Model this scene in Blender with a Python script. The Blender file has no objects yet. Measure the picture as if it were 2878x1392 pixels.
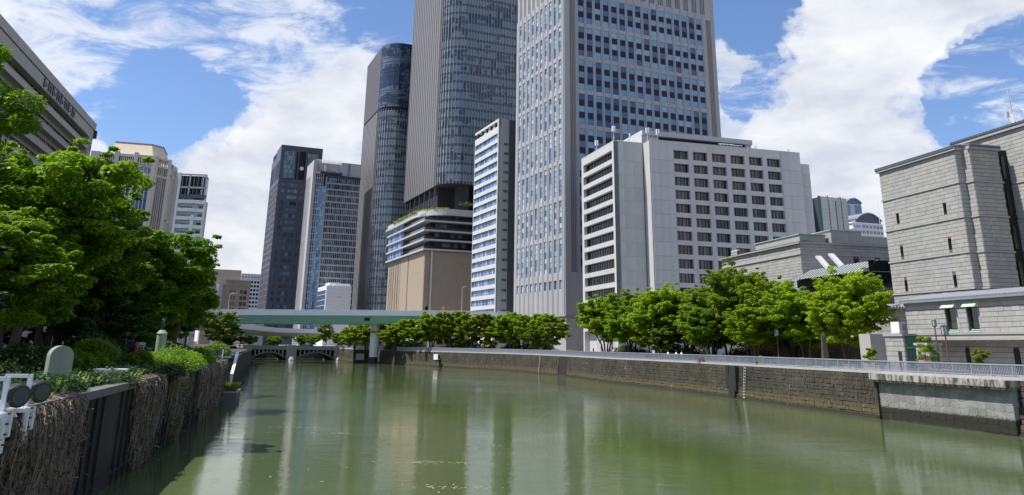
import bpy, bmesh, math, random
import numpy as np
from mathutils import Matrix, Vector
sc = bpy.context.scene
R = math.radians
COL = sc.collection
random.seed(7)

# ------------------------------------------------------------------ camera
H = 6.3
cam = bpy.data.cameras.new('camera'); camo = bpy.data.objects.new('camera', cam); COL.objects.link(camo)
cam.sensor_width = 36; cam.lens = 36 * 2230 / 2878; cam.shift_y = -(696 - 304) / 2878
cam.clip_end = 20000; cam.clip_start = 0.3
_up = Vector((106, 7454, -2230)).normalized()          # world up seen from the camera (x right, y up, z back)
_f = Vector((0, 0, -1)); _y = (_f - _up * _f.dot(_up)).normalized(); _x = _y.cross(_up)
camo.matrix_world = Matrix.Translation((0, 0, H)) @ Matrix((_x, _y, _up)).to_4x4()
sc.camera = camo

# ------------------------------------------------------------------ sun, sky, exposure
SUN_AZ, SUN_EL = -97, 60                                # azimuth from +Y, positive to +X
sd = Vector((math.sin(R(SUN_AZ)) * math.cos(R(SUN_EL)), math.cos(R(SUN_AZ)) * math.cos(R(SUN_EL)), math.sin(R(SUN_EL))))
sl = bpy.data.lights.new('sun', 'SUN'); sl.energy = 5.0; sl.angle = R(0.53); sl.color = (1, 0.955, 0.88)
so = bpy.data.objects.new('sun', sl); COL.objects.link(so); so.rotation_euler = sd.to_track_quat('Z', 'Y').to_euler()
W = bpy.data.worlds.new('World'); sc.world = W; W.use_nodes = True
sc.view_settings.view_transform = 'Standard'; sc.view_settings.look = 'None'
sc.view_settings.gamma = 1; sc.view_settings.exposure = 0.45; sc.view_settings.use_curve_mapping = False


class NT:
    def __init__(s, nt): s.t = nt; s.n = nt.nodes; s.l = nt.links
    def new(s, typ, **kw):
        n = s.n.new(typ); ins = kw.pop('i', {})
        for k, v in kw.items(): setattr(n, k, v)
        for k, v in ins.items(): s.put(n.inputs[k], v)
        return n
    def put(s, sock, v):
        if isinstance(v, bpy.types.NodeSocket): s.l.new(v, sock)
        elif isinstance(v, bpy.types.Node): s.l.new(v.outputs[0], sock)
        else:
            if isinstance(v, (tuple, list)) and len(v) == 3 and sock.type == 'RGBA': v = (*v, 1)
            sock.default_value = v
    def math(s, op, a, b=0.0, c=0.0, clamp=False):
        n = s.new('ShaderNodeMath', operation=op, use_clamp=clamp); s.put(n.inputs[0], a); s.put(n.inputs[1], b); s.put(n.inputs[2], c); return n.outputs[0]
    def vmath(s, op, a, b=(0, 0, 0)):
        n = s.new('ShaderNodeVectorMath', operation=op); s.put(n.inputs[0], a); s.put(n.inputs[1], b); return n.outputs[1] if op in ('DOT_PRODUCT', 'LENGTH') else n.outputs[0]
    def mix(s, f, a, b, mode='MIX'):
        n = s.new('ShaderNodeMix', data_type='RGBA', blend_type=mode); s.put(n.inputs[0], f); s.put(n.inputs[6], a); s.put(n.inputs[7], b); return n.outputs[2]
    def ramp(s, f, stops, interp='LINEAR'):
        n = s.new('ShaderNodeValToRGB'); s.put(n.inputs[0], f); e = n.color_ramp.elements; n.color_ramp.interpolation = interp
        while len(e) < len(stops): e.new(0.5)
        for k, (p, c) in enumerate(stops):
            e[k].position = p; e[k].color = (c, c, c, 1) if isinstance(c, (int, float)) else (*c, 1)
        return n.outputs[0]
    def noise(s, vec, scale, detail=4, rough=0.55, dist=0.0):
        n = s.new('ShaderNodeTexNoise', i={'Scale': scale, 'Detail': detail, 'Roughness': rough, 'Distortion': dist}); s.put(n.inputs['Vector'], vec); return n.outputs[0]
    def mapping(s, vec, scale=(1, 1, 1), loc=(0, 0, 0), rot=(0, 0, 0)):
        n = s.new('ShaderNodeMapping'); s.put(n.inputs[0], vec); n.inputs['Scale'].default_value = scale; n.inputs['Location'].default_value = loc; n.inputs['Rotation'].default_value = rot; return n.outputs[0]


def build_world():
    t = NT(W.node_tree); t.n.clear()
    out = t.new('ShaderNodeOutputWorld'); bg = t.new('ShaderNodeBackground'); t.l.new(bg.outputs[0], out.inputs[0])
    sky = t.new('ShaderNodeTexSky', sky_type='NISHITA', sun_disc=False, sun_elevation=R(SUN_EL), sun_rotation=R(SUN_AZ), altitude=0, air_density=1.0, dust_density=0.6, ozone_density=3.0)
    d = t.new('ShaderNodeTexCoord').outputs['Generated']
    sp = t.new('ShaderNodeSeparateXYZ'); t.put(sp.inputs[0], d)
    zc = t.math('MAXIMUM', sp.outputs[2], 0.0)
    den = t.math('ADD', zc, 0.16)
    px = t.math('DIVIDE', sp.outputs[0], den); py = t.math('DIVIDE', sp.outputs[1], den)
    cb = t.new('ShaderNodeCombineXYZ'); t.put(cb.inputs[0], px); t.put(cb.inputs[1], py)
    p = cb.outputs[0]
    # thin streaky layer and heaped layer
    thin = t.noise(t.mapping(p, (0.9, 1.25, 1), (3.1, 1.7, 0), (0, 0, R(-25))), 4.6, 12, 0.66, 0.5)
    heap = t.noise(t.mapping(d, (1, 1, 1.9), (0.37, 0.1, 0.22)), 4.6, 11, 0.58, 0.2)
    wn = t.new('ShaderNodeTexNoise', i={'Scale': 7.0, 'Detail': 6, 'Roughness': .6}); t.put(wn.inputs['Vector'], d)
    dw = t.vmath('NORMALIZE', t.vmath('ADD', d, t.vmath('MULTIPLY', t.vmath('SUBTRACT', wn.outputs[1], (.5, .5, .5)), (.20, .20, .13))))
    def bump(az, el, r):
        c = (math.sin(R(az)) * math.cos(R(el)), math.cos(R(az)) * math.cos(R(el)), math.sin(R(el)))
        dd = t.vmath('DOT_PRODUCT', dw, c)
        a = t.math('SUBTRACT', dd, math.cos(R(r)))
        q = t.math('MULTIPLY', a, 1 / (1 - math.cos(R(r))), clamp=True); return t.math('MULTIPLY', q, t.math('SUBTRACT', 2.0, q))
    th = thin
    for az, el, r, w in THIN: th = t.math('ADD', th, t.math('MULTIPLY', bump(az, el, r), w))
    hp = heap
    for az, el, r, w in HEAP: hp = t.math('ADD', hp, t.math('MULTIPLY', bump(az, el, r), w))
    hor = t.ramp(sp.outputs[2], [(0.0, 0.16), (0.16, 0.1), (0.45, 0.0)])
    hp = t.math('ADD', hp, hor)
    mthin = t.math('MULTIPLY', t.ramp(th, [(0.47, 0), (0.70, 1)], 'EASE'), 0.85)
    mheap = t.ramp(hp, [(0.54, 0), (0.60, 0.6), (0.69, 1)], 'EASE')
    shade = t.noise(t.mapping(d, (1, 1, 2.2), (0.43, 0.13, 0.37)), 5.2, 8, 0.6)
    ccol = t.mix(t.ramp(shade, [(0.36, 1), (0.62, 0)]), (7.6, 7.7, 7.9), (5.0, 5.35, 6.1))
    skyc = t.mix(1.0, sky.outputs[0], (0.96, 1.06, 1.24), 'MULTIPLY')
    c = t.mix(mthin, skyc, (6.6, 6.9, 7.5))
    c = t.mix(mheap, c, ccol)
    t.put(bg.inputs[0], c); bg.inputs[1].default_value = 0.098


# cloud banks (azimuth from +Y, elevation, radius, weight): where the day's clouds stand and where the sky is open
THIN = [(-25, 20, 11, .09), (-14, 20, 6, .08), (-24, 14.8, 4.5, -.26), (-10, 24, 4, -.12), (17, 23, 3.5, -.22), (-28, 8, 8, .12)]
HEAP = [(-24, 19, 11, -.16), (-16.5, 11, 7, .17), (-13, 17, 4.5, .08), (-19, 6, 8, .12), (22, 18, 9, .17), (29.5, 23, 8, .30), (25, 10, 7, .2), (29.5, 15.2, 4.5, -.24), (34, 15.8, 5, -.24), (17.3, 22.5, 3.5, -.20), (18.2, 17.6, 2.2, -.14), (-24, 15, 5, -.1)]
build_world()

# ------------------------------------------------------------------ materials
MATS = {}


def mat(name):
    m = bpy.data.materials.new(name); m.use_nodes = True; t = NT(m.node_tree); t.n.clear()
    o = t.new('ShaderNodeOutputMaterial'); b = t.new('ShaderNodeBsdfPrincipled'); t.l.new(b.outputs[0], o.inputs[0]); MATS[name] = m
    return m, t, b, o


def rnd(t):
    g = t.new('ShaderNodeNewGeometry'); o = t.new('ShaderNodeObjectInfo')
    return t.math('FRACT', t.math('ADD', g.outputs['Random Per Island'], o.outputs['Random']))


def stone(name, col, var=0.12, rough=0.75, scale=1.2, streak=0.25, tint=None, grain=0.12, joint=None, rv=0.25, bump=0.15):
    """weathered masonry or concrete: blotches, rain streaks, grain, per-piece variation"""
    m, t, b, o = mat(name)
    tc = t.new('ShaderNodeTexCoord').outputs['Object']
    if joint: tc = t.new('ShaderNodeTexCoord').outputs['Object']
    n1 = t.noise(tc, scale * .25, 5, .6); n2 = t.noise(t.mapping(tc, (1.3, 1.3, .09)), scale * .9, 4, .6); n3 = t.noise(tc, scale * 14, 3, .6)
    v = t.math('MULTIPLY_ADD', t.math('SUBTRACT', n1, .5), var * 2.4, 1.0)
    v = t.math('MULTIPLY', v, t.math('MULTIPLY_ADD', t.math('SUBTRACT', n2, .5), streak, 1.0))
    v = t.math('MULTIPLY', v, t.math('MULTIPLY_ADD', t.math('SUBTRACT', n3, .5), grain * 2, 1.0))
    r = rnd(t)
    v = t.math('MULTIPLY', v, t.math('MULTIPLY_ADD', t.math('SUBTRACT', r, .5), rv, 1.0))
    c = t.mix(1.0, (*col,), t.new('ShaderNodeCombineColor', i={0: v, 1: v, 2: v}), 'MULTIPLY')
    if tint:
        r2 = t.math('FRACT', t.math('MULTIPLY', r, 17.3))
        c = t.mix(t.math('MULTIPLY', t.math('GREATER_THAN', r2, .86), .65), c, tint)
    if joint:
        jx, jz, jw = joint
        s = t.new('ShaderNodeSeparateXYZ'); t.put(s.inputs[0], tc)
        u = t.math('ADD', s.outputs[0], s.outputs[1])
        fx = t.math('LESS_THAN', t.math('FRACT', t.math('DIVIDE', u, jx)), jw / jx); fz = t.math('LESS_THAN', t.math('FRACT', t.math('DIVIDE', s.outputs[2], jz)), jw / jz)
        c = t.mix(t.math('MULTIPLY', t.math('MAXIMUM', fx, fz), .45), c, (0.03, 0.03, 0.032))
    t.put(b.inputs['Base Color'], c); b.inputs['Roughness'].default_value = rough; b.inputs['Specular IOR Level'].default_value = .3
    bp = t.new('ShaderNodeBump', i={'Strength': bump, 'Distance': .03, 'Height': n3}); t.l.new(bp.outputs[0], b.inputs['Normal'])
    return m


def glass(name, dark, light, share=.5, rough=.04, ior=1.65, mid=None, coh=0.0):
    """window glass of a lit facade: some panes with the blind down, some open on the dark room"""
    m, t, b, o = mat(name)
    r = rnd(t); r2 = t.math('FRACT', t.math('MULTIPLY', r, 31.7))
    rs_ = r
    if coh:
        tc0 = t.new('ShaderNodeTexCoord').outputs['Object']; cn = t.ramp(t.noise(t.mapping(tc0, (.06, .06, .22)), 1.0, 3, .6), [(.3, 0), (.7, 1)]); rs_ = t.math('ADD', t.math('MULTIPLY', r, 1 - coh), t.math('MULTIPLY', cn, coh)); r2 = t.math('ADD', t.math('MULTIPLY', r2, .35), .35)
    c = t.mix(t.math('GREATER_THAN', rs_, 1 - share), dark, light)
    c = t.mix(1.0, c, t.new('ShaderNodeCombineColor', i={0: t.math('MULTIPLY_ADD', r2, .7, .6), 1: t.math('MULTIPLY_ADD', r2, .6, .65), 2: t.math('MULTIPLY_ADD', r2, .5, .7)}), 'MULTIPLY')
    if mid: c = t.mix(t.math('MULTIPLY', t.math('GREATER_THAN', r2, .7), .6), c, mid)
    tc = t.new('ShaderNodeTexCoord').outputs['Object']
    w = t.noise(tc, .35, 2, .5)
    bp = t.new('ShaderNodeBump', i={'Strength': .05, 'Distance': .4, 'Height': w}); t.l.new(bp.outputs[0], b.inputs['Normal'])
    t.put(b.inputs['Base Color'], c); b.inputs['Roughness'].default_value = rough; b.inputs['IOR'].default_value = ior
    return m


def plain(name, col, rough=.5, metal=0, var=.08, scale=3):
    m, t, b, o = mat(name)
    tc = t.new('ShaderNodeTexCoord').outputs['Object']; n = t.noise(tc, scale, 4, .6)
    v = t.math('MULTIPLY_ADD', t.math('SUBTRACT', n, .5), var * 2, 1.0)
    t.put(b.inputs['Base Color'], t.mix(1.0, col, t.new('ShaderNodeCombineColor', i={0: v, 1: v, 2: v}), 'MULTIPLY'))
    b.inputs['Roughness'].default_value = rough; b.inputs['Metallic'].default_value = metal
    return m


def leafmat(name, c1, c2, c3, trans=.35):
    m = bpy.data.materials.new(name); m.use_nodes = True; t = NT(m.node_tree); t.n.clear(); MATS[name] = m
    o = t.new('ShaderNodeOutputMaterial'); b = t.new('ShaderNodeBsdfPrincipled'); tr = t.new('ShaderNodeBsdfTranslucent'); mx = t.new('ShaderNodeMixShader')
    g = t.new('ShaderNodeNewGeometry').outputs['Random Per Island']; tc = t.new('ShaderNodeTexCoord').outputs['Object']
    n = t.noise(tc, .45, 3, .6); ob = t.new('ShaderNodeObjectInfo').outputs['Random']
    c = t.mix(t.ramp(n, [(.35, 0), (.65, 1)]), c1, c2)
    c = t.mix(t.math('MULTIPLY', t.math('MULTIPLY', g, g), .6), c, c3)
    ob2 = t.math('FRACT', t.math('MULTIPLY', ob, 13.7)); c = t.mix(t.math('MULTIPLY', ob2, .75), c, t.mix(1.0, c, (.62, .86, 1.5), 'MULTIPLY'))
    v = t.math('MULTIPLY_ADD', ob, .45, .78)
    c = t.mix(1.0, c, t.new('ShaderNodeCombineColor', i={0: v, 1: v, 2: v}), 'MULTIPLY')
    t.put(b.inputs['Base Color'], c); b.inputs['Roughness'].default_value = .5; b.inputs['Specular IOR Level'].default_value = .35
    c2_ = t.mix(1.0, c, (1.5, 1.5, .6), 'MULTIPLY'); t.put(tr.inputs[0], c2_)
    mx.inputs[0].default_value = trans; t.l.new(b.outputs[0], mx.inputs[1]); t.l.new(tr.outputs[0], mx.inputs[2]); t.l.new(mx.outputs[0], o.inputs[0])
    return m


M = {}
M['granite'] = stone('pale granite', (.36, .358, .372), .10, joint=(.75, .52, .045), rv=.1)
M['granite_dark'] = stone('granite fins', (.30, .285, .285), .1, rv=.1)
M['concrete_white'] = stone('white precast concrete', (.47, .475, .475), .10, streak=.34, grain=.14, rv=.10)
M['concrete'] = stone('concrete', (.40, .395, .38), .1)
M['concrete_lb'] = stone('taupe concrete', (.40, .375, .36), .1, streak=.35)
M['strip_white'] = stone('light tile cladding', (.55, .545, .53), .05, streak=.12, rv=.04, joint=(1.6, .9, .03))
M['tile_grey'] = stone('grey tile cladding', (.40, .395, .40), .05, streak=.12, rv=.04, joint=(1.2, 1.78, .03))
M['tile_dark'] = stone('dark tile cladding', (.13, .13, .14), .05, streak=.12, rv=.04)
M['dark_joint'] = plain('dark joint backing', (.035, .035, .037), .9)
M['dark'] = plain('dark metal', (.018, .018, .022), .5)
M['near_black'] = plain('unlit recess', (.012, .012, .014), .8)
M['bronze_fin'] = plain('champagne metal fins', (.27, .26, .255), .45, .3, .05)
M['crown_brown'] = stone('brown metal panel', (.10, .085, .085), .05, joint=(2.2, 1.1, .06), rough=.45)
M['brick'] = stone('buff brick', (.33, .265, .20), .14, joint=(.9, .42, .07), streak=.3, grain=.3, scale=2)
M['slab'] = plain('light grey metal slab edge', (.45, .45, .46), .4)
M['glass_t3'] = glass('tower glass', (.02, .085, .22), (.15, .34, .50), .66, mid=(.06, .20, .40))
M['fest_spandrel'] = plain('slate spandrel glass', (.055, .075, .11), .2)
M['spandrel'] = plain('dark spandrel glass', (.014, .022, .055), .5); MATS['dark spandrel glass'].node_tree.nodes['Principled BSDF'].inputs['Specular IOR Level'].default_value = .2
M['glass_pale'] = glass('pale window glass', (.08, .15, .28), (.34, .45, .56), .62)
M['glass_dark'] = glass('dark window glass', (.012, .012, .014), (.05, .045, .04), .4)
M['glass_blue'] = glass('sky blue glass', (.10, .19, .42), (.26, .38, .62), .5)
M['glass_fest'] = glass('curved tower glass', (.03, .06, .11), (.20, .28, .34), .62, mid=(.09, .16, .26), coh=.7)
M['glass_crown'] = glass('crown glass', (.02, .05, .12), (.15, .21, .28), .45, coh=.75)
M['glass_b6'] = glass('blue grey curtain wall', (.02, .04, .07), (.10, .16, .22), .4)
M['dk_wall'] = plain('dark slate cladding', (.058, .068, .105), .4, 0, .1, 1)
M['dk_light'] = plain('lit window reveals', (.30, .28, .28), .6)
M['b6_wall'] = stone('light grey cladding', (.46, .46, .47), .05, joint=(3, 1.2, .05))
M['beige'] = stone('pinkish beige stone', (.62, .55, .50), .08, joint=(1.4, .8, .04))
M['cream'] = stone('cream roof panel', (.66, .56, .43), .05)
M['brown_bld'] = stone('brown building', (.36, .28, .22), .08)
M['white_bld'] = plain('white cladding', (.70, .71, .74), .5)
M['pale_green'] = stone('pale green panel', (.42, .46, .44), .05, joint=(1.3, 1.3, .04))
M['steel'] = plain('bright steel', (.62, .63, .65), .22, .8)
M['boj'] = stone('grey ashlar', (.325, .325, .31), .10, tint=(.38, .335, .285), rv=.16, streak=.3)
M['boj_plain'] = stone('grey stone trim', (.33, .325, .31), .1, rv=.08)
M['boj_joint'] = plain('ashlar joint', (.11, .105, .10), .9)
M['roof_tile'] = plain('slate blue roof tile', (.10, .105, .14), .35, .1, .2)
M['roof_grey'] = plain('weathered metal tile', (.21, .225, .25), .5, 0, .3)
M['copper'] = plain('pale green copper', (.28, .42, .33), .5, .1, .2)
M['hood'] = plain('pale green hood', (.46, .60, .42), .4)
M['green_gate'] = plain('dark green louvre', (.045, .10, .085), .4, .3)
M['bridge_stone'] = stone('bridge granite', (.27, .29, .31), .16, joint=(1.2, .6, .05))
M['deck_grey'] = plain('expressway parapet', (.62, .65, .74), .5, 0, .06, .3)
M['deck_green'] = plain('green girder', (.21, .40, .32), .45, 0, .2, .4)
M['deck_lightgreen'] = plain('light green girder edge', (.20, .42, .36), .45)
M['ramp'] = plain('pale green ramp girder', (.26, .33, .29), .5, 0, .12, .4)
M['pier_white'] = plain('white painted pier', (.80, .82, .90), .4, 0, .05)
M['navy'] = plain('dark navy band', (.022, .025, .05), .5)
M['rail'] = plain('pale blue steel railing', (.38, .42, .50), .35, .3)
M['promenade'] = stone('promenade paving', (.30, .27, .25), .12, joint=(.6, .6, .03))
M['soil'] = stone('planted soil', (.055, .05, .032), .3, scale=2)
M['asphalt'] = stone('asphalt', (.055, .055, .058), .15)
M['bark'] = stone('bark', (.075, .06, .045), .25, scale=5, grain=.3)
M['white_paint'] = plain('white painted steel', (.74, .76, .80), .35)
M['lamp_black'] = plain('black lamp housing', (.02, .02, .022), .35)
M['lens'] = plain('lamp lens', (.06, .065, .07), .15)
M['stele'] = stone('green grey stele', (.26, .31, .24), .2, scale=4)
M['bronze'] = plain('green bronze', (.07, .12, .10), .5, .4)
M['rust_post'] = plain('reddish lamp post', (.17, .085, .07), .5, .3)
M['lantern'] = plain('lantern glass', (.32, .38, .38), .25)
M['pink'] = plain('pink planter', (.52, .36, .31), .7)
M['red'] = plain('faded red', (.36, .05, .04), .5)
M['teal'] = plain('teal rail paint', (.10, .34, .30), .4)
M['orange'] = plain('orange sign', (.75, .32, .02), .5)
M['car_white'] = plain('white car paint', (.70, .71, .73), .18)
M['car_glass'] = plain('car glass', (.05, .08, .11), .05)
M['rubber'] = plain('rubber', (.02, .02, .02), .8)
M['skin'] = plain('skin', (.42, .27, .20), .5)
M['cloth_white'] = plain('white shirt', (.72, .73, .78), .8)
M['cloth_dark'] = plain('dark trousers', (.03, .032, .045), .8)
M['vine'] = stone('dried vine stems', (.155, .125, .095), .3, scale=4, rv=1.2)
M['vine_rust'] = stone('rusty dead leaves', (.15, .065, .035), .3, rv=.6)
M['leaf_left'] = leafmat('leaf green', (.10, .190, .005), (.175, .275, .006), (.23, .31, .010), .48)
M['leaf_right'] = leafmat('leaf fresh green', (.150, .235, .004), (.235, .325, .005), (.28, .35, .010), .48)
M['leaf_olive'] = leafmat('leaf olive green', (.075, .125, .012), (.13, .19, .02), (.17, .17, .03), .4)
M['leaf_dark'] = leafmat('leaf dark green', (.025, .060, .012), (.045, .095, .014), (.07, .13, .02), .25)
M['leaf_yellow'] = leafmat('leaf yellow green', (.13, .19, .010), (.19, .24, .012), (.22, .26, .02), .35)
M['leaf_red'] = leafmat('leaf red', (.14, .03, .02), (.20, .06, .03), (.25, .1, .06), .2)


def wall_material(name, base, dark, algae, tide, white_amt, top=4.2):
    m, t, b, o = mat(name)
    g = t.new('ShaderNodeNewGeometry'); P = g.outputs['Position']; s = t.new('ShaderNodeSeparateXYZ'); t.put(s.inputs[0], P); z = s.outputs[2]
    n1 = t.noise(P, .22, 5, .65); n2 = t.noise(t.mapping(P, (.9, .9, .12)), 1.3, 5, .65); n3 = t.noise(P, 7, 4, .7); n4 = t.noise(t.mapping(P, (1.6, 1.6, .3)), 1.1, 6, .75)
    r = rnd(t)
    c = t.mix(t.ramp(t.math('ADD', n1, t.math('MULTIPLY', n2, .6)), [(.62, 0), (.95, 1)]), dark, base)
    v = t.math('MULTIPLY', t.math('MULTIPLY_ADD', r, .34, .8), t.math('MULTIPLY_ADD', n3, .8, .6))
    c = t.mix(1.0, c, t.new('ShaderNodeCombineColor', i={0: v, 1: v, 2: v}), 'MULTIPLY')
    zz = t.math('ADD', z, t.math('MULTIPLY', t.math('SUBTRACT', n3, .5), .5))
    c = t.mix(t.ramp(t.math('DIVIDE', zz, 5), [(.02, 0), (.10, .9), (.20, .75), (.30, 0)]), c, algae)
    c = t.mix(t.ramp(t.math('DIVIDE', zz, 5), [(tide, 1), (tide + .03, 0)]), c, (.018, .018, .012))
    if white_amt > 0:
        wm = t.math('MULTIPLY', t.ramp(n4, [(.63, 0), (.68, 1)]), t.ramp(t.noise(P, .13, 2, .5), [(.42, 0), (.62, 1)]))
        c = t.mix(t.math('MULTIPLY', wm, white_amt), c, (.5, .48, .42))
    t.put(b.inputs['Base Color'], c); b.inputs['Roughness'].default_value = .8
    bp = t.new('ShaderNodeBump', i={'Strength': .5, 'Distance': .05, 'Height': n3}); t.l.new(bp.outputs[0], b.inputs['Normal'])
    return m


M['embank'] = wall_material('river wall stone', (.060, .052, .034), (.024, .021, .015), (.088, .075, .030), .05, .9)
M['embank_back'] = plain('river wall joints', (.016, .014, .010), .9)
M['bay'] = wall_material('pale sluice stone', (.27, .275, .265), (.20, .205, .19), (.20, .20, .17), .22, .25)
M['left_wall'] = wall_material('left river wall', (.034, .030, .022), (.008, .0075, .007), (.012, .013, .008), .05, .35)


def water_material():
    m, t, b, o = mat('river water')
    g = t.new('ShaderNodeNewGeometry'); P = g.outputs['Position']
    n1 = t.noise(t.mapping(P, (1, 1, 1), rot=(0, 0, R(15))), .05, 4, .6)
    n2 = t.noise(t.mapping(P, (1, .5, 1), rot=(0, 0, R(12))), .11, 5, .65)
    c = t.mix(n1, (.058, .084, .028), (.080, .108, .040))
    c = t.mix(t.ramp(n2, [(.45, 0), (.7, .5)]), c, (.115, .14, .068))
    t.put(b.inputs['Base Color'], c); b.inputs['IOR'].default_value = 1.333
    b.inputs['Roughness'].default_value = .03
    r1 = t.noise(t.mapping(P, (.55, 1.0, 1), rot=(0, 0, R(-10))), 2.6, 3, .55)
    r2 = t.noise(t.mapping(P, (.5, 1.0, 1), rot=(0, 0, R(18))), .7, 3, .5)
    r3 = t.noise(t.mapping(P, (.5, 1.0, 1), rot=(0, 0, R(5))), 6, 3, .6)
    patch = t.ramp(t.noise(P, .035, 3, .6), [(.38, .45), (.62, 1.25)])
    h = t.math('ADD', t.math('ADD', t.math('MULTIPLY', r1, .35), t.math('MULTIPLY', r2, .8)), t.math('MULTIPLY', r3, .26))
    h = t.math('MULTIPLY', h, patch)
    bp = t.new('ShaderNodeBump', i={'Strength': 1.0, 'Distance': .024, 'Height': h}); t.l.new(bp.outputs[0], b.inputs['Normal'])
    return m


M['water'] = water_material()


# ------------------------------------------------------------------ mesh helpers
class MB:
    """collects boxes, prisms, tubes; build() links them as one mesh object"""
    def __init__(s): s.v = []; s.f = []; s.m = []; s.k = 0
    def add(s, vs, fs, k=None):
        n = len(s.v); s.v += vs; s.f += [tuple(i + n for i in f) for f in fs]; s.m += [s.k if k is None else k] * len(fs)
    def box(s, x0, x1, y0, y1, z0, z1, k=None):
        if x0 > x1: x0, x1 = x1, x0
        if y0 > y1: y0, y1 = y1, y0
        s.add([(x0, y0, z0), (x1, y0, z0), (x1, y1, z0), (x0, y1, z0), (x0, y0, z1), (x1, y0, z1), (x1, y1, z1), (x0, y1, z1)],
              [(0, 3, 2, 1), (4, 5, 6, 7), (0, 1, 5, 4), (1, 2, 6, 5), (2, 3, 7, 6), (3, 0, 4, 7)], k)
    def prism(s, pts, z0, z1, k=None, caps=True):
        n = len(pts)
        fs = [(i, (i + 1) % n, n + (i + 1) % n, n + i) for i in range(n)]
        if caps: fs += [tuple(range(n))[::-1], tuple(range(n, 2 * n))]
        s.add([(x, y, z0) for x, y in pts] + [(x, y, z1) for x, y in pts], fs, k)
    def sweep(s, pts, prof, k=None, up=(0, 0, 1), closed=True):
        """profile (side, up) swept along a 3-d path"""
        n = len(prof); P = [Vector(p) for p in pts]; vs = []
        for i, p in enumerate(P):
            d = (P[min(i + 1, len(P) - 1)] - P[max(i - 1, 0)]).normalized(); sd_ = d.cross(Vector(up)).normalized(); u2 = sd_.cross(d)
            vs += [tuple(p + sd_ * a + u2 * b) for a, b in prof]
        fs = []
        for i in range(len(P) - 1):
            for j in range(n if closed else n - 1):
                fs.append((i * n + j, i * n + (j + 1) % n, (i + 1) * n + (j + 1) % n, (i + 1) * n + j))
        if closed: fs += [tuple(range(n))[::-1], tuple((len(P) - 1) * n + j for j in range(n))]
        s.add(vs, fs, k)
    def tube(s, pts, radii, n=6, k=None):
        P = [Vector(p) for p in pts]; vs = []; fs = []
        if not isinstance(radii, (list, tuple)): radii = [radii] * len(P)
        for i, p in enumerate(P):
            d = (P[min(i + 1, len(P) - 1)] - P[max(i - 1, 0)]).normalized()
            a = d.cross(Vector((.31, .17, .93)) if abs(d.z) < .9 else Vector((1, 0, .1))).normalized(); b = d.cross(a)
            for j in range(n):
                th = 2 * math.pi * j / n; vs.append(tuple(p + (a * math.cos(th) + b * math.sin(th)) * radii[i]))
        for i in range(len(P) - 1):
            for j in range(n): fs.append((i * n + j, i * n + (j + 1) % n, (i + 1) * n + (j + 1) % n, (i + 1) * n + j))
        fs += [tuple(range(n))[::-1], tuple((len(P) - 1) * n + j for j in range(n))]
        s.add(vs, fs, k)
    def lathe(s, prof, n=16, cx=0, cy=0, k=None):
        """prof: list of (r,z)"""
        vs = []; fs = []
        for r, z in prof: vs += [(cx + r * math.cos(2 * math.pi * j / n), cy + r * math.sin(2 * math.pi * j / n), z) for j in range(n)]
        for i in range(len(prof) - 1):
            for j in range(n): fs.append((i * n + j, i * n + (j + 1) % n, (i + 1) * n + (j + 1) % n, (i + 1) * n + j))
        fs += [tuple(range(n))[::-1], tuple((len(prof) - 1) * n + j for j in range(n))]
        s.add(vs, fs, k)
    def mesh(s, name, mats, zoff=0.0):
        me = bpy.data.meshes.new(name)
        me.from_pydata([(x, y, z + zoff) for x, y, z in s.v] if zoff else s.v, [], s.f)
        for mm in mats: me.materials.append(mm)
        if len(mats) > 1: me.polygons.foreach_set('material_index', s.m)
        me.update(); return me
    def build(s, name, mats, parent=None, smooth=False, zoff=0.0):
        if not isinstance(mats, (list, tuple)): mats = [mats]
        me = s.mesh(name, mats, zoff)
        if smooth: me.polygons.foreach_set('use_smooth', [True] * len(me.polygons))
        return link(name, me, parent)


def link(name, me, parent=None, loc=None, rz=None, scale=None):
    o = bpy.data.objects.new(name, me); COL.objects.link(o)
    if parent: o.parent = parent
    if loc: o.location = loc
    if rz is not None: o.rotation_euler = (0, 0, rz)
    if scale: o.scale = scale
    return o


def tag(o, label=None, cat=None, group=None, kind=None):
    if label: o['label'] = label
    if cat: o['category'] = cat
    if group: o['group'] = group
    if kind: o['kind'] = kind
    return o


def thing(name, label, cat, loc=(0, 0, 0), rz=0, group=None):
    return tag(link(name, None, None, loc, rz), label, cat, group)


G0 = 4.3     # quay level


class Building:
    """origin at the corner nearest the river bend; local +y runs away along the river face (x=0 plane),
    local +x runs along the face turned to the bridge (y=0 plane). z is given as height above the water."""
    def __init__(s, name, label, x, y, az, cat='building', group=None):
        s.e = thing(name, label, cat, (x, y, G0), R(-az), group)
    def part(s, name, mb, mats, kind=None, smooth=False):
        o = mb.build(name, mats, s.e, smooth, -G0)
        if kind: o['kind'] = kind
        return o
    def put(s, name, me, x, y, z, side='C', label=None, parent=None):
        o = link(name, me, s.e, (x, y, z - G0), 0 if side == 'C' else (R(-90) if side == 'R' else R(90)))
        return o


WM = {}


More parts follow.
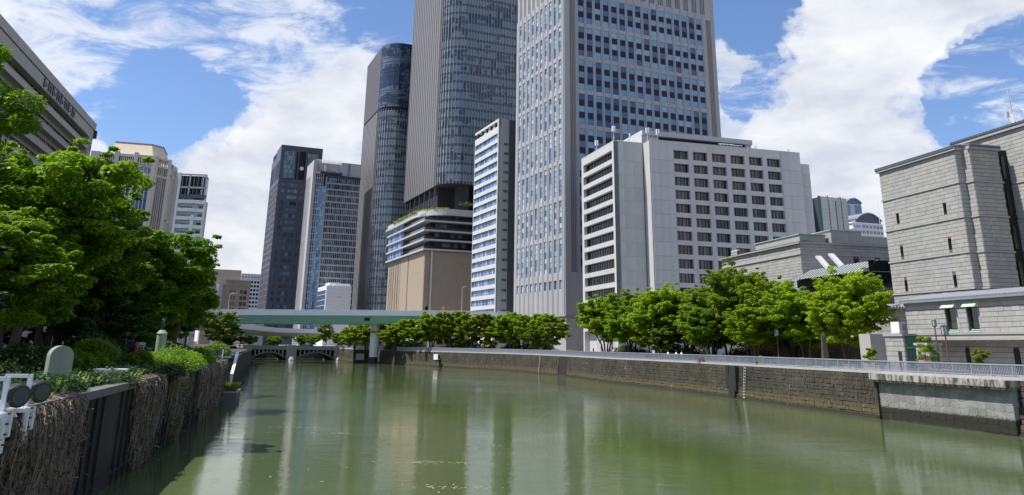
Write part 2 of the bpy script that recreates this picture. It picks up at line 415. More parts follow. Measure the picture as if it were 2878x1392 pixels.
def window_mesh(w, h, mats, frame=.06, depth=.12, mull=0, trans=None, key=''):
    """glazed unit w x h centred in x, bottom at z=0, pane looking to -y"""
    kk = (round(w, 3), round(h, 3), tuple(m.name for m in mats), frame, mull, trans, key)
    if kk in WM: return WM[kk]
    b = MB()
    n = mull + 1; x0 = -w / 2
    for i in range(n):
        a = x0 + w * i / n + frame / 2; c = x0 + w * (i + 1) / n - frame / 2
        if trans:
            b.add([(a, 0, 0), (c, 0, 0), (c, 0, trans), (a, 0, trans)], [(0, 1, 2, 3)], 0); b.add([(a, 0, trans), (c, 0, trans), (c, 0, h), (a, 0, h)], [(0, 1, 2, 3)], 0)
        else: b.add([(a, 0, frame), (c, 0, frame), (c, 0, h - frame), (a, 0, h - frame)], [(0, 1, 2, 3)], 0)
    for i in range(n + 1): b.box(x0 + w * i / n - frame / 2, x0 + w * i / n + frame / 2, -depth, .02, 0, h, 1)
    b.box(x0, x0 + w, -depth * .9, .02, 0, frame, 1); b.box(x0, x0 + w, -depth * .9, .02, h - frame, h, 1)
    if trans: b.box(x0, x0 + w, -depth * .8, .02, trans - frame / 2, trans + frame / 2, 1)
    WM[kk] = b.mesh('window', mats); return WM[kk]


def pane_quad(b, side, u0, u1, z0, z1, d, k=0):
    """a pane in a face; d = distance behind the face plane"""
    if side == 'C': b.add([(u0, d, z0), (u1, d, z0), (u1, d, z1), (u0, d, z1)], [(0, 1, 2, 3)], k)
    else: b.add([(d, u1, z0), (d, u0, z0), (d, u0, z1), (d, u1, z1)], [(0, 1, 2, 3)], k)


def fbox(b, side, u0, u1, z0, z1, d0, d1, k=None):
    """box on a face: u along the face, d0..d1 depth behind the plane (negative = proud)"""
    if side == 'C': b.box(u0, u1, d0, d1, z0, z1, k)
    else: b.box(d0, d1, u0, u1, z0, z1, k)


def grid_wall(b, side, u0, u1, z0, z1, cols, rows, depth, k=None, inset=0.0):
    """solid wall of given thickness with real openings at cols x rows"""
    e = [u0] + [q for c in cols for q in c] + [u1]
    for i in range(0, len(e), 2):
        if e[i + 1] - e[i] > 1e-3: fbox(b, side, e[i], e[i + 1], z0, z1, 0, depth, k)
    zz = [z0] + [q for r_ in rows for q in r_] + [z1]
    for a, c in cols:
        for i in range(0, len(zz), 2):
            if zz[i + 1] - zz[i] > 1e-3: fbox(b, side, a, c, zz[i], zz[i + 1], inset, depth, k)


def rubble(b, path, z0, z1, course, length, proud, batter, lane=None, jit=.06, seed=1, skipf=None, z_at=None):
    """irregular squared stones along a plan path; returns stone count list as separate vertex groups"""
    rg = random.Random(seed); out = []
    P = [Vector((p[0], p[1])) for p in path]; L = [0]
    for i in range(1, len(P)): L.append(L[-1] + (P[i] - P[i - 1]).length)
    def at(s_):
        s_ = min(max(s_, 0), L[-1] - 1e-4)
        i = max(j for j in range(len(L) - 1) if L[j] <= s_); f = (s_ - L[i]) / (L[i + 1] - L[i]); p = P[i].lerp(P[i + 1], f); d = (P[i + 1] - P[i]).normalized()
        return p, Vector((-d.y, d.x))
    z = z0; rows = []
    while z < z1 - .05:
        h = min(course * rg.uniform(.78, 1.25), z1 - z); rows.append((z, z + h)); z += h
    for (a, c) in rows:
        s_ = rg.uniform(-length, 0)
        while s_ < L[-1]:
            w = length * rg.uniform(.6, 1.5); s0, s1 = max(s_, 0), min(s_ + w, L[-1]); s_ += w
            if s1 - s0 < .12: continue
            if skipf and skipf((s0 + s1) / 2, (a + c) / 2): continue
            g = .015; q = []; pr = proud * rg.uniform(.5, 1.3)
            for (ss, zz) in ((s0 + g, a + g), (s1 - g, a + g), (s1 - g, c - g), (s0 + g, c - g)):
                ss += rg.uniform(-jit, jit) * .5; zz = min(max(zz + rg.uniform(-jit, jit) * .6, z0), z1); q.append((ss, zz))
            vs = []
            for off, sh in ((0, 0), (pr, .03)):
                cs = sum(x for x, _ in q) / 4; cz = sum(y for _, y in q) / 4
                for ss, zz in q:
                    ss2 = ss + (cs - ss) * sh * 2; zz2 = zz + (cz - zz) * sh * 3; p, n = at(ss2); bt = batter * (zz2 - z0)
                    p = p + n * (off + bt) * 1.0; vs.append((p.x, p.y, zz2))
            out.append((vs, [(4, 5, 6, 7), (0, 1, 5, 4), (1, 2, 6, 5), (2, 3, 7, 6), (3, 0, 4, 7)], (s0 + s1) / 2))
    return out


def emit_stones(stones, parent, material, nparts, keyf, zoff=0.0, name='stone'):
    stones = sorted(stones, key=keyf)
    for vs, fs, s_ in stones[:nparts]:
        me = bpy.data.meshes.new(name); me.from_pydata([(x, y, z + zoff) for x, y, z in vs], [], fs); me.materials.append(material); link(name, me, parent)
    if len(stones) > nparts:
        b = MB()
        for vs, fs, s_ in stones[nparts:]: b.add(vs, fs)
        o = b.build('far_' + name + 's' if False else 'stonework', material, parent, zoff=zoff); o['kind'] = 'stuff'


# ================================================================== SETTING: ground, water
RW_ = [(-64, 312), (-50, 292), (-40, 274), (-28, 255), (-12.9, 234), (-1, 217), (6.1, 201), (12.5, 180), (18, 156), (22.3, 141), (25.8, 128.5), (30, 110.5), (33, 95.5), (36.5, 80), (40.1, 67.6), (46, 50), (53, 30), (62, 5), (70, -25)]
LW_ = [(-2.5, -25), (-8.2, 0), (-19.3, 44.5), (-31.1, 91.7)]
LW2 = [(-31.1, 91.7), (-33.2, 92.2), (-35.5, 101), (-33.3, 101.6), (-48, 150), (-68, 220), (-92, 290), (-96, 302)]


def offset(path, d):
    out = []
    for i, p in enumerate(path):
        a = Vector(path[max(i - 1, 0)]); c = Vector(path[min(i + 1, len(path) - 1)]); t_ = (c - a).normalized(); out.append((p[0] - t_.y * d, p[1] + t_.x * d))
    return out


def poly_ground(name, pts, z, material, thick=None):
    from mathutils.geometry import tessellate_polygon
    tri = tessellate_polygon([[Vector((x, y, 0)) for x, y in pts]]); fs = []
    for a, c, d in tri:
        ar = (pts[c][0] - pts[a][0]) * (pts[d][1] - pts[a][1]) - (pts[c][1] - pts[a][1]) * (pts[d][0] - pts[a][0]); fs.append((a, c, d) if ar > 0 else (a, d, c))
    me = bpy.data.meshes.new(name); me.from_pydata([(x, y, z) for x, y in pts], [], fs); me.materials.append(material); return tag(link(name, me), kind='structure')


def smooth_path(p, n=4):
    out = []
    for i in range(len(p) - 1):
        p0 = Vector(p[max(i - 1, 0)]); p1 = Vector(p[i]); p2 = Vector(p[i + 1]); p3 = Vector(p[min(i + 2, len(p) - 1)])
        for j in range(n):
            t_ = j / n; q = .5 * ((2 * p1) + (-p0 + p2) * t_ + (2 * p0 - 5 * p1 + 4 * p2 - p3) * t_ ** 2 + (-p0 + 3 * p1 - 3 * p2 + p3) * t_ ** 3); out.append((q.x, q.y))
    out.append(tuple(p[-1])); return out


RWS = smooth_path(RW_, 4)
BAY0, BAY1 = (35.95, 81.3), (40.05, 66.8)
wb = MB(); wb.add([(-900, -300, 0), (900, -300, 0), (900, 1200, 0), (-900, 1200, 0)], [(0, 1, 2, 3)])
tag(wb.build('river_water', M['water']), kind='structure')
land_r = offset(RWS, .75)
poly_ground('ground_right_bank', [(70.9, -300)] + land_r[::-1] + [(-85, 360), (-160, 700), (-160, 4000), (4500, 4000), (4500, -300)], G0, M['promenade'])
poly_ground('ground_left_bank', [(-2.8, -300), (-2.8, -25), (-8.45, 0), (-19.55, 44.4), (-31.4, 91.8), (-34.4, 93), (-36.2, 101.3), (-33.7, 102.4), (-48.3, 150), (-68.3, 220), (-92.3, 290), (-96.4, 302)] + [(-112, 360), (-200, 700), (-200, 4000), (-4500, 4000), (-4500, -300)], G0, M['soil'])
poly_ground('ground_behind_river', [(-125, 345), (-70, 345), (-70, 352), (-84, 362), (-159, 699), (-159, 4000), (-201, 4000), (-201, 699), (-125, 400)], G0 - .03, M['asphalt'])
q_ = MB(); q_.box(-125, -70, 344.2, 345, -1, 4.25); tag(q_.build('river_wall', M['near_black']), 'added near-black wall behind the stone bridge, blocking bright sky reflections seen through its arches', 'river wall')  # added wall, keeps bright sky reflections out of the bridge arches
poly_ground('road_left_bank', [(-26, -10), (-36, 40), (-47, 90), (-60, 150), (-100, 270), (-112, 266), (-72, 146), (-59, 87), (-48, 38), (-38, -10)], G0 + .02, M['asphalt'])

# ================================================================== RIGHT RIVER WALL
rwall = thing('river_wall', 'dark mossy stone river wall along the right bank below the railing', 'river wall', (30, 110, 0))
b = MB()
pth = RWS
back = offset(pth, .9); n = len(pth)
b.add([(x, y, -1.5) for x, y in pth] + [(x - 0, y, 4.12) for x, y in offset(pth, .42)] + [(x, y, 4.12) for x, y in back],
      [(i + 1, i, n + i, n + i + 1) for i in range(n - 1)] + [(n + i + 1, n + i, 2 * n + i, 2 * n + i + 1) for i in range(n - 1)])
o = b.build('wall_core', M['embank_back'], rwall); o.matrix_parent_inverse = rwall.matrix_basis.inverted()
# parapet kerb
b = MB(); cp = offset(pth, .60); b.sweep([(x, y, 4.24) for x, y in cp], [(-.22, -.1), (.22, -.1), (.22, .14), (-.22, .14)])
o = b.build('coping', M['concrete'], rwall); o.matrix_parent_inverse = rwall.matrix_basis.inverted()


def rkey(st):
    v = st[0][0]; return math.hypot(v[0], v[1]) + (400 if v[1] < 60 else 0)


def keep(s_, z_):
    return False


def in_bay(st):
    v = st[0][0]; return 66.6 < v[1] < 81.4 and v[0] > 34


near_path = [p for p in RWS if 40 < p[1] < 185][::-1]
st = rubble(b, near_path, .05, 4.1, .42, .66, .04, -.105, seed=3, jit=.08)
# rubble normal points to the left of travel; travelling away from the camera that is the river side
st = [q for q in st if not in_bay(q)]
emit_stones([([(x, y, z) for x, y, z in vs], fs, s_) for vs, fs, s_ in st], rwall, M['embank'], 300, rkey)
far_path = [p for p in RWS if p[1] >= 183][::-1]
st = rubble(b, far_path, .05, 4.1, .55, 1.1, .06, -.105, seed=4)
bb = MB()
for vs, fs, s_ in st: bb.add(vs, fs)
o = bb.build('stonework', M['embank'], rwall); o['kind'] = 'stuff'
for ch in rwall.children:
    ch.matrix_parent_inverse = rwall.matrix_basis.inverted()


def world_child(o, parent):
    o.parent = parent; o.matrix_parent_inverse = parent.matrix_basis.inverted(); return o


def along(p0, p1):
    d = Vector((p1[0] - p0[0], p1[1] - p0[1])); return d.normalized(), d.length


# toe ledge at the water line
b = MB(); b.sweep([(x, y, .02) for x, y in offset(pth, -.10)], [(-.25, -.5), (.22, -.5), (.12, .10), (-.25, .16)])
world_child(b.build('toe_ledge', M['embank']), rwall)

# buttress + ladder
d_ = Vector((30, 110.5)) - Vector((33, 95.5)); d_.normalize(); nrm = Vector((-d_.y, d_.x))
bt = thing('wall_buttress', 'dark mottled buttress of the river wall beside the iron ladder', 'buttress', (29.85, 111.3, 0), math.atan2(d_.y, d_.x))
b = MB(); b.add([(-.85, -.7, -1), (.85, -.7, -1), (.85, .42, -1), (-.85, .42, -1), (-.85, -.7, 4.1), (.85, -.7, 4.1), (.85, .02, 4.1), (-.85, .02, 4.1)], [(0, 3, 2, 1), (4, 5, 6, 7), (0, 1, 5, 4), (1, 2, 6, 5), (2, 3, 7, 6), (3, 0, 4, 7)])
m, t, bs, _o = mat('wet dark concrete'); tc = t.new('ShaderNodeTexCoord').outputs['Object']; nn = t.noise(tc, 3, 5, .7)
t.put(bs.inputs['Base Color'], t.mix(nn, (.010, .010, .010), (.035, .036, .034))); bs.inputs['Roughness'].default_value = .55; M['mottled'] = m  # buttress colour varies by noise between two near-black tones
b.build('shaft', M['mottled'], bt)
b = MB(); b.box(-1.25, -.86, -.5, .2, .9, 4.0); b.build('flank', M['mottled'], bt); b = MB(); b.box(.86, 1.7, -.5, .14, 1.4, 4.02); b.build('flank', M['mottled'], bt)


def ladder(x, y, rz, label, z0=.1, z1=4.3, off=0.0):
    e = thing('wall_ladder', label, 'ladder', (x, y, 0), rz, 'iron ladders on the right river wall')
    b = MB(); lean = .105
    for sx in (-.22, .22): b.tube([(sx, .28, z0), (sx, .28 - lean * (z1 - z0), z1)], .035, 5)
    b.build('side_rail', M['concrete'], e)
    me = None
    for k in range(int((z1 - z0) / .36)):
        z = z0 + .2 + .36 * k
        if me is None: q = MB(); q.tube([(-.26, 0, 0), (.26, 0, 0)], .04, 5); me = q.mesh('rung', [M['slab']])
        link('rung', me, e, (0, .28 - lean * (z - z0), z))
    return e


ladder(30.6, 109.05 - .75, math.atan2(d_.y, d_.x), 'iron ladder down the wall just right of the dark buttress')
d2 = (Vector((6.1, 201)) - Vector((12.5, 180))).normalized()
ladder(7.4, 197.2, math.atan2(d2.y, d2.x), 'small far iron ladder on the wall left of the grey tower corner')

# sluice bay: pale irregular stones under a projecting slab
dv, bl = along(BAY0, BAY1); nb = Vector((dv.y, -dv.x))      # nb points towards the river
if nb.x > 0: nb = -nb
bay = thing('sluice_bay', 'pale crazy-paved bay in the river wall under a stained concrete slab', 'sluice', (BAY0[0], BAY0[1], 0))


def bpnt(s_, d, z): p = Vector(BAY0) + dv * s_ + nb * d; return (p.x, p.y, z)


b = MB()
def bbox(b, s0, s1, d0, d1, z0, z1, k=None):
    b.add([bpnt(s0, d0, z0), bpnt(s1, d0, z0), bpnt(s1, d1, z0), bpnt(s0, d1, z0), bpnt(s0, d0, z1), bpnt(s1, d0, z1), bpnt(s1, d1, z1), bpnt(s0, d1, z1)], [(0, 3, 2, 1), (4, 5, 6, 7), (0, 1, 5, 4), (1, 2, 6, 5), (2, 3, 7, 6), (3, 0, 4, 7)], k)
bbox(b, 0, bl, -1.2, .02, -1.5, 3.7); world_child(b.build('wall_core', M['bay']), bay)
b = MB(); bbox(b, -.35, bl + .3, -1.2, .75, 3.62, 4.16); bbox(b, -.2, bl + .2, -1.0, .62, 3.42, 3.62)
m, t, bs, _o = mat('stained slab concrete'); P_ = t.new('ShaderNodeNewGeometry').outputs['Position']; nn = t.noise(t.mapping(P_, (1.5, 1.5, .35)), 1.6, 5, .7)
t.put(bs.inputs['Base Color'], t.mix(t.ramp(nn, [(.42, 0), (.56, 1)]), (.06, .056, .042), (.36, .345, .315))); bs.inputs['Roughness'].default_value = .8; M['slabstain'] = m
world_child(b.build('slab', M['slabstain']), bay)
b = MB(); bbox(b, -.45, .02, -1.2, .28, -1.2, 3.42); world_child(b.build('side_cheek', M['embank']), bay)
rg = random.Random(5)
nx, nz = 17, 6
gx = [[0] * (nz + 1) for _ in range(nx + 1)]
for i in range(nx + 1):
    for j in range(nz + 1):
        gx[i][j] = (bl * i / nx + (rg.uniform(-.26, .26) if 0 < i < nx else 0), .05 + 3.35 * j / nz + (rg.uniform(-.17, .17) if 0 < j < nz else 0))
for i in range(nx):
    for j in range(nz):
        q = [gx[i][j], gx[i + 1][j], gx[i + 1][j + 1], gx[i][j + 1]]; cs = sum(a for a, _ in q) / 4; cz = sum(c for _, c in q) / 4; vs = []
        # cut corners to make 8-gons
        ring = []
        for k_ in range(4):
            A = q[k_]; B_ = q[(k_ + 1) % 4]
            ring += [(A[0] + (B_[0] - A[0]) * .16, A[1] + (B_[1] - A[1]) * .16), (A[0] + (B_[0] - A[0]) * .84, A[1] + (B_[1] - A[1]) * .84)]
        for d0, sh in ((0.0, .025), (.025, .04)):
            for (ss, zz) in ring: vs.append(bpnt(ss + (cs - ss) * sh, d0 + .02, zz + (cz - zz) * sh))
        fs = [tuple(range(8, 16))] + [(k_, (k_ + 1) % 8, 8 + (k_ + 1) % 8, 8 + k_) for k_ in range(8)]
        me = bpy.data.meshes.new('stone'); me.from_pydata(vs, [], fs); me.materials.append(M['bay']); world_child(link('stone', me), bay)

# railing along the right bank
rl = thing('promenade_railing', 'pale blue steel railing of close upright bars on the right river wall', 'railing', (30, 110, G0))
rp = offset(RWS, .62)
b = MB(); b.sweep([(x, y, 5.33) for x, y in rp], [(-.075, -.05), (.075, -.05), (.075, .05), (-.075, .05)]); world_child(b.build('handrail', M['rail']), rl)
b = MB(); b.sweep([(x, y, 4.5) for x, y in rp], [(-.03, -.03), (.03, -.03), (.03, .03), (-.03, .03)]); world_child(b.build('bottom_rail', M['rail']), rl)


def walk(path, step, start=0.0):
    s_ = start; i = 0; acc = 0
    while i < len(path) - 1:
        p0 = Vector(path[i]); p1 = Vector(path[i + 1]); L = (p1 - p0).length
        while s_ <= acc + L:
            q = p0.lerp(p1, (s_ - acc) / L); d = (p1 - p0).normalized(); yield q, d, s_; s_ += step
        acc += L; i += 1


b = MB()
for q, d, s_ in walk(rp, .155):
    if q.y < 20: continue
    w = .022 if q.y < 140 else .03
    b.sweep([(q.x, q.y, 4.36), (q.x, q.y, 5.29)], [(-w, -w), (w, -w), (w, w), (-w, w)], up=(d.x, d.y, 0))
o = world_child(b.build('bars', M['rail']), rl); o['kind'] = 'stuff'
pm = MB(); pm.box(-.04, .04, -.06, .06, 0, 1.0); pme = pm.mesh('post', [M['rail']])
for q, d, s_ in walk(rp, 2.0):
    if 25 < q.y < 315: world_child(link('post', pme, None, (q.x, q.y, G0), math.atan2(d.y, d.x)), rl)
# solid end panel where the bars change to the slab
q = Vector((35.95, 82.3)); pn = MB(); pn.box(-.32, .32, -.05, .05, .08, 1.06); o = link('end_panel', pn.mesh('end_panel', [M['rail']]), None, (37.0, 81.2, G0), math.atan2(dv.y, dv.x)); world_child(o, rl)

# white depth board
sg = thing('depth_board', 'small white board fixed on the far river wall left of the middle', 'sign', (-20.6, 243.6, 2.0), R(-48))
b = MB(); b.box(-1.0, 1.0, -.9, -.75, .0, 1.55); b.build('board', M['white_paint'], sg); b = MB(); b.box(-.7, .7, -.75, .6, -.35, .0); b.box(-.1, .1, -.75, .6, .3, 1.2); b.build('bracket', M['dark'], sg)

# ================================================================== LEFT RIVER WALL
lw = thing('river_wall', 'dark shaded concrete river wall on the left hung with dead vines', 'river wall', (-19.3, 44.5, 0))
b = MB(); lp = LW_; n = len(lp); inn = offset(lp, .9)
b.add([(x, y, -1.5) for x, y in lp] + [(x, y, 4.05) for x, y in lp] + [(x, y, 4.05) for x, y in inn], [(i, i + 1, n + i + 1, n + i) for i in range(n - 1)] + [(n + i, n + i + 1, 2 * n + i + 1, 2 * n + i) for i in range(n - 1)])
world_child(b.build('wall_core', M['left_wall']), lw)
cme = MB(); cme.box(0, 2.46, -.10, .55, 0, .32); cmesh = cme.mesh('coping_stone', [M['left_wall']]); M['coping'] = stone('worn coping concrete', (.13, .125, .12), .25)
cmesh.materials.clear(); cmesh.materials.append(M['coping'])
for q, d, s_ in walk(lp, 2.5):
    world_child(link('coping_stone', cmesh, None, (q.x, q.y, 4.02), math.atan2(d.y, d.x)), lw)
# vertical panel ribs (old sheet lining) to give the dark face relief
b = MB(); rg = random.Random(8)
for q, d, s_ in walk(lp, 1.25):
    nr = Vector((d.y, -d.x)); e1 = q + nr * .07
    if rg.random() < .75: b.sweep([(e1.x, e1.y, -.5), (e1.x, e1.y, 4.0)], [(-.05, -.07), (.05, -.07), (.05, .0), (-.05, .0)], up=(d.x, d.y, 0))
    b.sweep([((q + nr * .03).x, (q + nr * .03).y, .55), ((q + nr * .03 + d * 1.2).x, (q + nr * .03 + d * 1.2).y, .55)], [(-.04, -.08), (.04, -.08), (.04, .08), (-.04, .08)])
world_child(b.build('face_ribs', M['left_wall']), lw)
b = MB()
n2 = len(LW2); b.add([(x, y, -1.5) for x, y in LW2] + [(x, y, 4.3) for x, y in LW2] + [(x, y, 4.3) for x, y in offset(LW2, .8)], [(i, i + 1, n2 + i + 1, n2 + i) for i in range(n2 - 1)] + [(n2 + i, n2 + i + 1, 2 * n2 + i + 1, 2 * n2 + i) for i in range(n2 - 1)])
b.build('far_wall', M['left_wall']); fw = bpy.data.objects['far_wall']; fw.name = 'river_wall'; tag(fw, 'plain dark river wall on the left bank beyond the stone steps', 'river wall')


def vines(s0, s1, n, label, lmin, lmax, seed, leaf=0, rust=0, thick=.016):
    rg = random.Random(seed); d = (Vector(LW_[3]) - Vector(LW_[2])).normalized() if s0 >= 46 else (Vector(LW_[2]) - Vector(LW_[1])).normalized()
    nr = Vector((d.y, -d.x)); y_ref = s0
    def base(yw):
        for i in range(3):
            a, c = LW_[i], LW_[i + 1]
            if a[1] <= yw <= c[1]: f = (yw - a[1]) / (c[1] - a[1]); return Vector((a[0] + (c[0] - a[0]) * f, yw))
    e = thing('dried_vine', label, 'vine', (base((s0 + s1) / 2).x, (s0 + s1) / 2, 4.3), 0, 'dead vines hanging over the left river wall')
    b = MB(); lf = MB(); ru = MB()
    for i in range(n):
        u = rg.betavariate(1.6, 1.6); yw = s0 + (s1 - s0) * u; p = base(min(max(yw, s0), s1)); L = rg.uniform(lmin, lmax) * (.55 + .9 * math.sin(math.pi * min(max(u, .05), .95)) ** .5)
        out = rg.uniform(.12, .55); x_, y_, z_ = p.x - nr.x * .25, p.y - nr.y * .25, 4.36 + rg.uniform(0, .12); pts = [(x_, y_, z_)]
        k = 11; dx = rg.uniform(-.25, .25); wv = rg.uniform(.08, .38); ph = rg.uniform(0, 6)
        for j in range(1, k + 1):
            f = j / k; o_ = out * math.sin(min(f * 5, 1.57)) * (1 - .35 * f); dr = (dr if j > 1 else 0) + rg.gauss(0, .15); sl_ = dx * f * L + wv * math.sin(ph + f * 9) + dr
            pts.append((p.x + nr.x * o_ + d.x * sl_, p.y + nr.y * o_ + d.y * sl_, 4.34 + .12 * (j < 3) - f * L + rg.gauss(0, .03)))
        if rg.random() < .12: pts[-1] = (pts[-1][0] + nr.x * .35, pts[-1][1] + nr.y * .35, pts[-1][2] + .25)
        r_ = thick * rg.choice((.45, .6, .8, 1.0, 1.3, 2.1)); b.tube(pts, [r_] * len(pts), 3)
        for j in range(4):
            q = Vector(rg.choice(pts[2:])); v_ = Vector((rg.uniform(-1, 1), rg.uniform(-1, 1), rg.uniform(-1, .4))) * .22; b.tube([tuple(q), tuple(q + v_ * .6 + Vector((0, 0, -.05))), tuple(q + v_)], r_ * .6, 3)
        tgt, prob = (lf, leaf), rg.random()
        for mbx, pr in ((lf, leaf), (ru, rust)):
            if rg.random() < pr:
                for j in range(10):
                    q = Vector(rg.choice(pts)) + Vector((rg.uniform(-.15, .15), rg.uniform(-.15, .15), rg.uniform(-.15, .1))); a_ = Vector((rg.uniform(-1, 1), rg.uniform(-1, 1), rg.uniform(-.6, .6))).normalized() * .07; c_ = a_.cross(Vector((rg.uniform(-1, 1), rg.uniform(-1, 1), 1))).normalized() * .055
                    mbx.add([tuple(q - a_), tuple(q + c_), tuple(q + a_), tuple(q - c_)], [(0, 1, 2, 3)])
    o = world_child(b.build('stems', M['vine']), e); o['kind'] = 'stuff'
    if lf.v: o = world_child(lf.build('green_leaves', M['leaf_right']), e); o['kind'] = 'stuff'
    if ru.v: o = world_child(ru.build('dead_leaves', M['vine_rust']), e); o['kind'] = 'stuff'


vines(23.8, 31.8, 620, 'nearest and thickest mat of dead vines beside the white floodlights', 1.6, 4.0, 1, .03, .22, .015)
vines(41.5, 50, 330, 'second grey mat of dead vines under the white bowl planter', 1.4, 3.4, 2, .10, .10, .018)
vines(52, 62, 260, 'third mat of dead vines mixed with green leaves below the round bush', 1.2, 3.2, 3, .5, .05, .02)
vines(66, 90, 520, 'farthest dense brown vine mat beside the stone steps', 2.0, 3.9, 4, .10, .08, .026)

# ================================================================== BUILDINGS
def rows_of(z0, pitch, n, h): return [(z0 + pitch * i, z0 + pitch * i + h) for i in range(n)]


def add_windows(bd, side, cols, rows, depth, mats, mull=0, frame=.06, trans=None, limit=300, name='window', order=None, key=''):
    """one window object per opening up to the limit, the rest joined"""
    cells = [(c, r_) for r_ in rows for c in cols]
    if order: cells.sort(key=order)
    for k, ((a, c), (z0, z1)) in enumerate(cells[:limit]):
        me = window_mesh(c - a, z1 - z0, mats, frame, min(.12, depth * .5), mull, trans, key); u = (a + c) / 2
        bd.put(name, me, u if side == 'C' else depth, depth if side == 'C' else u, z0, side)
    if len(cells) > limit:
        b = MB()
        for (a, c), (z0, z1) in cells[limit:]: pane_quad(b, side, a, c, z0, z1, depth)
        bd.part('far_panes', b, [mats[0]], 'stuff')
    return len(cells)


# ---- granite tower (tall, centre)
def granite_tower():
    bd = Building('office_tower', 'tallest grey granite tower with stacked three-storey window strips', 16.6, 240, -24)
    L, Wd, T = 37.2, 61.0, 134.0
    gz = [(27.6 + 11.58 * i, 37.75 + 11.58 * i) for i in range(8)]
    lc = [(2.3 + 3.42 * i, 4.0 + 3.42 * i) for i in range(10)]
    rc = [(5.2 + 3.19 * i, 7.4 + 3.19 * i) for i in range(16)]
    core = MB(); core.box(.9, Wd - .2, .9, L - .2, 14.7, T - 1); bd.part('core', core, M['near_black'])
    w = MB()
    grid_wall(w, 'R', .9, L, 14.7, 121, lc, [(22.7, 25.3)] + gz, .45)
    grid_wall(w, 'C', 0, Wd, 14.7, 121, [(1.9, 4.1)] + rc + [(57.2, 59.4)], [(27.6, 119)], .45, inset=0)
    bd.part('wall', w, M['granite'])
    # stone bands across the turned face, grooved shafts at its ends
    for i in range(8):
        sp = MB(); sp.box(5.2, 55.25, .03, .42, 37.76 + 11.58 * i, 39.17 + 11.58 * i); bd.part('stone_band', sp, M['granite'])
    gr = MB()
    for x0 in (1.9, 57.2):
        for k in range(4): gr.box(x0 + .12 + k * .56, x0 + .40 + k * .56, .12, .5, 27.6, 119)
    bd.part('groove_ribs', gr, M['granite_dark'])
    bk = MB(); bk.box(1.8, 4.2, .55, .8, 27, 119.4); bk.box(57.1, 59.5, .55, .8, 27, 119.4); bk.box(.7, .8, .9, L - .3, 15, 121); bd.part('backing', bk, M['near_black'])
    # windows: three panes and two dark spandrels in each strip
    ph = 2.05; g = (10.15 - 3 * ph) / 2
    prow = []; srow = []
    for z0, z1 in gz[:8]:
        for k in range(3): prow.append((z0 + k * (ph + g), z0 + k * (ph + g) + ph))
        for k in range(2): srow.append((z0 + ph + k * (ph + g), z0 + (ph + g) * (k + 1)))
    gm = [M['glass_t3'], M['dark']]
    vis = [r_ for r_ in prow if r_[0] > 46]
    add_windows(bd, 'C', rc, vis, .14, gm, limit=288, frame=.05)
    low = MB()
    for z0, z1 in [r_ for r_ in prow if r_[0] <= 46]:
        for a, c in rc: pane_quad(low, 'C', a, c, z0, z1, .14)
    o = bd.part('low_panes', low, M['glass_t3'], 'stuff')
    s_ = MB()
    for z0, z1 in srow:
        for a, c in rc: s_.box(a, c, .10, .30, z0, z1)
    bd.part('spandrels', s_, M['spandrel'], 'stuff')
    lp = MB(); lf = MB()
    for z0, z1 in gz:
        for a, c in lc:
            zz = z0
            for k in range(6):
                h = (z1 - z0) / 6; pane_quad(lp, 'R', a + .18, c, zz + .03, zz + h - .03, .24); zz += h
                lf.box(.16, .4, a, c, zz - .05, zz + .05)
            lf.box(.08, .44, a, a + .20, z0, z1)
    bd.part('strip_panes', lp, M['glass_pale'], 'stuff'); bd.part('strip_mullions', lf, M['dark'], 'stuff')
    add_windows(bd, 'R', lc, [(22.7, 25.3)], .3, [M['glass_pale'], M['dark']], name='low_window', frame=.12)
    # groove lines over the plinth and pilaster strips
    pl = MB()
    for a, c in lc:
        pl.box(-.10, .0, a - .62, a - .50, 15.2, 121); pl.box(-.10, 0, c + .50, c + .62, 15.2, 121)
    for a, c in rc: pl.box(a - .40, a - .30, -.09, 0, 27, 121); pl.box(c + .30, c + .40, -.09, 0, 27, 121)
    bd.part('pilaster_edges', pl, M['granite'], 'stuff')
    fn = MB(); fn.box(.8, Wd, .8, L, 121, T); bd.part('crown_backing', fn, M['near_black'])
    fn = MB()
    for k in range(int(L / .72)):
        if k % 5 < 3: fn.box(0, .8, .3 + k * .72, .62 + k * .72, 121, T)
        elif k % 5 == 3: fn.box(0, .8, .3 + k * .72, 1.7 + k * .72, 121, T)
    for k in range(int((Wd - 2.4) / .72)):
        if k % 5 < 3: fn.box(.9 + k * .72, 1.2 + k * .72, 0, .8, 121, T)
        elif k % 5 == 3: fn.box(.9 + k * .72, 2.3 + k * .72, 0, .8, 121, T)
    fn.box(-.05, .9, 0, 1.0, 121, T); fn.box(Wd - 3.4, Wd, -.004, .8, 121, T)
    bd.part('crown_fins', fn, M['granite'])
    f2 = MB(); f2.box(.25, Wd, .25, L, 14.2, 14.7); f2.box(-.12, Wd, -.12, L, 14.7, 15.1); bd.part('string_course', f2, M['granite_dark'])
    ba = MB(); ba.box(.3, Wd, .3, 8.2, 4.3, 14.2); ba.box(6, Wd, 8.2, L, 4.3, 14.2)
    for k in range(3): ba.box(.4, 2.2, 15 + 8 * k, 17 + 8 * k, 4.3, 14.2)
    bd.part('ground_storey', ba, M['granite'])
granite_tower()


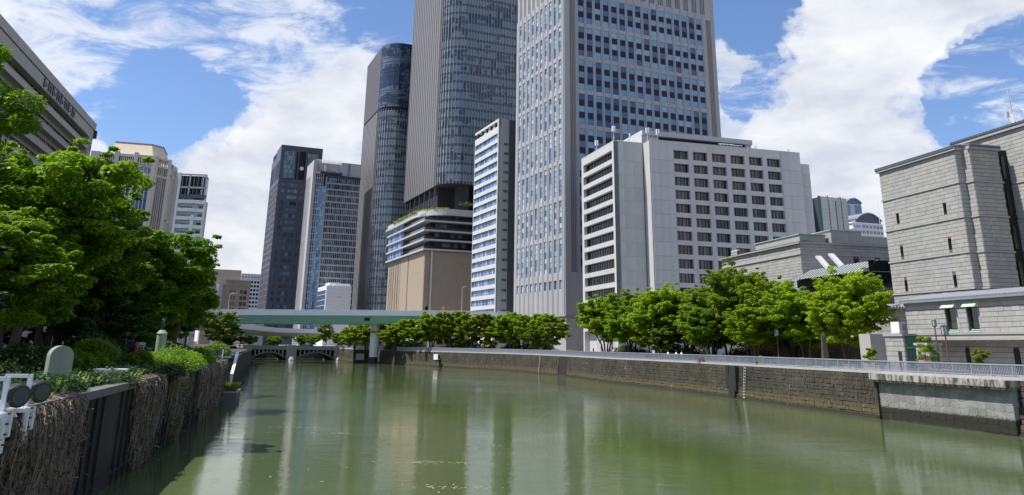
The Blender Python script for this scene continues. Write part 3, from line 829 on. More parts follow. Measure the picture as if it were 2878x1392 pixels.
# ---- white precast office building
def white_office():
    bd = Building('office_building', 'white concrete office building with ribbon windows and a grid of deep square windows', 25.8, 195, -16.25)
    T = 56.3; L = 22.2
    tops = [54.2 - 3.4 * k for k in range(12)]; rows = [(t_ - 2.25, t_) for t_ in tops][::-1]
    w = MB()
    # corner volume A
    grid_wall(w, 'R', 0, L, 10.0, T, [(1.1, 20.8)], rows, 1.3)
    w.box(1.3, 8.0, .12, L, 10.0, T - .02)
    w.box(1.3, 3.0, L - 6, L, 4.3, 10); w.box(0, 1.3, L - .9, L, 4.3, 10); w.box(0, .8, 0, .8, 4.3, 10); w.box(0, .7, 5.2, 6.0, 4.3, 10); w.box(3.5, 8.0, .4, L - 6, 4.3, 10)
    # volume B set forward 4.3 m
    Bx, By, BW = 8.2, -4.28, 43.5
    w.box(Bx, Bx + .35, By + .7, 0.1, 4.3, T)
    cols = [(Bx + 6.37 + 5.39 * i, Bx + 10.47 + 5.39 * i) for i in range(6)]
    bd.part('wall', w, M['concrete_white'])
    w = MB()
    e0 = Bx; D = 1.05
    zz = [4.3] + [q for r_ in rows for q in r_] + [T]
    e = [e0 + 6.3] + [q for c in cols for q in c][1:-1] + [cols[-1][1] + .1]
    for i in range(0, len(e) - 1):
        pass
    for i in range(5): w.box(cols[i][1], cols[i + 1][0], By + .0, By + D, 4.3, T - .6)
    w.box(cols[0][0] - .12, cols[0][0], By + .1, By + D, 4.3, T); w.box(cols[-1][1], cols[-1][1] + .12, By + .1, By + D, 4.3, T)
    for a, c in cols:
        for i in range(0, len(zz), 2): w.box(a, c, By + .05, By + D, zz[i], zz[i + 1])
    bd.part('window_grid', w, M['concrete_white'])
    w = MB(); w.box(Bx + .36, cols[0][0] - .12, By + .12, 18, 4.3, T - .05); w.box(cols[-1][1] + .12, Bx + BW, By + .12, 18, 4.3, T - .05); w.box(cols[0][0] - .1, cols[-1][1] + .1, By + D + .06, 18, 4.3, T - .3)
    w.box(Bx + BW - .1, Bx + BW + 4.9, By + 3.05, 18, 4.3, 54.25)
    bd.part('backing', w, M['dark_joint'])
    # precast panels, one object each
    pc = {}
    def panel(x, z, wd, h, y, side='C'):
        k = (round(wd, 2), round(h, 2))
        if k not in pc: q = MB(); q.box(-wd / 2 + .012, wd / 2 - .012, -.12, 0, .02, h - .02); pc[k] = q.mesh('panel', [M['concrete_white']])
        bd.put('panel', pc[k], x, y, z, side)
    jz = [4.3, 10.4] + [14.55 - .6 + 3.4 * k for k in range(12)] + [T]
    for i in range(len(jz) - 1):
        h = jz[i + 1] - jz[i]
        for x0, x1, n_, y in ((0.02, 8.0, 3, .12), (Bx + .0, cols[0][0] - .12, 3, By + .12), (cols[-1][1] + .12, Bx + BW, 3, By + .12)):
            if i == 0 and x0 < 1: continue
            for k in range(n_): wd = (x1 - x0) / n_; panel(x0 + wd * (k + .5), jz[i], wd, h, y)
        if jz[i + 1] < 55:
            for k in range(2): panel(Bx + BW + .1 + 2.4 * (k + .5), jz[i], 2.4, h, By + 3.05)
    panel(Bx + BW + 1.3, jz[-2], 2.4, 54.25 - jz[-2], By + 3.05); panel(Bx + BW + 3.7, jz[-2], 2.4, 54.25 - jz[-2], By + 3.05)
    # parapet cap over the grid
    w = MB(); w.box(cols[0][0] - .12, cols[-1][1] + .12, By - .0, By + .3, T - .6, T - .01); w.box(.0, 8.1, -.03, .4, T - .01, T + .16); w.box(-.03, .4, .4, L, T - .01, T + .16); w.box(Bx, Bx + BW, By - .03, By + .4, T, T + .17)
    bd.part('parapet_cap', w, M['concrete_white'])
    add_windows(bd, 'C', cols, rows, 0, [M['glass_dark'], M['dark']], mull=3, frame=.09, name='_', limit=0) if False else None
    for a, c in cols:
        for z0, z1 in rows:
            me = window_mesh(c - a, z1 - z0, [M['glass_office'], M['dark']], .10, .12, 3, None, 'wh'); bd.put('window', me, (a + c) / 2, By + .95, z0)
    for z0, z1 in rows:
        n_ = 9; wd = 19.7 / n_
        for k in range(n_): me = window_mesh(wd, z1 - z0, [M['glass_ribbon'], M['dark']], .09, .12, 1, None, 'wr'); bd.put('window', me, .98, 1.1 + wd * (k + .5), z0, 'R')
    # ceiling lamps visible through the glass are left to the glass; penthouse and roof gear
    w = MB(); w.box(Bx + 1.5, Bx + 34, By + 8, 17, T, T + 1.0); w.box(Bx + 1.5, Bx + 34.4, By + 7.6, 17, T + 3.3, T + 4.6); w.box(Bx + 1.5, Bx + 6, By + 8, 17, T + 1, T + 3.3); w.box(Bx + 32.6, Bx + 34.2, By + 8, 17, T + 1, T + 3.3)
    bd.part('penthouse', w, M['concrete_white'])
    w = MB(); w.box(Bx + 6, Bx + 32.6, By + 8.8, 16.5, T + 1, T + 3.3); bd.part('penthouse_louvre', w, M['near_black'])
    w = MB()
    for k in range(9): w.box(1.5 + .75 * k, 1.9 + .75 * k, .7, 1.1, T, T + .55)
    w.box(Bx + 20, Bx + 27, By + 1.0, By + 1.15, T + .8, T + .95); w.box(Bx + 21, Bx + 25, By + 2.0, By + 2.15, T + 1.2, T + 1.35)
    for k in range(6): w.box(Bx + 20.5 + k, Bx + 20.6 + k, By + 1, By + 1.1, T, T + .9)
    bd.part('roof_brackets', w, M['white_paint'])
    # entrance recess at the foot
    w = MB(); w.box(.9, 3.4, .9, L - 7, 4.35, 9.9); bd.part('entrance_wall', w, M['tile_grey'])
    def mast(x, y, h, n_, lab):
        p = bd.e.matrix_basis @ Vector((x, y, T - G0)); e = thing('roof_antenna', lab, 'antenna', tuple(p), 0, 'antennas on the white office roof')
        q = MB(); q.tube([(0, 0, 0), (0, 0, h)], .06, 5)
        for a_ in range(3): th = a_ * 2.1; q.tube([(.5 * math.cos(th), .5 * math.sin(th), 0), (0, 0, h * .55)], .04, 4)
        q.build('mast', M['slab'], e); pm_ = MB(); pm_.box(-.13, .13, -.1, .1, -.7, .7); pmm = pm_.mesh('aerial_panel', [M['white_paint']])
        for a_ in range(n_): th = a_ * 2.1 + .4; link('aerial_panel', pmm, e, (.35 * math.cos(th), .35 * math.sin(th), h - .5), th)
    mast(.8, 13, 3.2, 2, 'left roof antenna with two panels on the white office building')
    mast(.8, 1.5, 4.2, 3, 'tallest roof antenna with three white panels on the front corner of the white office building')
    mast(5.5, 2.5, 3.0, 1, 'small roof antenna beside the row of roof blocks on the white office building')
    mast(8.6, -2, 3.6, 2, 'roof antenna where the white office building steps forward')
    mast(12.5, 0, 4.0, 2, 'roof antenna in front of the penthouse of the white office building')
    mast(Bx + 31, By + 1.5, 1.6, 1, 'short roof camera mast at the right end of the penthouse')
    mast(Bx + 41, By + 1.5, 1.3, 1, 'short mast on the right end of the white office roof')


M['glass_office'] = glass('office window glass', (.012, .011, .011), (.085, .07, .055), .75)
M['glass_ribbon'] = glass('ribbon window glass', (.012, .012, .014), (.05, .045, .045), .5, ior=1.6)
white_office()


# ---- striped slim building
def striped():
    bd = Building('office_building', 'slim pale office building with blue ribbon windows between two towers', -4.8, 285, -23)
    T = 87.5; L = 25
    rows = [(15.0 - 2.1 + 3.53 * k, 15.0 + 3.53 * k) for k in range(20)]
    w = MB(); grid_wall(w, 'R', 0, L, 4.3, 84.6, [(1.0, L - .3)], rows, .7); w.box(0, 1.2, 0, L, 86.6, T); w.box(0, 1.2, 0, 1.2, 84.6, 86.6); w.box(0, 4.2, 0, .0 + .3, 4.3, T)
    bd.part('wall', w, M['strip_white'])
    w = MB(); w.box(.8, 4.2, .3, L, 4.3, 84.6); w.box(3.0, 4.2, .3, L, 84.6, T); bd.part('core', w, M['tile_grey'])
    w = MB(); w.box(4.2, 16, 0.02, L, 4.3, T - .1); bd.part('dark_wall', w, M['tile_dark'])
    for z0, z1 in rows:
        for k in range(8):
            wd = (L - 1.3) / 8; me = window_mesh(wd, z1 - z0, [M['glass_blue'], M['dark']], .1, .1, 1, None, 'st'); bd.put('window', me, .5, 1.0 + wd * (k + .5), z0, 'R')
    for z0, z1 in rows[:-1]:
        me = window_mesh(2.0, 1.0, [M['glass_dark'], M['strip_white']], .1, .15, 3, None, 'sv'); bd.put('side_window', me, 3.0, -.02, z0 + .9)
    w = MB()
    for k in range(5): w.box(.3, 1.0, 4 + 4.6 * k, 4.7 + 4.6 * k, 84.6, 86.6)
    bd.part('loggia_posts', w, M['near_black'])
striped()


def arc_pts(R_, a0, a1, n, cx, cy): return [(cx + R_ * math.cos(R(a0 + (a1 - a0) * i / n)), cy + R_ * math.sin(R(a0 + (a1 - a0) * i / n))) for i in range(n + 1)]


def fest_outline(L, Rr, Wd, n=12, ins=0.0):
    """river face x=0 (y from 0 to L), quarter round of radius Rr, then the face y=-Rr"""
    r_ = Rr - ins
    return [(ins, L)] + [(ins, 0)] + arc_pts(r_, 180, 270, n, Rr, 0)[1:] + [(Wd, -Rr + ins), (Wd, L)]


def festival(name, label, x, y, az, L, Rr, Wd, z0, z1, pitch, crown=None, finp=3.3, seed=0, finc=1.55):
    bd = Building(name, label, x, y, az)
    zc = crown if crown else z1
    ol = fest_outline(L, Rr, Wd, 14, .5)
    core = MB(); core.prism(ol, z0, z1 - .3); bd.part('core', core, M['near_black'])
    # perimeter sampling
    per = [(0, L * (1 - i / 60)) for i in range(61)]
    na = max(8, int(Rr * 1.571 / finc)); arc = arc_pts(Rr, 180, 270, na, Rr, 0)
    nf = int((Wd - Rr) / finc); flat = [(Rr + finc * (i + 1), -Rr) for i in range(nf)]
    curve = arc + flat
    g = MB(); sp_ = MB(); rg = random.Random(seed)
    z = z0 + .2
    while z < zc - 1:
        for i in range(len(curve) - 1):
            (xa, ya), (xb, yb) = curve[i], curve[i + 1]; k = .985
            g.add([(xa, ya + .12, z + pitch * .24), (xb, yb + .12, z + pitch * .24), (xb, yb + .12, z + pitch), (xa, ya + .12, z + pitch)], [(0, 1, 2, 3)])
            sp_.add([(xa, ya + .06, z), (xb, yb + .06, z), (xb, yb + .06, z + pitch * .26), (xa, ya + .06, z + pitch * .26)], [(0, 1, 2, 3)])
        g.add([(.3, L, z + pitch * .2), (.3, 0, z + pitch * .2), (.3, 0, z + pitch), (.3, L, z + pitch)], [(0, 1, 2, 3)])
        z += pitch
    bd.part('glazing', g, M['glass_fest'], 'stuff'); bd.part('spandrels', sp_, M['fest_spandrel'], 'stuff')
    f = MB()
    for i, (xa, ya) in enumerate(curve):
        if i < len(arc): th = math.atan2(ya, xa - Rr)
        else: th = -math.pi / 2
        nx_, ny_ = math.cos(th), math.sin(th); f.sweep([(xa + nx_ * .05, ya + ny_ * .05, z0), (xa + nx_ * .05, ya + ny_ * .05, zc)], [(-.13, -.42), (.13, -.42), (.13, .15), (-.13, .15)], up=(-nx_, -ny_, 0))
    bd.part('curve_fins', f, M['bronze_fin'], 'stuff')
    f = MB(); k = int(L / finp)
    for i in range(k + 1):
        f.box(-.07, .3, L * i / k - .8, min(L * i / k + .8, L), z0, zc)
    bd.part('river_fins', f, M['bronze_fin'], 'stuff')
    f = MB(); f.box(.02, .2, 0, L, z0, zc); bd.part('river_backing', f, M['crown_brown'])
    if crown:
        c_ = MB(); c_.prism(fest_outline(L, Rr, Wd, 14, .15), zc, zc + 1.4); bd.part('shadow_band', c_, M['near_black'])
        c_ = MB(); c_.box(-.05, .4, .6, L, zc + 1.4, z1); c_.box(.4, Wd, L - .4, L, zc + 1.4, z1); bd.part('crown_panel', c_, M['crown_brown'])
        g = MB(); f = MB(); z = zc + 1.4; n_ = 9; ph = (z1 - z) / n_
        cv = [(-.02, .6)] + curve
        for j in range(n_):
            for (za, zb) in ((z, z + ph * .36), (z + ph * .36, z + ph)):
                for i in range(len(cv) - 1):
                    (xa, ya), (xb, yb) = cv[i], cv[i + 1]
                    for q in range(2):
                        x0_, y0_ = xa + (xb - xa) * q / 2, ya + (yb - ya) * q / 2; x1_, y1_ = xa + (xb - xa) * (q + 1) / 2, ya + (yb - ya) * (q + 1) / 2
                        g.add([(x0_, y0_, za), (x1_, y1_, za), (x1_, y1_, zb), (x0_, y0_, zb)], [(0, 1, 2, 3)])
                for i in range(len(cv) - 1): f.sweep([(cv[i][0], cv[i][1], za), (cv[i + 1][0], cv[i + 1][1], za)], [(-.05, -.1), (.12, -.1), (.12, .1), (-.05, .1)])
            z += ph
        for i in range(len(cv) - 1):
            for q in range(2): xq, yq = cv[i][0] + (cv[i + 1][0] - cv[i][0]) * q / 2, cv[i][1] + (cv[i + 1][1] - cv[i][1]) * q / 2; f.box(xq - .07, xq + .07, yq - .1, yq + .05, zc + 1.4, z1)
        bd.part('crown_glazing', g, M['glass_crown'], 'stuff'); bd.part('crown_mullions', f, M['dk_wall'], 'stuff')
    c_ = MB(); c_.prism(fest_outline(L, Rr, Wd, 14, .0), z1 - .3, z1 + .25); bd.part('roof_edge', c_, M['bronze_fin'])
    c_ = MB(); c_.prism(fest_outline(L, Rr, Wd, 14, .35), z0 - .25, z0); bd.part('underside', c_, M['near_black'])
    return bd


bd = festival('office_tower', 'high bronze-finned tower with a rounded glass corner over a dark open storey', -36.4, 375, -23, 54, 10.5, 62, 79, 199, 4.55, seed=1)
f = MB()
for k in range(7): f.tube([(.8, 2 + 8.5 * k, 61), (.8, 2 + 8.5 * k, 79)], .28, 8)
bd.part('open_storey_columns', f, M['dk_wall'])
f = MB(); f.box(2.2, 60, 2, 54, 45, 79); f.box(9, 14, -9, -3, 55, 79); f.box(22, 30, -8, 4, 55, 79); bd.part('open_storey_core', f, M['near_black'])
festival('office_tower', 'dark-crowned bronze tower with a rounded corner left of the highest one', -79, 450, -22.5, 39.5, 10.5, 50, 4.5, 178.5, 4.4, crown=137.6, seed=2)


# ---- podium of the high tower
def podium():
    bd = Building('podium_building', 'brick podium with white balcony bands and a planted roof edge', -35.4, 335, -22.5)
    L = 61.8; Wd = 45
    w = MB()
    w.box(0, 1, 0, 25.1, 4.3, 43.7); w.box(0, 1, 26.1, 38.8, 4.3, 43.7)
    e = [39.2, 42.3, 43.3, 46.3, 47.3, 50.4, 51.4, 54.4, 55.3, 57.8, 58.7, L]
    for i in range(0, len(e), 2): w.box(0, 1, e[i], e[i + 1], 4.3, 43.7)
    w.box(0, 2.3, -.02, 1, 21.2, 43.7); w.box(0, .5, -.02, 1, 4.3, 21.2); w.box(3.3, Wd, .05, 1, 4.3, 43.7); w.box(1, Wd, 1, L, 4.3, 43.6)
    bd.part('brick_wall', w, M['brick'])
    w = MB(); w.box(2.5, 3.2, -.45, 1, 4.3, 43.7); bd.part('brick_pier', w, M['strip_white'])
    w = MB(); w.box(.5, 2.3, .5, 1, 18, 21.2); w.box(.6, 1.2, 25.0, 26.2, 4.3, 43); w.box(.6, 1.2, 38.8, 61, 4.3, 43.4); bd.part('dark_slots', w, M['near_black'])
    for k, z in enumerate((44.3, 48.35, 52.25, 56.3)):
        s_ = MB(); s_.prism([(-1.3, L + 1.5), (-1.3, -1.2), (Wd, -1.2), (Wd, L + 1.5)], z - .35, z + .35); bd.part('balcony_slab', s_, M['slab'])
        g = MB(); g.box(2.6, Wd - .5, 2.6, L - .5, z + .35, z + 3.75); bd.part('storey_core', g, M['near_black'])
        for i in range(13):
            wd = 2.1; me = window_mesh(wd, 3.2, [M['glass_blue'], M['white_bld']], .08, .08, 0, None, 'pb'); bd.put('window', me, -.55, 34.5 + wd * (i + .5), z + .36, 'R')
        s_ = MB(); s_.box(-.5, 2.6, 34.4, 34.6, z + .36, z + 3.6); s_.box(-.5, 2.6, L + .0, L + .1, z + .36, z + 3.6); bd.part('end_wall', s_, M['dk_wall'])
        for i in range(9):
            wd = 1.75; me = window_mesh(wd, 2.9, [M['glass_terrace'], M['dark']], .08, .08, 0, None, 'pc'); bd.put('window', me, 4.6 + wd * (i + .5), 2.5, z + .5)
        s_ = MB(); s_.box(-1.1, -1.02, -1, 34, z + .35, z + 1.35); s_.box(-1.1, Wd, -1.05, -.97, z + .35, z + 1.3); bd.part('balustrade', s_, M['glass_dark'])
        s_ = MB()
        for i in range(16): s_.box(-.4, -.25, i * 2.1 + 1, i * 2.1 + 1.15, z + .35, z + 3.7)
        bd.part('balcony_posts', s_, M['dk_wall'])
    top = [(-1.8, L + 2)] + [(-1.8, 16)] + [(-1.8 + 12 * (1 - math.cos(t_)), 16 - 17.6 * math.sin(t_)) for t_ in [math.pi / 2 * i / 10 for i in range(1, 11)]] + [(Wd, -1.6), (Wd, L + 2)]
    s_ = MB(); s_.prism(top, 59.1, 60.0); bd.part('roof_slab', s_, M['slab'])
    s_ = MB(); s_.prism([(a + .8 if a < 12 else a, c + .6 if c < 20 else c - .6) for a, c in top], 60.0, 61.9); bd.part('roof_parapet', s_, M['concrete'])
    rg = random.Random(3); g = MB()
    def tuft(g, x, y, z, r_, n_=26):
        for _ in range(n_):
            q = Vector((x + rg.gauss(0, r_), y + rg.gauss(0, r_), z + abs(rg.gauss(0, r_ * .5)))); a_ = Vector((rg.uniform(-1, 1), rg.uniform(-1, 1), rg.uniform(-.5, .5))).normalized() * .45; c_ = a_.cross(Vector((rg.uniform(-1, 1), rg.uniform(-1, 1), 1))).normalized() * .35
            g.add([tuple(q - a_), tuple(q + c_), tuple(q + a_), tuple(q - c_)], [(0, 1, 2, 3)])
    for i in range(70): tuft(g, -.6, 14 + i * .55, 61.7, .5, 18)
    for i in range(25): t_ = math.pi / 2 * i / 30; tuft(g, .3 + 12 * (1 - math.cos(t_)), 15 - 15.5 * math.sin(t_), 61.9, .5, 22)
    bd.part('roof_planting', g, M['leaf_yellow'], 'stuff')
    g = MB()
    for c in ((17, 1), (19, 2), (18, 1.5)): tuft(g, c[0], c[1], 63.5 + c[0] * .05, 1.0, 60)
    bd.part('roof_shrub', g, M['leaf_dark'], 'stuff')
M['glass_terrace'] = glass('terrace glass', (.03, .055, .065), (.15, .22, .22), .4)
podium()


# ---- dark slate tower
def dark_tower():
    bd = Building('office_tower', 'dark slate tower with a glazed recess and white disc near its top', -148.7, 500, -24)
    T = 129; L = 41; Wd = 26.5
    w = MB(); w.box(.5, Wd, .5, L, 4.3, T - .2); bd.part('core', w, M['near_black'])
    pitch = 4.0; rows = rows_of(14, pitch, 23, 2.6)
    w = MB(); ccols = [(1.9, 4.2), (6.0, 12.4), (14.0, 15.7), (16.6, 23.2), (24.6, 25.6)]
    grid_wall(w, 'C', 0, Wd, 4.3, 107, ccols, rows, .5, inset=.12)
    w.box(0, Wd, 0, .9, 125.5, T); w.box(0, 2.2, 0, .9, 107, 125.5); w.box(Wd - 2, Wd, 0, .9, 107, 125.5); w.box(9, 10.1, 0, .9, 107, 125.5); w.box(11, 12, 0, .9, 107, 125.5); w.box(16, 17, 0, .9, 107, 125.5)
    lcols = [(1.2 + 3.2 * i, 3.1 + 3.2 * i) for i in range(6)] + [(22.5 + 3.2 * i, 24.4 + 3.2 * i) for i in range(6)]
    grid_wall(w, 'R', .5, L, 4.3, T - 5, lcols, rows + [(107, 119)], .5); w.box(0, .5, .5, 20, T - 5, T)
    bd.part('wall', w, M['dk_wall'])
    w = MB()
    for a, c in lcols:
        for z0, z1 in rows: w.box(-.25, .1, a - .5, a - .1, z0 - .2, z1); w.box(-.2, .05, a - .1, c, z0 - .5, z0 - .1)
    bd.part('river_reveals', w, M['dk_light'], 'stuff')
    add_windows(bd, 'C', ccols[:4], rows, .35, [M['glass_dk'], M['dk_wall']], mull=2, frame=.2)
    g = MB()
    for z0, z1 in rows:
        for a, c in lcols: pane_quad(g, 'R', a, c, z0, z1, .4)
    bd.part('river_panes', g, M['glass_dark'], 'stuff')
    g = MB(); f = MB()
    for j in range(6):
        for i in range(7):
            x0 = 2.2 + i * .97; yb = -.3 - .9 * math.sin(math.pi * (i + .5) / 14); g.box(x0 + .04, x0 + .93, yb, 1, 107.2 + 3 * j, 110.1 + 3 * j)
        for i in range(6): x0 = 17.2 + i * 1.15; yb = .6 - .9 * math.sin(math.pi * (i + .5) / 12); g.box(x0 + .04, x0 + 1.1, yb, 1.5, 107.2 + 3 * j, 110.1 + 3 * j)
    bd.part('bay_window', g, M['glass_topbay'])
    g = MB(); g.box(12, 16, .6, 1, 113, 125); bd.part('recess_glass', g, M['glass_b6'])
    g = MB(); g.lathe([(1.25, 0), (1.25, .3)], 20); me = g.mesh('disc', [M['white_paint']]); o = link('disc', me, bd.e, (13.9, .35, 114.5 - G0)); o.rotation_euler = (R(90), 0, 0)
M['glass_dk'] = glass('slate tower glass', (.02, .035, .06), (.07, .15, .20), .45)
M['glass_topbay'] = glass('top bay glass', (.10, .15, .17), (.20, .26, .27), .5)
dark_tower()


# ---- blue grey tower with blank side and glass front
def bluegrey():
    bd = Building('office_tower', 'light grey tower with a curved blue glass front beside the dark slate one', -111.7, 440, -24)
    T = 105.7; L = 21
    w = MB(); w.box(0, 27, 6, L, 4.3, T - 8); w.box(0, 1.4, .0, L, 4.3, T); w.box(15.8, 27, 0.5, L, 98, T); bd.part('wall', w, M['b6_wall'])
    w = MB(); w.box(19.5, 21, .35, .6, 98.3, T - .1); bd.part('dark_slot', w, M['glass_b6'])
    w = MB()
    for k in range(20): w.box(1.4 + .72 * k, 1.6 + .72 * k, .0, .8, 98, T + .6)
    for k in range(5): w.box(1.5 + 1.1 * k, 1.65 + 1.1 * k, .0, .5, 4.3, 98)
    for k in range(27): w.box(1.4, 6.2, 0, .3, 8 + 3.5 * k, 8.2 + 3.5 * k)
    w.box(1.4, 15.8, .1, .5, 98.5, 98.8)
    bd.part('frame_fins', w, M['white_bld'])
    w = MB(); w.box(1.5, 15.8, 1.5, 8, 4.3, T - 1); bd.part('recess', w, M['dk_wall'])
    # glass box
    w = MB(); w.box(7.0, 27, -.6, 6, 4.3, 97.6); bd.part('glass_core', w, M['near_black'])
    w = MB(); w.box(4.0, 16.2, -2.0, 6, 98.4, 99.2); w.box(7.8, 27.2, -1.4, 6, 96.6, 97.2); bd.part('canopy', w, M['dk_wall'])
    g = MB(); f = MB()
    for j in range(26):
        z = 5 + 3.5 * j
        for i in range(18): g.add([(8.0 + 1.05 * i, -.9, z + .7), (9.05 + 1.05 * i, -.9, z + .7), (9.05 + 1.05 * i, -.9, z + 3.5), (8.0 + 1.05 * i, -.9, z + 3.5)], [(0, 1, 2, 3)])
        f.box(7.9, 27, -1.0, -.7, z, z + .75)
    for i in range(19): f.box(7.9 + 1.05 * i, 8.1 + 1.05 * i, -1.25, -.8, 4.3, 88); f.box(7.95 + 1.05 * i, 8.02 + 1.05 * i, -1.2, -.8, 88, 97)
    f.box(7.3, 7.7, -1.4, -.6, 4.3, 96.5)
    bd.part('curtain_wall', g, M['glass_b6'], 'stuff'); bd.part('mullions', f, M['b6_wall'], 'stuff')
    g = MB(); cv = arc_pts(7.5, 200, 262, 8, 8.3, 6.3)
    for j in range(50):
        z = 5 + 1.72 * j
        for i in range(8): (xa, ya), (xb, yb) = cv[i], cv[i + 1]; g.add([(xa, ya, z + .12), (xb, yb, z + .12), (xb, yb, z + 1.7), (xa, ya, z + 1.7)], [(0, 1, 2, 3)])
    bd.part('curved_glazing', g, M['glass_curve'], 'stuff')
    g = MB(); g.lathe([(.1, 99.2), (.5, 99.3), (.5, 100), (.1, 103)], 8, 7, 1); g.box(6.2, 6.5, 1, 1.3, 99, 103.6); g.sweep([(11, 0, 101.5), (14, 0, 99.6)], [(-.2, -.2), (.2, -.2), (.2, .2), (-.2, .2)]); bd.part('roof_gear', g, M['white_paint'])
M['glass_curve'] = glass('curved blue glass', (.10, .2, .36), (.20, .33, .48), .5)
bluegrey()


# ---- small white building behind the expressway
def small_white():
    bd = Building('office_building', 'low white building with a glazed side just above the expressway', -94.5, 420, -24)
    w = MB(); w.box(0, 13, 0, 25.2, 4.3, 34.8); w.box(2, 8, 4, 14, 34.8, 36.6); w.box(4, 12.6, 1.5, 3, 34.8, 36); bd.part('wall', w, M['white_bld'])
    g = MB(); g.box(-.06, .05, 1.6, 23, 8, 32.6); bd.part('side_glazing', g, M['glass_b6'])
    g = MB()
    for k in range(9): g.box(-.14, 0, 1.6, 23, 8 + 2.8 * k, 8.2 + 2.8 * k)
    bd.part('mullions', g, M['white_bld'])
    g = MB(); g.box(5, 8, -.08, .02, 22.5, 22.9); g.box(5.5, 8.3, -.08, .02, 29, 29.3)
    for k in range(14): g.box(.1, 12.9, -.02, .02, 8 + 1.9 * k, 8.06 + 1.9 * k)
    bd.part('wall_vents', g, M['b6_wall'])
    g = MB()
    for k in range(9): g.box(1 + 1.3 * k, 1.1 + 1.3 * k, .2, .3, 34.8, 36)
    g.box(1, 12, .2, .3, 35.9, 36); bd.part('roof_rail', g, M['white_paint'])
small_white()


# ---- brown block and pale lattice block at the left gap
def brown_block():
    bd = Building('apartment_building', 'brown block with paired windows left of the dark slate tower', -199.2, 560, -24)
    w = MB(); w.box(-8, 13, 2, 14, 44, 54.2); bd.part('upper_wall', w, M['cream_brown'])
    rows = rows_of(10, 4.0, 8, 2.4); cols = [(6.5, 8.4), (9.0, 10.4), (13.2, 15.3), (15.8, 17.8)]
    w = MB(); grid_wall(w, 'C', 3.5, 20, 4.3, 46.5, cols, rows, .6); w.box(3, 20.3, -.4, 14, 46.5, 47.3); w.box(-10, 20.2, -.3, 14, 43.2, 43.8); w.box(-10, 3.5, .4, 14, 4.3, 43); w.box(3.5, 20, .7, 14, 4.3, 46.5); bd.part('wall', w, M['brown_bld'])
    add_windows(bd, 'C', cols, rows, .4, [M['glass_dark'], M['dark']], frame=.15)
    w = MB(); w.lathe([(2.5, 4.3), (2.5, 44)], 16, -.5, 1); bd.part('stair_turret', w, M['b6_wall'])
M['cream_brown'] = plain('light brown panel', (.50, .41, .33), .7)
brown_block()


def lattice_block():
    bd = Building('apartment_building', 'distant white apartment tower with a fine balcony grid', -212.2, 640, -24)
    w = MB(); w.box(.6, 20, .6, 12, 4.3, 58); bd.part('wall', w, M['b6_wall'])
    f = MB()
    for k in range(16): f.box(0, 20, 0, .6, 6 + 3.1 * k, 7.2 + 3.1 * k)
    for k in range(9): f.box(0 + 2.4 * k, .5 + 2.4 * k, -.1, .6, 4.3, 58.5)
    f.box(0, 20, 0, .7, 54, 55); bd.part('balconies', f, M['white_bld'])
    g = MB()
    for k in range(16):
        for i in range(8): g.add([(.5 + 2.4 * i, .5, 7.2 + 3.1 * k), (2.4 + 2.4 * i, .5, 7.2 + 3.1 * k), (2.4 + 2.4 * i, .5, 9.1 + 3.1 * k), (.5 + 2.4 * i, .5, 9.1 + 3.1 * k)], [(0, 1, 2, 3)])
    bd.part('window_panes', g, M['glass_b6'], 'stuff')
lattice_block()


# ---- long taupe office block, upper left
def left_block():
    bd = Building('office_building', 'long taupe office block with continuous balcony bands at the upper left', -100, 184, -15)
    T = 55.9; Ln = 125
    w = MB(); w.box(-16, -1.6, -Ln, 0, G0, T - .5); w.box(-16, 0, -3.4, 0, G0, T - 1.4); bd.part('core', w, M['concrete_lb'])
    w = MB(); w.box(-.3, .25, -Ln, .2, 54.2, T); w.box(-.3, .05, -Ln, .1, 51.9, 54.1); w.box(-16, -.3, -Ln, .1, 51.9, 52.3); w.box(-16, .3, -.1, .3, 54.6, T + .1); w.box(-16, -.3, -Ln, 0, T - .5, T - .2); bd.part('roof_parapet', w, M['concrete_lb'])
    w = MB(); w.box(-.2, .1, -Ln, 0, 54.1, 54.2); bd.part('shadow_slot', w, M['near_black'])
    for k in range(9):
        z = 50.1 - 3.75 * k
        w = MB(); w.box(-.25, .0, -Ln, -.0, z - 1.15, z); w.box(-1.7, -.25, -Ln, -3.4, z - 1.0, z - .75); w.box(-.28, .06, -Ln, 0, z - .02, z + .08); bd.part('balcony_band', w, M['concrete_lb'])
        g = MB(); g.box(-.3, -.22, -Ln, -3.4, z + .1, z + .55); 
        g = MB()
        n_ = 34
        for i in range(n_):
            u0 = -3.6 - 2.9 * i; me = window_mesh(2.9, 2.6, [M['glass_lb'], M['dark']], .09, .1, 1, None, 'lb')
            if k < 5 and i < 34: bd.put('window', me, -1.5, u0 - 1.45, z - .75, 'L')
    w = MB(); w.box(-5, .6, -.2, .9, 52.4, 54.2); bd.part('corner_box', w, M['dark'])
    # blurred dark lettering on the parapet: unreadable raised strokes
    rg = random.Random(12)
    lm = MB()
    for i in range(8):
        y0 = -42 + 3.0 * i
        q = MB(); q.box(.12, .28, y0, y0 + .55, 52.2, 54.0)
        if i % 2: q.box(.12, .28, y0 + .55, y0 + 2.0, 53.4, 54.0); q.box(.12, .28, y0 + 1.5, y0 + 2.0, 52.2, 53.4)
        else: q.box(.12, .28, y0 + .55, y0 + 1.9, 52.7, 53.3)
        bd.part('sign_letter', q, M['dk_wall'])
M['glass_lb'] = glass('left block glass', (.03, .035, .04), (.16, .18, .17), .5)
left_block()


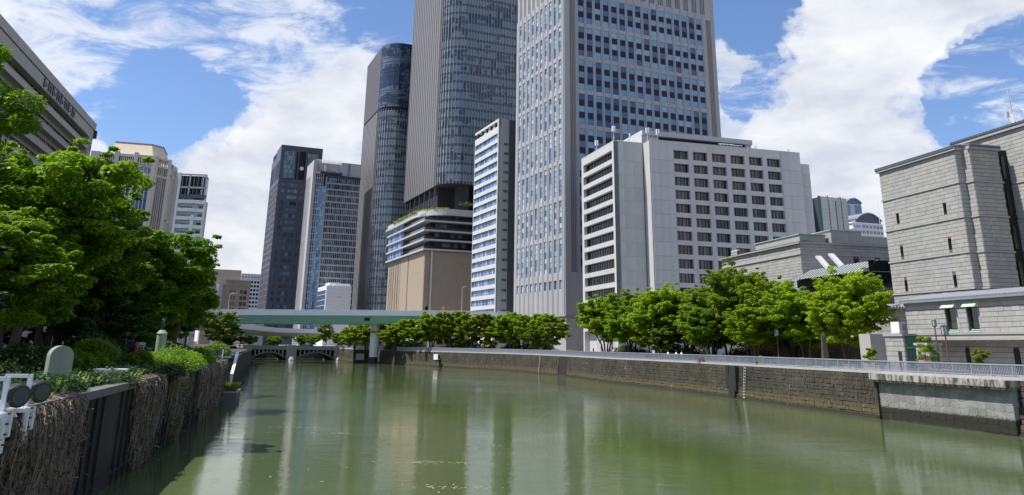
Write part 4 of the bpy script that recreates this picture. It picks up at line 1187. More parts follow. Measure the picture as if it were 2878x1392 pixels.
# ---- beige building with arched windows
def beige():
    bd = Building('hotel_building', 'beige stone building with arched upper windows and a stepped top', -105.2, 230, -17)
    # local x to the right, y away; facade C spans x from -17.5 to 0
    T = 59
    w = MB(); bays = [(-15.2, -11.2), (-10.0, -6.0), (-4.9, -1.0)]; pil = [(-17.5, -15.2), (-11.2, -10), (-6, -4.9), (-1.0, 0)]
    for a, c in pil: w.box(a, c, -.35, 1.2, G0, T - .2 if a < -15 or a > -2 else T + .3)
    for a, c in bays:
        w.box(a, c, .0, 1.2, 57.9, 58.7); w.box(a, c, 0, 1.2, 55.6, 56.25); w.box(a, c, .1, 1.2, 52.5, 53.4)
        for k in range(1, 8): w.box(a + (c - a) * k / 8 - .1, a + (c - a) * k / 8 + .1, .1, .8, 56.25, 57.9)
        for k in range(1, 4): w.box(a + (c - a) * k / 4 - .12, a + (c - a) * k / 4 + .12, .1, .7, G0, 55.6)
        for i in range(8):   # arch spandrel
            u = (i + .5) / 8; hgt = 55.0 + .6 * math.sin(math.pi * u); w.box(a + (c - a) * i / 8, a + (c - a) * (i + 1) / 8, .05, .9, hgt - .35, 55.6)
        w.box(a - .2, c + .2, -.2, .3, 55.75, 55.95)
    w.box(-17.5, .1, -.45, 1.2, 56.0, 56.2); w.box(-17.5, 0, .9, 18, G0, T - .8)
    # chamfer and side
    def slab(p0, p1, z0, z1, th=.8):
        d = Vector((p1[0] - p0[0], p1[1] - p0[1])).normalized(); nrm_ = Vector((-d.y, d.x)) * th; w.add([(p0[0], p0[1], z0), (p1[0], p1[1], z0), (p1[0] + nrm_.x, p1[1] + nrm_.y, z0), (p0[0] + nrm_.x, p0[1] + nrm_.y, z0), (p0[0], p0[1], z1), (p1[0], p1[1], z1), (p1[0] + nrm_.x, p1[1] + nrm_.y, z1), (p0[0] + nrm_.x, p0[1] + nrm_.y, z1)], [(0, 3, 2, 1), (4, 5, 6, 7), (0, 1, 5, 4), (1, 2, 6, 5), (2, 3, 7, 6), (3, 0, 4, 7)])
    C0 = Vector((0, 0)); C1 = Vector((3.9, 4.6)); C2 = Vector((5.2, 9.5)); C3 = Vector((4.4, 24))
    def lerp(a, c, f_): return (a.x + (c.x - a.x) * f_, a.y + (c.y - a.y) * f_)
    slab(lerp(C0, C1, 0), lerp(C0, C1, .2), G0, T - .3); slab(lerp(C0, C1, .8), lerp(C0, C1, 1), G0, T - .3)
    for z0, z1 in ((57.9, 58.5), (55.6, 56.2), (52.6, 53.3)): slab(lerp(C0, C1, .2), lerp(C0, C1, .8), z0, z1)
    for k in range(1, 5): slab(lerp(C0, C1, .2 + .12 * k - .015), lerp(C0, C1, .2 + .12 * k + .015), G0, 57.9, .5)
    slab(tuple(C1), lerp(C1, C2, .25), G0, T - 1.5)
    for k in range(1, 5): slab(lerp(C1, C2, .22 * k), lerp(C1, C2, .22 * k + .1), G0, T - 1.5 - .2 * k)
    for k in range(8): slab(lerp(C2, C3, .12 * k), lerp(C2, C3, .12 * k + .07), G0, T - 2.2 - .3 * k)
    for z in (20, 30, 40, 53.5): slab(lerp(C1, C2, 0), lerp(C1, C2, 1), z, z + .8, .6)
    slab(lerp(C1, C2, 0), lerp(C1, C2, 1), 56, 57.4, .6); slab(lerp(C2, C3, 0), lerp(C2, C3, 1), 53, 56, .6)
    bd.part('wall', w, M['beige'])
    w = MB(); w.prism([(0, 1.6), (3.2, 5.2), (4.6, 9.5), (3.8, 24), (-10, 24), (-10, 1.6)], G0, 57); bd.part('core', w, M['dk_wall'])
    for a, c in bays:
        for k in range(4):
            x0 = a + (c - a) * k / 4 + .12; x1 = a + (c - a) * (k + 1) / 4 - .12
            me = window_mesh(x1 - x0, 1.6, [M['glass_blue2'], M['dark']], .07, .1, 0, None, 'bg'); bd.put('window', me, (x0 + x1) / 2, .6, 56.27)
            me = window_mesh(x1 - x0, 1.9, [M['glass_blue2'], M['dark']], .07, .1, 0, None, 'bg'); bd.put('window', me, (x0 + x1) / 2, .5, 53.4)
            for j in range(10): me = window_mesh(x1 - x0, 2.3, [M['glass_blue2'], M['dark']], .07, .1, 0, None, 'bg'); bd.put('window', me, (x0 + x1) / 2, .55, 50.1 - 2.35 * j)
    r_ = MB(); bs = [(-14.6, 3), (-1.2, 3), (2.2, 6.8), (2.0, 20), (-14.6, 20)]; tp = [(-12.4, 5), (-2.4, 5), (.6, 8.0), (.6, 18), (-12.4, 18)]; n_ = 5
    r_.add([(x, y, T - .4) for x, y in bs] + [(x, y, 62.8) for x, y in tp], [(i, (i + 1) % n_, n_ + (i + 1) % n_, n_ + i) for i in range(n_)] + [tuple(range(n_, 2 * n_))]); bd.part('roof', r_, M['cream'])
    r_ = MB(); r_.prism([(x * 1.02 + .1, y) for x, y in tp], 62.8, 63.3)
    bd.part('roof_edge', r_, M['brown_bld'])
M['glass_blue2'] = glass('reflecting blue glass', (.07, .24, .52), (.14, .34, .58), .5, ior=1.6)
beige()


# ---- white residential tower
def resid():
    bd = Building('apartment_building', 'pale residential tower with dark open top frame right of the beige building', -119.9, 300, 0)
    # faces: C side (y=0) x from -9 to 0 ; right face receding
    T = 58.5; e = bd.e; e.rotation_euler = (0, 0, R(8))
    w = MB(); w.box(-11, 3.4, .9, 5, G0, T - 1); bd.part('core', w, M['b6_wall'])
    w = MB(); w.box(-7.9, -6.4, -.25, .9, G0, 68); w.box(-1.2, .0, -.05, .9, G0, 52); w.box(2.9, 3.5, .5, 1.4, G0, 66); w.box(-11, -10.2, .0, .9, G0, 67)
    bd.part('piers', w, M['white_bld'])
    for k in range(12):
        z = 56.4 - 3.15 * k
        s_ = MB(); s_.box(-10.2, -7.9, -.1, .9, z, z + .35); s_.box(-6.4, .2, -.2, .9, z, z + .35); s_.box(.0, 3.7, .0, 1.0, z - .1, z + .3); s_.box(-6.4, .1, -.2, -.1, z + .3, z + 1.3); s_.box(.1, 3.6, .0, .08, z + .3, z + 1.2); bd.part('balcony', s_, M['white_bld'])
        me = window_mesh(4.6, 1.7, [M['glass_b6'], M['b6_wall']], .15, .1, 3, None, 'rw'); bd.put('window', me, -3.4, .85, z + .5)
        me = window_mesh(1.4, 1.9, [M['glass_dark'], M['dark']], .1, .1, 0, None, 'rx'); bd.put('window', me, 1.9, .85, z + .4)
    w = MB(); w.box(-10.5, 2.6, 1.4, 5, T, 67.2); bd.part('dark_top', w, M['near_black'])
    w = MB(); w.box(-11, 3.0, .3, .8, 62.2, 62.9); w.box(-11, 3.0, .3, .8, 67.3, 67.8); w.box(2.5, 3.0, .3, .9, T, 67.4); w.box(-3.4, -2.9, .3, .7, 59, 67.3); w.box(1.4, 1.8, .8, 1.3, T, 67.2)
    for k in range(6): w.box(-6 + 1.4 * k, -5.9 + 1.4 * k, 1.1, 1.3, T, 67)
    bd.part('top_frame', w, M['b6_wall'])
    w = MB(); w.box(-10.5, 3.4, .1, .2, T, T + 1.3); bd.part('roof_balustrade', w, M['glass_terrace'])
    # white strokes of the sign high on the side
    s_ = MB(); s_.box(1.6, 3.0, -.12, -.02, 36.8, 37.05); s_.box(2.2, 2.4, -.12, -.02, 35.6, 38.0); s_.box(1.6, 2.3, -.12, -.02, 33.6, 33.85); s_.box(1.6, 1.85, -.12, -.02, 32.2, 34.6); s_.box(2.5, 2.75, -.12, -.02, 32.2, 34.4); bd.part('sign_strokes', s_, M['white_paint'])
resid()
b2 = Building('apartment_building', 'thin dark slice of a far block low behind the left trees', -160, 410, -24)
w = MB(); w.box(0, 4, 0, 5, G0, 51); b2.part('wall', w, M['b6_wall']); w = MB()
for k in range(14): w.box(.3, 3.7, -.1, .0, 8 + 3 * k, 9.6 + 3 * k)
b2.part('window_bands', w, M['glass_b6'])


# ---- pale green panelled block, domed buildings
def pale_block():
    bd = Building('office_building', 'pale green panelled block with vertical dark slots behind the white office', 102.2, 260, -20)
    w = MB(); e = [(.55, 4.1), (4.75, 7.6), (8.0, 11.0)]
    w.box(.3, 11.2, .8, 14, G0, 54.9)
    bd.part('core', w, M['dk_wall'])
    for x0, x1 in [(.6, 3.4), (3.9, 6.3), (6.8, 8.7), (9.2, 11.3)]:
        q = MB(); q.box(x0, x1, 0, .8, G0, 55.1); bd.part('panel_bay', q, M['pale_green'])
    q = MB(); q.box(6.35, 6.75, .3, .8, G0, 55); bd.part('blue_slot', q, M['glass_blue']); q = MB(); q.box(0, .4, .0, .8, G0, 55.3); bd.part('green_edge', q, M['green_gate'])
    q = MB()
    for x0, x1 in [(3.4, 3.9), (8.7, 9.2)]:
        for k in range(30): q.box(x0, x1, .2, .8, 20 + 1.2 * k, 20.8 + 1.2 * k)
    bd.part('slot_vents', q, M['brown_bld'])
pale_block()


def dome_building(nm, label, x, y, Wd, zb, zt, win):
    bd = Building(nm, label, x, y, -20)
    w = MB(); w.box(0, Wd, 0, 12, G0, zb); bd.part('wall', w, M['white_bld'])
    if win:
        for k in range(5):
            z = zb - .6 - 2.1 * k; q = MB(); q.box(-.4, Wd + .5, -.5, 12, z, z + .35); bd.part('balcony', q, M['white_bld'])
            for i in range(6):
                me = window_mesh(1.3, 1.35, [M['glass_b6'], M['white_bld']], .12, .1, 1, None, 'dw'); bd.put('window', me, 5.2 + 1.75 * i, -.03, z - 1.6)
            me = window_mesh(3.4, 1.2, [M['glass_curve'], M['white_bld']], .1, .1, 2, None, 'dx'); bd.put('window', me, 2.2, -.03, z - 1.6)
    else:
        w = MB(); w.box(2.2, 4.6, -.1, .0, G0, zb - .2); bd.part('dark_panel', w, M['b6_wall']); w = MB(); w.box(.1, 2.1, -.05, 0, G0, zb - .2); w.box(4.7, Wd - .1, -.05, 0, G0, zb - .2); bd.part('side_panel', w, M['glass_curve'])
    n_ = 14; vs = []
    x0_ = Wd * .12 if win else 0
    prof = [(x0_ + (Wd - x0_) * i / n_, zb + (zt - zb) * math.sin(math.pi * (i / n_ * .86 + .07)) ** .8) for i in range(n_ + 1)]
    g = MB(); g.add([(a, .1, c - .35) for a, c in prof] + [(prof[-1][0], .1, zb), (prof[0][0], .1, zb)], [tuple(range(n_ + 3))]); bd.part('gable_glazing', g, M['glass_b6'])
    r_ = MB(); ys = (-.7, 12)
    r_.add([(a, ys[0], c) for a, c in prof] + [(a, ys[1], c) for a, c in prof] + [(a, ys[0], c - .3) for a, c in prof] + [(a, ys[1], c - .3) for a, c in prof],
           [(i, i + 1, n_ + 2 + i, n_ + 1 + i) for i in range(n_)] + [(2 * n_ + 2 + i, 3 * n_ + 3 + i, 3 * n_ + 4 + i, 2 * n_ + 3 + i) for i in range(n_)] + [(i, 2 * n_ + 2 + i, 2 * n_ + 3 + i, i + 1) for i in range(n_)])
    o = bd.part('vaulted_roof', r_, M['steel'], smooth=False)
dome_building('office_building', 'tall blue-fronted building with a shallow vaulted roof behind the pale green block', 140.5, 330, 8.4, 65.2, 68.0, False)
dome_building('apartment_building', 'white balconied building under a shiny vaulted metal roof', 129.5, 300, 14.2, 53.0, 57.0, True)
mast_ = thing('roof_antenna', 'thin white lightning rod on the vaulted metal roof', 'antenna', (139.6, 299, 52)); q = MB(); q.tube([(0, 0, 0), (0, 0, 8)], .1, 5); q.build('rod', M['white_paint'], mast_)


# ================================================================== BANK BUILDING (grey ashlar complex on the right)
def ashlar(bd, side, u0, u1, z0, z1, plane, holes=(), nparts=0, course=.467, length=1.05, seed=0, near=None, sgn=-1, proud=.05):
    """courses of ashlar blocks on a face; plane = position of the face; blocks stand proud to the outside"""
    rg = random.Random(seed); items = []; z = z0; r_ = 0
    nrow = max(1, round((z1 - z0) / course)); ch = (z1 - z0) / nrow
    for r_ in range(nrow):
        za, zc = z0 + r_ * ch + .022, z0 + (r_ + 1) * ch - .022; u = u0 - (length * .5 if r_ % 2 else 0) - rg.uniform(0, .2)
        while u < u1:
            w_ = length * rg.uniform(.92, 1.08); a, c = max(u, u0), min(u + w_, u1); u += w_
            if c - a < .12: continue
            segs = [(a + .008, c - .008)]
            for (h0, h1, hz0, hz1) in holes:
                if zc > hz0 + .01 and za < hz1 - .01:
                    ns = []
                    for s0, s1 in segs:
                        if s1 <= h0 or s0 >= h1: ns.append((s0, s1)); continue
                        if s0 < h0: ns.append((s0, h0))
                        if s1 > h1: ns.append((h1, s1))
                    segs = ns
            for s0, s1 in segs:
                if s1 - s0 > .08: items.append((s0, s1, za, zc, proud * rg.uniform(.6, 1.3)))
    if near is not None: items.sort(key=lambda q: abs((q[0] + q[1]) / 2 - near[0]) + .6 * abs((q[2] + q[3]) / 2 - near[1]))
    b = MB()
    for k, (s0, s1, za, zc, pr) in enumerate(items):
        tgt = MB() if k < nparts else b
        if side == 'C': tgt.box(s0, s1, plane - pr, plane, za, zc)
        else: tgt.box(plane - pr, plane, s0, s1, za, zc)
        if k < nparts: bd.part('stone', tgt, M['boj'])
    if b.v: bd.part('ashlar', b, M['boj'], 'stuff')


def tile_roof_edge(bd, side, u0, u1, z, out, depth, mt, pitch=.42, drop=.45):
    """row of roof tiles along an eave: one rounded tile each, joined"""
    b = MB(); n_ = int(abs(u1 - u0) / pitch)
    for i in range(n_):
        u = u0 + (u1 - u0) * (i + .5) / n_; pr = []
        for j in range(5):
            th = math.pi * j / 4; pr.append((.17 * math.cos(th), .15 * math.sin(th)))
        if side == 'R': P0, P1 = (-out, u, z), (depth, u, z + drop)
        else: P0, P1 = (u, -out, z), (u, depth, z + drop)
        b.sweep([P0, P1], pr + [(-.17, -.08), (.17, -.08)][::1])
    if side == 'R': b.add([(-out, u0, z - .08), (-out, u1, z - .08), (depth, u1, z + drop - .08), (depth, u0, z + drop - .08)], [(0, 1, 2, 3)]); b.box(-out, -out + .15, min(u0, u1), max(u0, u1), z - .22, z - .02)
    else: b.add([(u0, -out, z - .08), (u1, -out, z - .08), (u1, depth, z + drop - .08), (u0, depth, z + drop - .08)], [(0, 1, 2, 3)]); b.box(min(u0, u1), max(u0, u1), -out, -out + .15, z - .22, z - .02)
    bd.part('eave_tiles', b, mt)


def bank_main():
    bd = Building('bank_building', 'tall grey ashlar bank block with narrow slit windows at the far right', 54.6, 95, -13)
    S = [13.5, 17.7, 21.9, 26.1]; T = 30.4; L = 14.0
    slits = []
    for zt in (24.0, 19.6, 15.2):
        slits += [(2.55, 3.1, zt - 1.35, zt), (11.1, 11.65, zt - 1.35, zt)]
    w = MB()
    # backing with real slit openings
    zz = sorted(set([G0, T] + [z for s_ in slits for z in s_[2:4]]))
    grid_wall(w, 'R', 0, L, G0, T, [(2.55, 3.1), (11.1, 11.65)], [(s_[2], s_[3]) for s_ in slits[::2]][::-1], .5)
    w.box(.5, 1.05, 0, .5, G0, T); w.box(.5, 26, .5, L, G0, T - .1)
    w.box(1.05, 5.2, -1.15, 1.0, G0, T - .05); w.box(5.0, 26, -.5, 0.5, G0, T - .2)
    w.box(6.75, 22, -30, 7.5, G0, 33.0)
    bd.part('wall_backing', w, M['boj_joint'])
    bands = [(8.2, 13.35)] + [(S[i] + .15, S[i + 1] - .12) for i in range(3)] + [(S[3] + .15, T - .35)]
    for i, (a, c) in enumerate(bands):
        ashlar(bd, 'R', 0, L, a, c, 0.0, slits, 300 if i == 2 else 0, seed=i, near=(4, 20))
        ashlar(bd, 'C', 0, 1.05, a, c, 0.0, seed=20 + i); ashlar(bd, 'R', -1.15, 0, a, c, 1.05, seed=30 + i); ashlar(bd, 'C', 1.05, 5.2, a, c, -1.15, seed=40 + i)
    for i, (a, c) in enumerate([(8.2, 13.35)] + [(S[j] + .15, S[j + 1] - .12) for j in range(3)] + [(S[3] + .15, 32.6)]):
        ashlar(bd, 'R', -26, -.6 if c < 30 else 7.5, a, c, 6.75, seed=60 + i, length=1.15)
    st_ = MB()
    for z in S:
        st_.box(-.17, 0, -.17, L + .1, z - .10, z + .12); st_.box(0, 1.05, -.17, 0, z - .1, z + .12); st_.box(.88, 1.05, -1.32, -.17, z - .1, z + .12); st_.box(1.05, 5.3, -1.32, -1.15, z - .1, z + .12); st_.box(6.58, 6.75, -27, -1.2, z - .1, z + .12)
    st_.box(-.35, .2, -.35, L + .35, T - .35, T); st_.box(.2, 1.0, -.35, .1, T - .35, T); st_.box(.75, 5.4, -1.5, -1.0, T - .35, T); st_.box(6.4, 6.9, -27, 7.7, 32.6, 33.0)
    bd.part('string_courses', st_, M['boj_plain'])
    for (a, c, z0, z1) in slits:
        me = window_mesh(c - a, z1 - z0, [M['glass_dark'], M['dark']], .06, .05); bd.put('slit_window', me, .3, (a + c) / 2, z0, 'R')
    q = MB(); q.box(5.25, 6.7, -.95, -.5, G0, T - .1); bd.part('glazed_shaft', q, M['near_black'])
    for k in range(5): me = window_mesh(.62, 2.9, [M['glass_shaft'], M['dark']], .05, .1); bd.put('shaft_window', me, 5.95, -1.0, 9.6 + 4.25 * k)
    tile_roof_edge(bd, 'R', -.3, L + .4, T + .12, .42, 2.5, M['roof_tile'], .34); tile_roof_edge(bd, 'C', .9, 5.4, T + .12, 1.55, 1, M['roof_tile'], .34)
    b = MB(); n_ = 60
    for i in range(n_):
        u = -26 + 33.5 * (i + .5) / n_; b.sweep([(6.3, u, 33.15), (9, u, 33.6)], [(.17, 0), (.1, .13), (-.1, .13), (-.17, 0), (0, -.05)])
    b.box(6.3, 9, -26, 7.5, 33.02, 33.14); bd.part('upper_eave_tiles', b, M['roof_tile'])
    q = MB()
    for k in range(3): q.tube([(7 + .0, -3.5 - k * .7, 33.1), (7, -3.5 - k * .7, 34.5), (7, -3.9 - k * .7, 34.8), (7, -4.4 - k * .7, 34.5)], .05, 5)
    q.tube([(6.9, -2.6, 33.1), (6.9, -2.6, 34.6)], .12, 6); bd.part('roof_pipes', q, M['white_paint'])
M['glass_shaft'] = glass('shaft glass', (.03, .035, .022), (.05, .055, .035), .5)
bank_main()
ae = thing('roof_antenna', 'cross-armed radio mast on the far right bank roof', 'antenna', (63.7, 96.8, 33.05)); q = MB(); q.tube([(0, 0, 0), (0, 0, 6.3)], .06, 5)
q.tube([(.0, .9, 0), (0, .9, 3.4)], .04, 5)
for z, l in ((1.2, .9), (2.1, .7), (2.6, .8), (3.3, 1.0)): q.tube([(-l * .3, -l, z), (l * .3, l, z)], .025, 4)
q.box(-.15, .15, .75, 1.05, 2.2, 2.9); q.build('mast', M['slab'], ae)


def bank_low():
    bd = Building('bank_annex', 'low ashlar wing with tiled eave and two green-hooded windows', 43.7, 90, -12)
    wn = [(-7.55, -6.0), (-10.45, -8.95)]; wn = [(-10.45, -8.95), (-7.55, -6.0)]
    w = MB(); grid_wall(w, 'R', -30, 0, 8.05, 11.35, wn, [(8.35, 10.85)], .8); w.box(.8, 12, -30, 0, 7.45, 11.3); w.box(1.7, 12, -30, -2.4, G0, 7.45)
    bd.part('wall_backing', w, M['boj_joint'])
    holes = [(a - .05, c + .05, 8.3, 10.9) for a, c in wn]
    ashlar(bd, 'R', -26, 0, 8.1, 11.0, 0.0, holes, 160, course=.48, length=.95, seed=5, near=(-6, 10))
    ashlar(bd, 'R', -26, -2.4, G0, 7.3, 1.7, [(-12.9, -12.2, G0, 6.6), (-6.6, -6.1, G0, 6.6)], 0, course=.5, length=1.3, seed=6)
    q = MB(); q.box(-.22, 0, -30, .2, 7.95, 8.1); q.box(-.12, 0, -30, .1, 7.65, 7.95); q.box(-.3, .8, -30, .2, 7.42, 7.65); q.box(-.12, .3, -30, .1, 11.0, 11.35); bd.part('string_courses', q, M['boj_plain'])
    q = MB()
    for k in range(24): q.box(.0, 1.7, -1.2 * k - 2.7, -1.2 * k - 2.3, 7.25, 7.42)
    bd.part('soffit_beams', q, M['boj_plain'])
    q = MB(); q.box(1.6, 1.72, -12.9, -12.2, G0, 6.6); q.box(1.6, 1.72, -6.6, -6.1, G0, 6.6); bd.part('door_slit', q, M['near_black'])
    for a, c in wn:
        me = window_mesh(c - a - .3, 2.35, [M['glass_green'], M['dark']], .06, .1, 0, None, 'bl'); bd.put('tall_window', me, .28, (a + c) / 2, 8.5, 'R')
        q = MB(); q.add([(-.55, a - .12, 10.62), (-.55, c + .12, 10.62), (.05, c + .12, 11.2), (.05, a - .12, 11.2), (-.55, a - .12, 10.56), (-.55, c + .12, 10.56), (.05, c + .12, 10.56), (.05, a - .12, 10.56)], [(0, 3, 2, 1), (4, 5, 6, 7), (0, 1, 5, 4), (1, 2, 6, 5), (3, 0, 4, 7)]); bd.part('window_hood', q, M['hood'])
        q = MB(); q.add([(-.14, a, 8.15), (-.14, c, 8.15), (.3, c, 8.5), (.3, a, 8.5), (.3, a, 8.15), (.3, c, 8.15)], [(0, 1, 2, 3), (0, 3, 4), (1, 5, 2)]); bd.part('window_sill', q, M['copper'])
        q = MB(); q.box(.0, .28, a, a + .14, 8.4, 10.75); bd.part('window_reveal', q, M['boj_plain'])
    tile_roof_edge(bd, 'R', -29, .3, 11.5, .55, 3.2, M['roof_grey'], .4, .75)
M['glass_green'] = glass('dark green glass', (.015, .02, .016), (.03, .04, .035), .4)
bank_low()


def bank_gate():
    bd = Building('gate', 'dark green louvred gate between stone piers at the corner of the low wing', 39.9, 85.5, -12, 'gate')
    for y0, y1, zt in ((-1.4, 1.4, 8.0), (-4.9, -3.15, 7.1)):
        q = MB(); q.box(0.05, 1.5, y0, y1, G0, zt - .25); bd.part('pier_core', q, M['boj_joint'])
        q = MB(); q.box(-.12, 1.6, y0 - .12, y1 + .12, zt - .25, zt); bd.part('pier_cap', q, M['boj_plain'])
        ashlar(bd, 'R', y0, y1, G0, zt - .25, .05, [(-1.0 if y0 > -2 else -3.9, -.45 if y0 > -2 else -3.4, 4.3, 6.2)], 60, course=.5, length=.95, seed=int(abs(y0) * 10), near=(0, 7))
        ashlar(bd, 'C', 0.05, 1.5, G0, zt - .25, y0, (), 0, course=.5, length=.8, seed=9)
        q = MB(); q.box(.0, .06, -1.0 if y0 > -2 else -3.9, -.45 if y0 > -2 else -3.4, G0, 6.2); bd.part('pier_niche', q, M['near_black'])
    sm = MB(); sm.box(-.1, .05, -.03, .03, 0, 3.5); sme = sm.mesh('slat', [M['green_gate']])
    for k in range(11): bd.put('slat', sme, .35, -3.05 + .155 * k, 4.35, 'C')
    q = MB(); q.box(.2, .5, -3.15, -1.4, 6.55, 6.7); q.box(.2, .5, -3.15, -1.4, 7.75, 7.85); bd.part('gate_frame', q, M['green_gate'])
bank_gate()


def bank_left():
    bd = Building('bank_building', 'broad lower ashlar block with green roof edge left of the tall bank block', 47.2, 130, -12.5)
    L = 27; Wd = 40; T = 23.1
    w = MB(); w.box(.05, Wd, .05, L, G0, T - .1); bd.part('wall_backing', w, M['boj_joint'])
    ashlar(bd, 'R', 0, L, 8, 21.1, .05, (), 150, seed=1, near=(6, 20)); ashlar(bd, 'R', 0, L, 21.35, T - .25, .05, seed=2)
    sq = [(9.6, 10.6, 19.7, 20.4 + .3), (13.6, 14.6, 19.9, 20.7)]
    ashlar(bd, 'C', 0, 18, 12, 21.1, .05, sq, 60, seed=3, near=(5, 19)); ashlar(bd, 'C', 0, 18, 21.35, T - .25, .05, seed=4)
    q = MB(); q.box(-.18, 0, -.18, L, 21.1, 21.35); q.box(0, 18, -.18, 0, 21.1, 21.35); q.box(-.4, .3, -.4, L + .3, T - .25, T + .05); q.box(.3, 18, -.4, .3, T - .25, T + .05); bd.part('string_courses', q, M['boj_plain'])
    q = MB()
    for s_ in sq: q.box(s_[0], s_[1], .0, .06, s_[2], s_[3])
    bd.part('small_window', q, M['near_black'])
    q = MB(); q.add([(-.45, -.45, T + .05), (-.45, L + .3, T + .05), (2.5, L + .3, T + .45), (2.5, -.45, T + .45)], [(0, 1, 2, 3)]); q.add([(-.45, -.45, T + .05), (2.5, 2.5, T + .45), (18, 2.5, T + .45), (18, -.45, T + .05)], [(0, 3, 2, 1)]); bd.part('green_roof', q, M['copper'])
    q = MB(); q.box(4.5, 9.5, 7, 22, T, 25.4); q.box(10, 16, 6, 20, T, 26.2); q.box(16.1, 30, 10, 20, T, 26.1); bd.part('roof_storeys', q, M['boj_plain'])
    q = MB()
    for (a, c, d, e_, z) in ((4.3, 9.7, 6.8, 22.2, 25.4), (9.8, 16.2, 5.8, 20.2, 26.2)): q.box(a, c, d, e_, z, z + .14)
    bd.part('green_caps', q, M['copper'])
    q = MB()
    for k in range(5): q.tube([(-.1, 21 + .5 * k, T + .1), (.1, 21.2 + .5 * k, T + 1.0), (.6, 21.2 + .5 * k, T + 1.0)], .05, 4)
    bd.part('roof_handrail', q, M['white_paint'])
bank_left()


M['canopy'] = plain('pale canopy panels', (.50, .52, .53), .4)
M['roof_grey2'] = plain('dark canopy ribs', (.07, .085, .085), .5)


def bank_mid():
    bd = Building('bank_annex', 'stepped middle wing with ribbed metal canopy beside the tall bank block', 48.9, 105, -12.5)
    w = MB(); w.box(.05, 12, .05, 40, 7.6, 11.7); w.box(1.6, 12, .05, 40, G0, 7.6); w.box(3.6, 18, 6.5, 30, G0, 14.6); w.box(5.5, 20, 13, 40, G0, 16.0); bd.part('wall_backing', w, M['boj_joint'])
    wn = [(14.2, 15.6, 8.3, 10.4), (18.0, 19.4, 8.3, 10.4), (30, 31.4, 8.3, 10.4)]
    ashlar(bd, 'R', 0, 40, 8.2, 11.4, .05, wn, 120, course=.5, length=1.0, seed=1, near=(4, 10)); ashlar(bd, 'C', 0, 6, 8.2, 11.4, .05, (), 0, seed=2)
    ashlar(bd, 'R', 0, 40, G0, 7.5, 1.6, [(8, 8.6, G0, 6.6)], 0, course=.5, length=1.3, seed=3)
    ashlar(bd, 'R', 6.5, 20, 11.8, 14.4, 3.6, (), 0, seed=4); ashlar(bd, 'C', 3.6, 10, 11.8, 14.4, 6.5, (), 0, seed=5)
    q = MB(); q.box(-.2, .1, -.2, 40, 8.0, 8.2); q.box(-.3, 1.6, -.1, 40, 7.5, 7.75); q.box(-.12, .1, -.1, 40, 7.75, 8.0); q.box(3.4, 3.7, 6.3, 30, 14.4, 14.7); q.box(3.4, 12, 6.2, 6.5, 14.4, 14.7); bd.part('string_courses', q, M['boj_plain'])
    q = MB()
    for s_ in wn: q.box(.02, .08, s_[0], s_[1], s_[2], s_[3])
    q.box(5.0, 12, -.1, .1, 6.5, 9.6)
    bd.part('dark_opening', q, M['near_black'])
    q = MB()
    for s_ in wn: q.box(-.1, .06, s_[0] - .05, s_[1] + .05, s_[2] - .5, s_[2])
    bd.part('window_apron', q, M['roof_grey'])
    tile_roof_edge(bd, 'R', -.2, 40, 11.65, .45, 1.6, M['roof_grey'], .42, .4); tile_roof_edge(bd, 'C', -.3, 7, 11.65, .45, 2, M['roof_grey'], .42, .4)
    # ribbed canopy
    q = MB(); y0, y1 = 7.5, 26
    q.add([(2.4, y0, 17.0), (2.4, y1, 17.0), (5.0, y1, 18.6), (5.0, y0, 18.6)], [(0, 3, 2, 1)]); q.add([(5.0, y0, 18.6), (5, y1, 18.6), (9, y1, 18.6), (9, y0, 18.6)], [(0, 1, 2, 3)])
    q.add([(2.4, y0, 17.0), (5.0, y0, 18.6), (9, y0, 18.55), (9, y0, 17.0)], [(0, 3, 2, 1)])
    bd.part('ribbed_canopy', q, M['canopy'])
    rm = MB(); rm.sweep([(2.35, 0, 17.02), (5.0, 0, 18.64)], [(-.13, -.02), (.13, -.02), (.13, .04), (-.13, .04)]); rme = rm.mesh('rib', [M['roof_grey2']], -17.0)
    for k in range(24): bd.put('rib', rme, 0, y0 + (y1 - y0) * k / 23, 17.0)
    q = MB(); q.box(3.2, 9.1, y0 - .1, y0 - .02, 17.0, 18.5); bd.part('canopy_end_glazing', q, M['glass_green'])
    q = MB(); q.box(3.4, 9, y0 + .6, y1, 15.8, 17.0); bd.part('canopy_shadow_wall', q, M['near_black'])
    q = MB()
    for k in range(2):
        yb = 19.0 - 3.4 * k; q.add([(4.4, yb + 2.6, 20.6), (5.3, yb + 2.6, 20.6), (5.3, yb, 18.4), (4.4, yb, 18.4), (4.4, yb + 2.9, 20.4), (5.3, yb + 2.9, 20.4), (5.3, yb + .3, 18.2), (4.4, yb + .3, 18.2)], [(0, 3, 2, 1), (4, 5, 6, 7), (0, 1, 5, 4), (1, 2, 6, 5), (2, 3, 7, 6), (3, 0, 4, 7)])
    bd.part('skylight_slabs', q, M['concrete_white'])
    q = MB()
    for k in range(8): q.tube([(4.0, 7 + .5 * k, 14.7), (4.0, 7 + .5 * k, 15.5)], .04, 4)
    q.tube([(4, 7, 15.5), (4, 11, 15.5)], .05, 4); bd.part('roof_handrail', q, M['white_paint'])
bank_mid()
ac = thing('air_conditioner', 'white box unit on the wall behind the green gate', 'air conditioner', (45.0, 93.5, 8.3), R(12)); q = MB(); q.box(-1.2, 1.2, -.7, .7, 0, 1.15); q.build('casing', M['white_paint'], ac); q = MB(); q.box(-1.3, 1.3, -.8, .8, -.15, 0); q.box(-.9, .9, -.74, -.7, .2, .95); q.build('base_frame', M['slab'], ac)
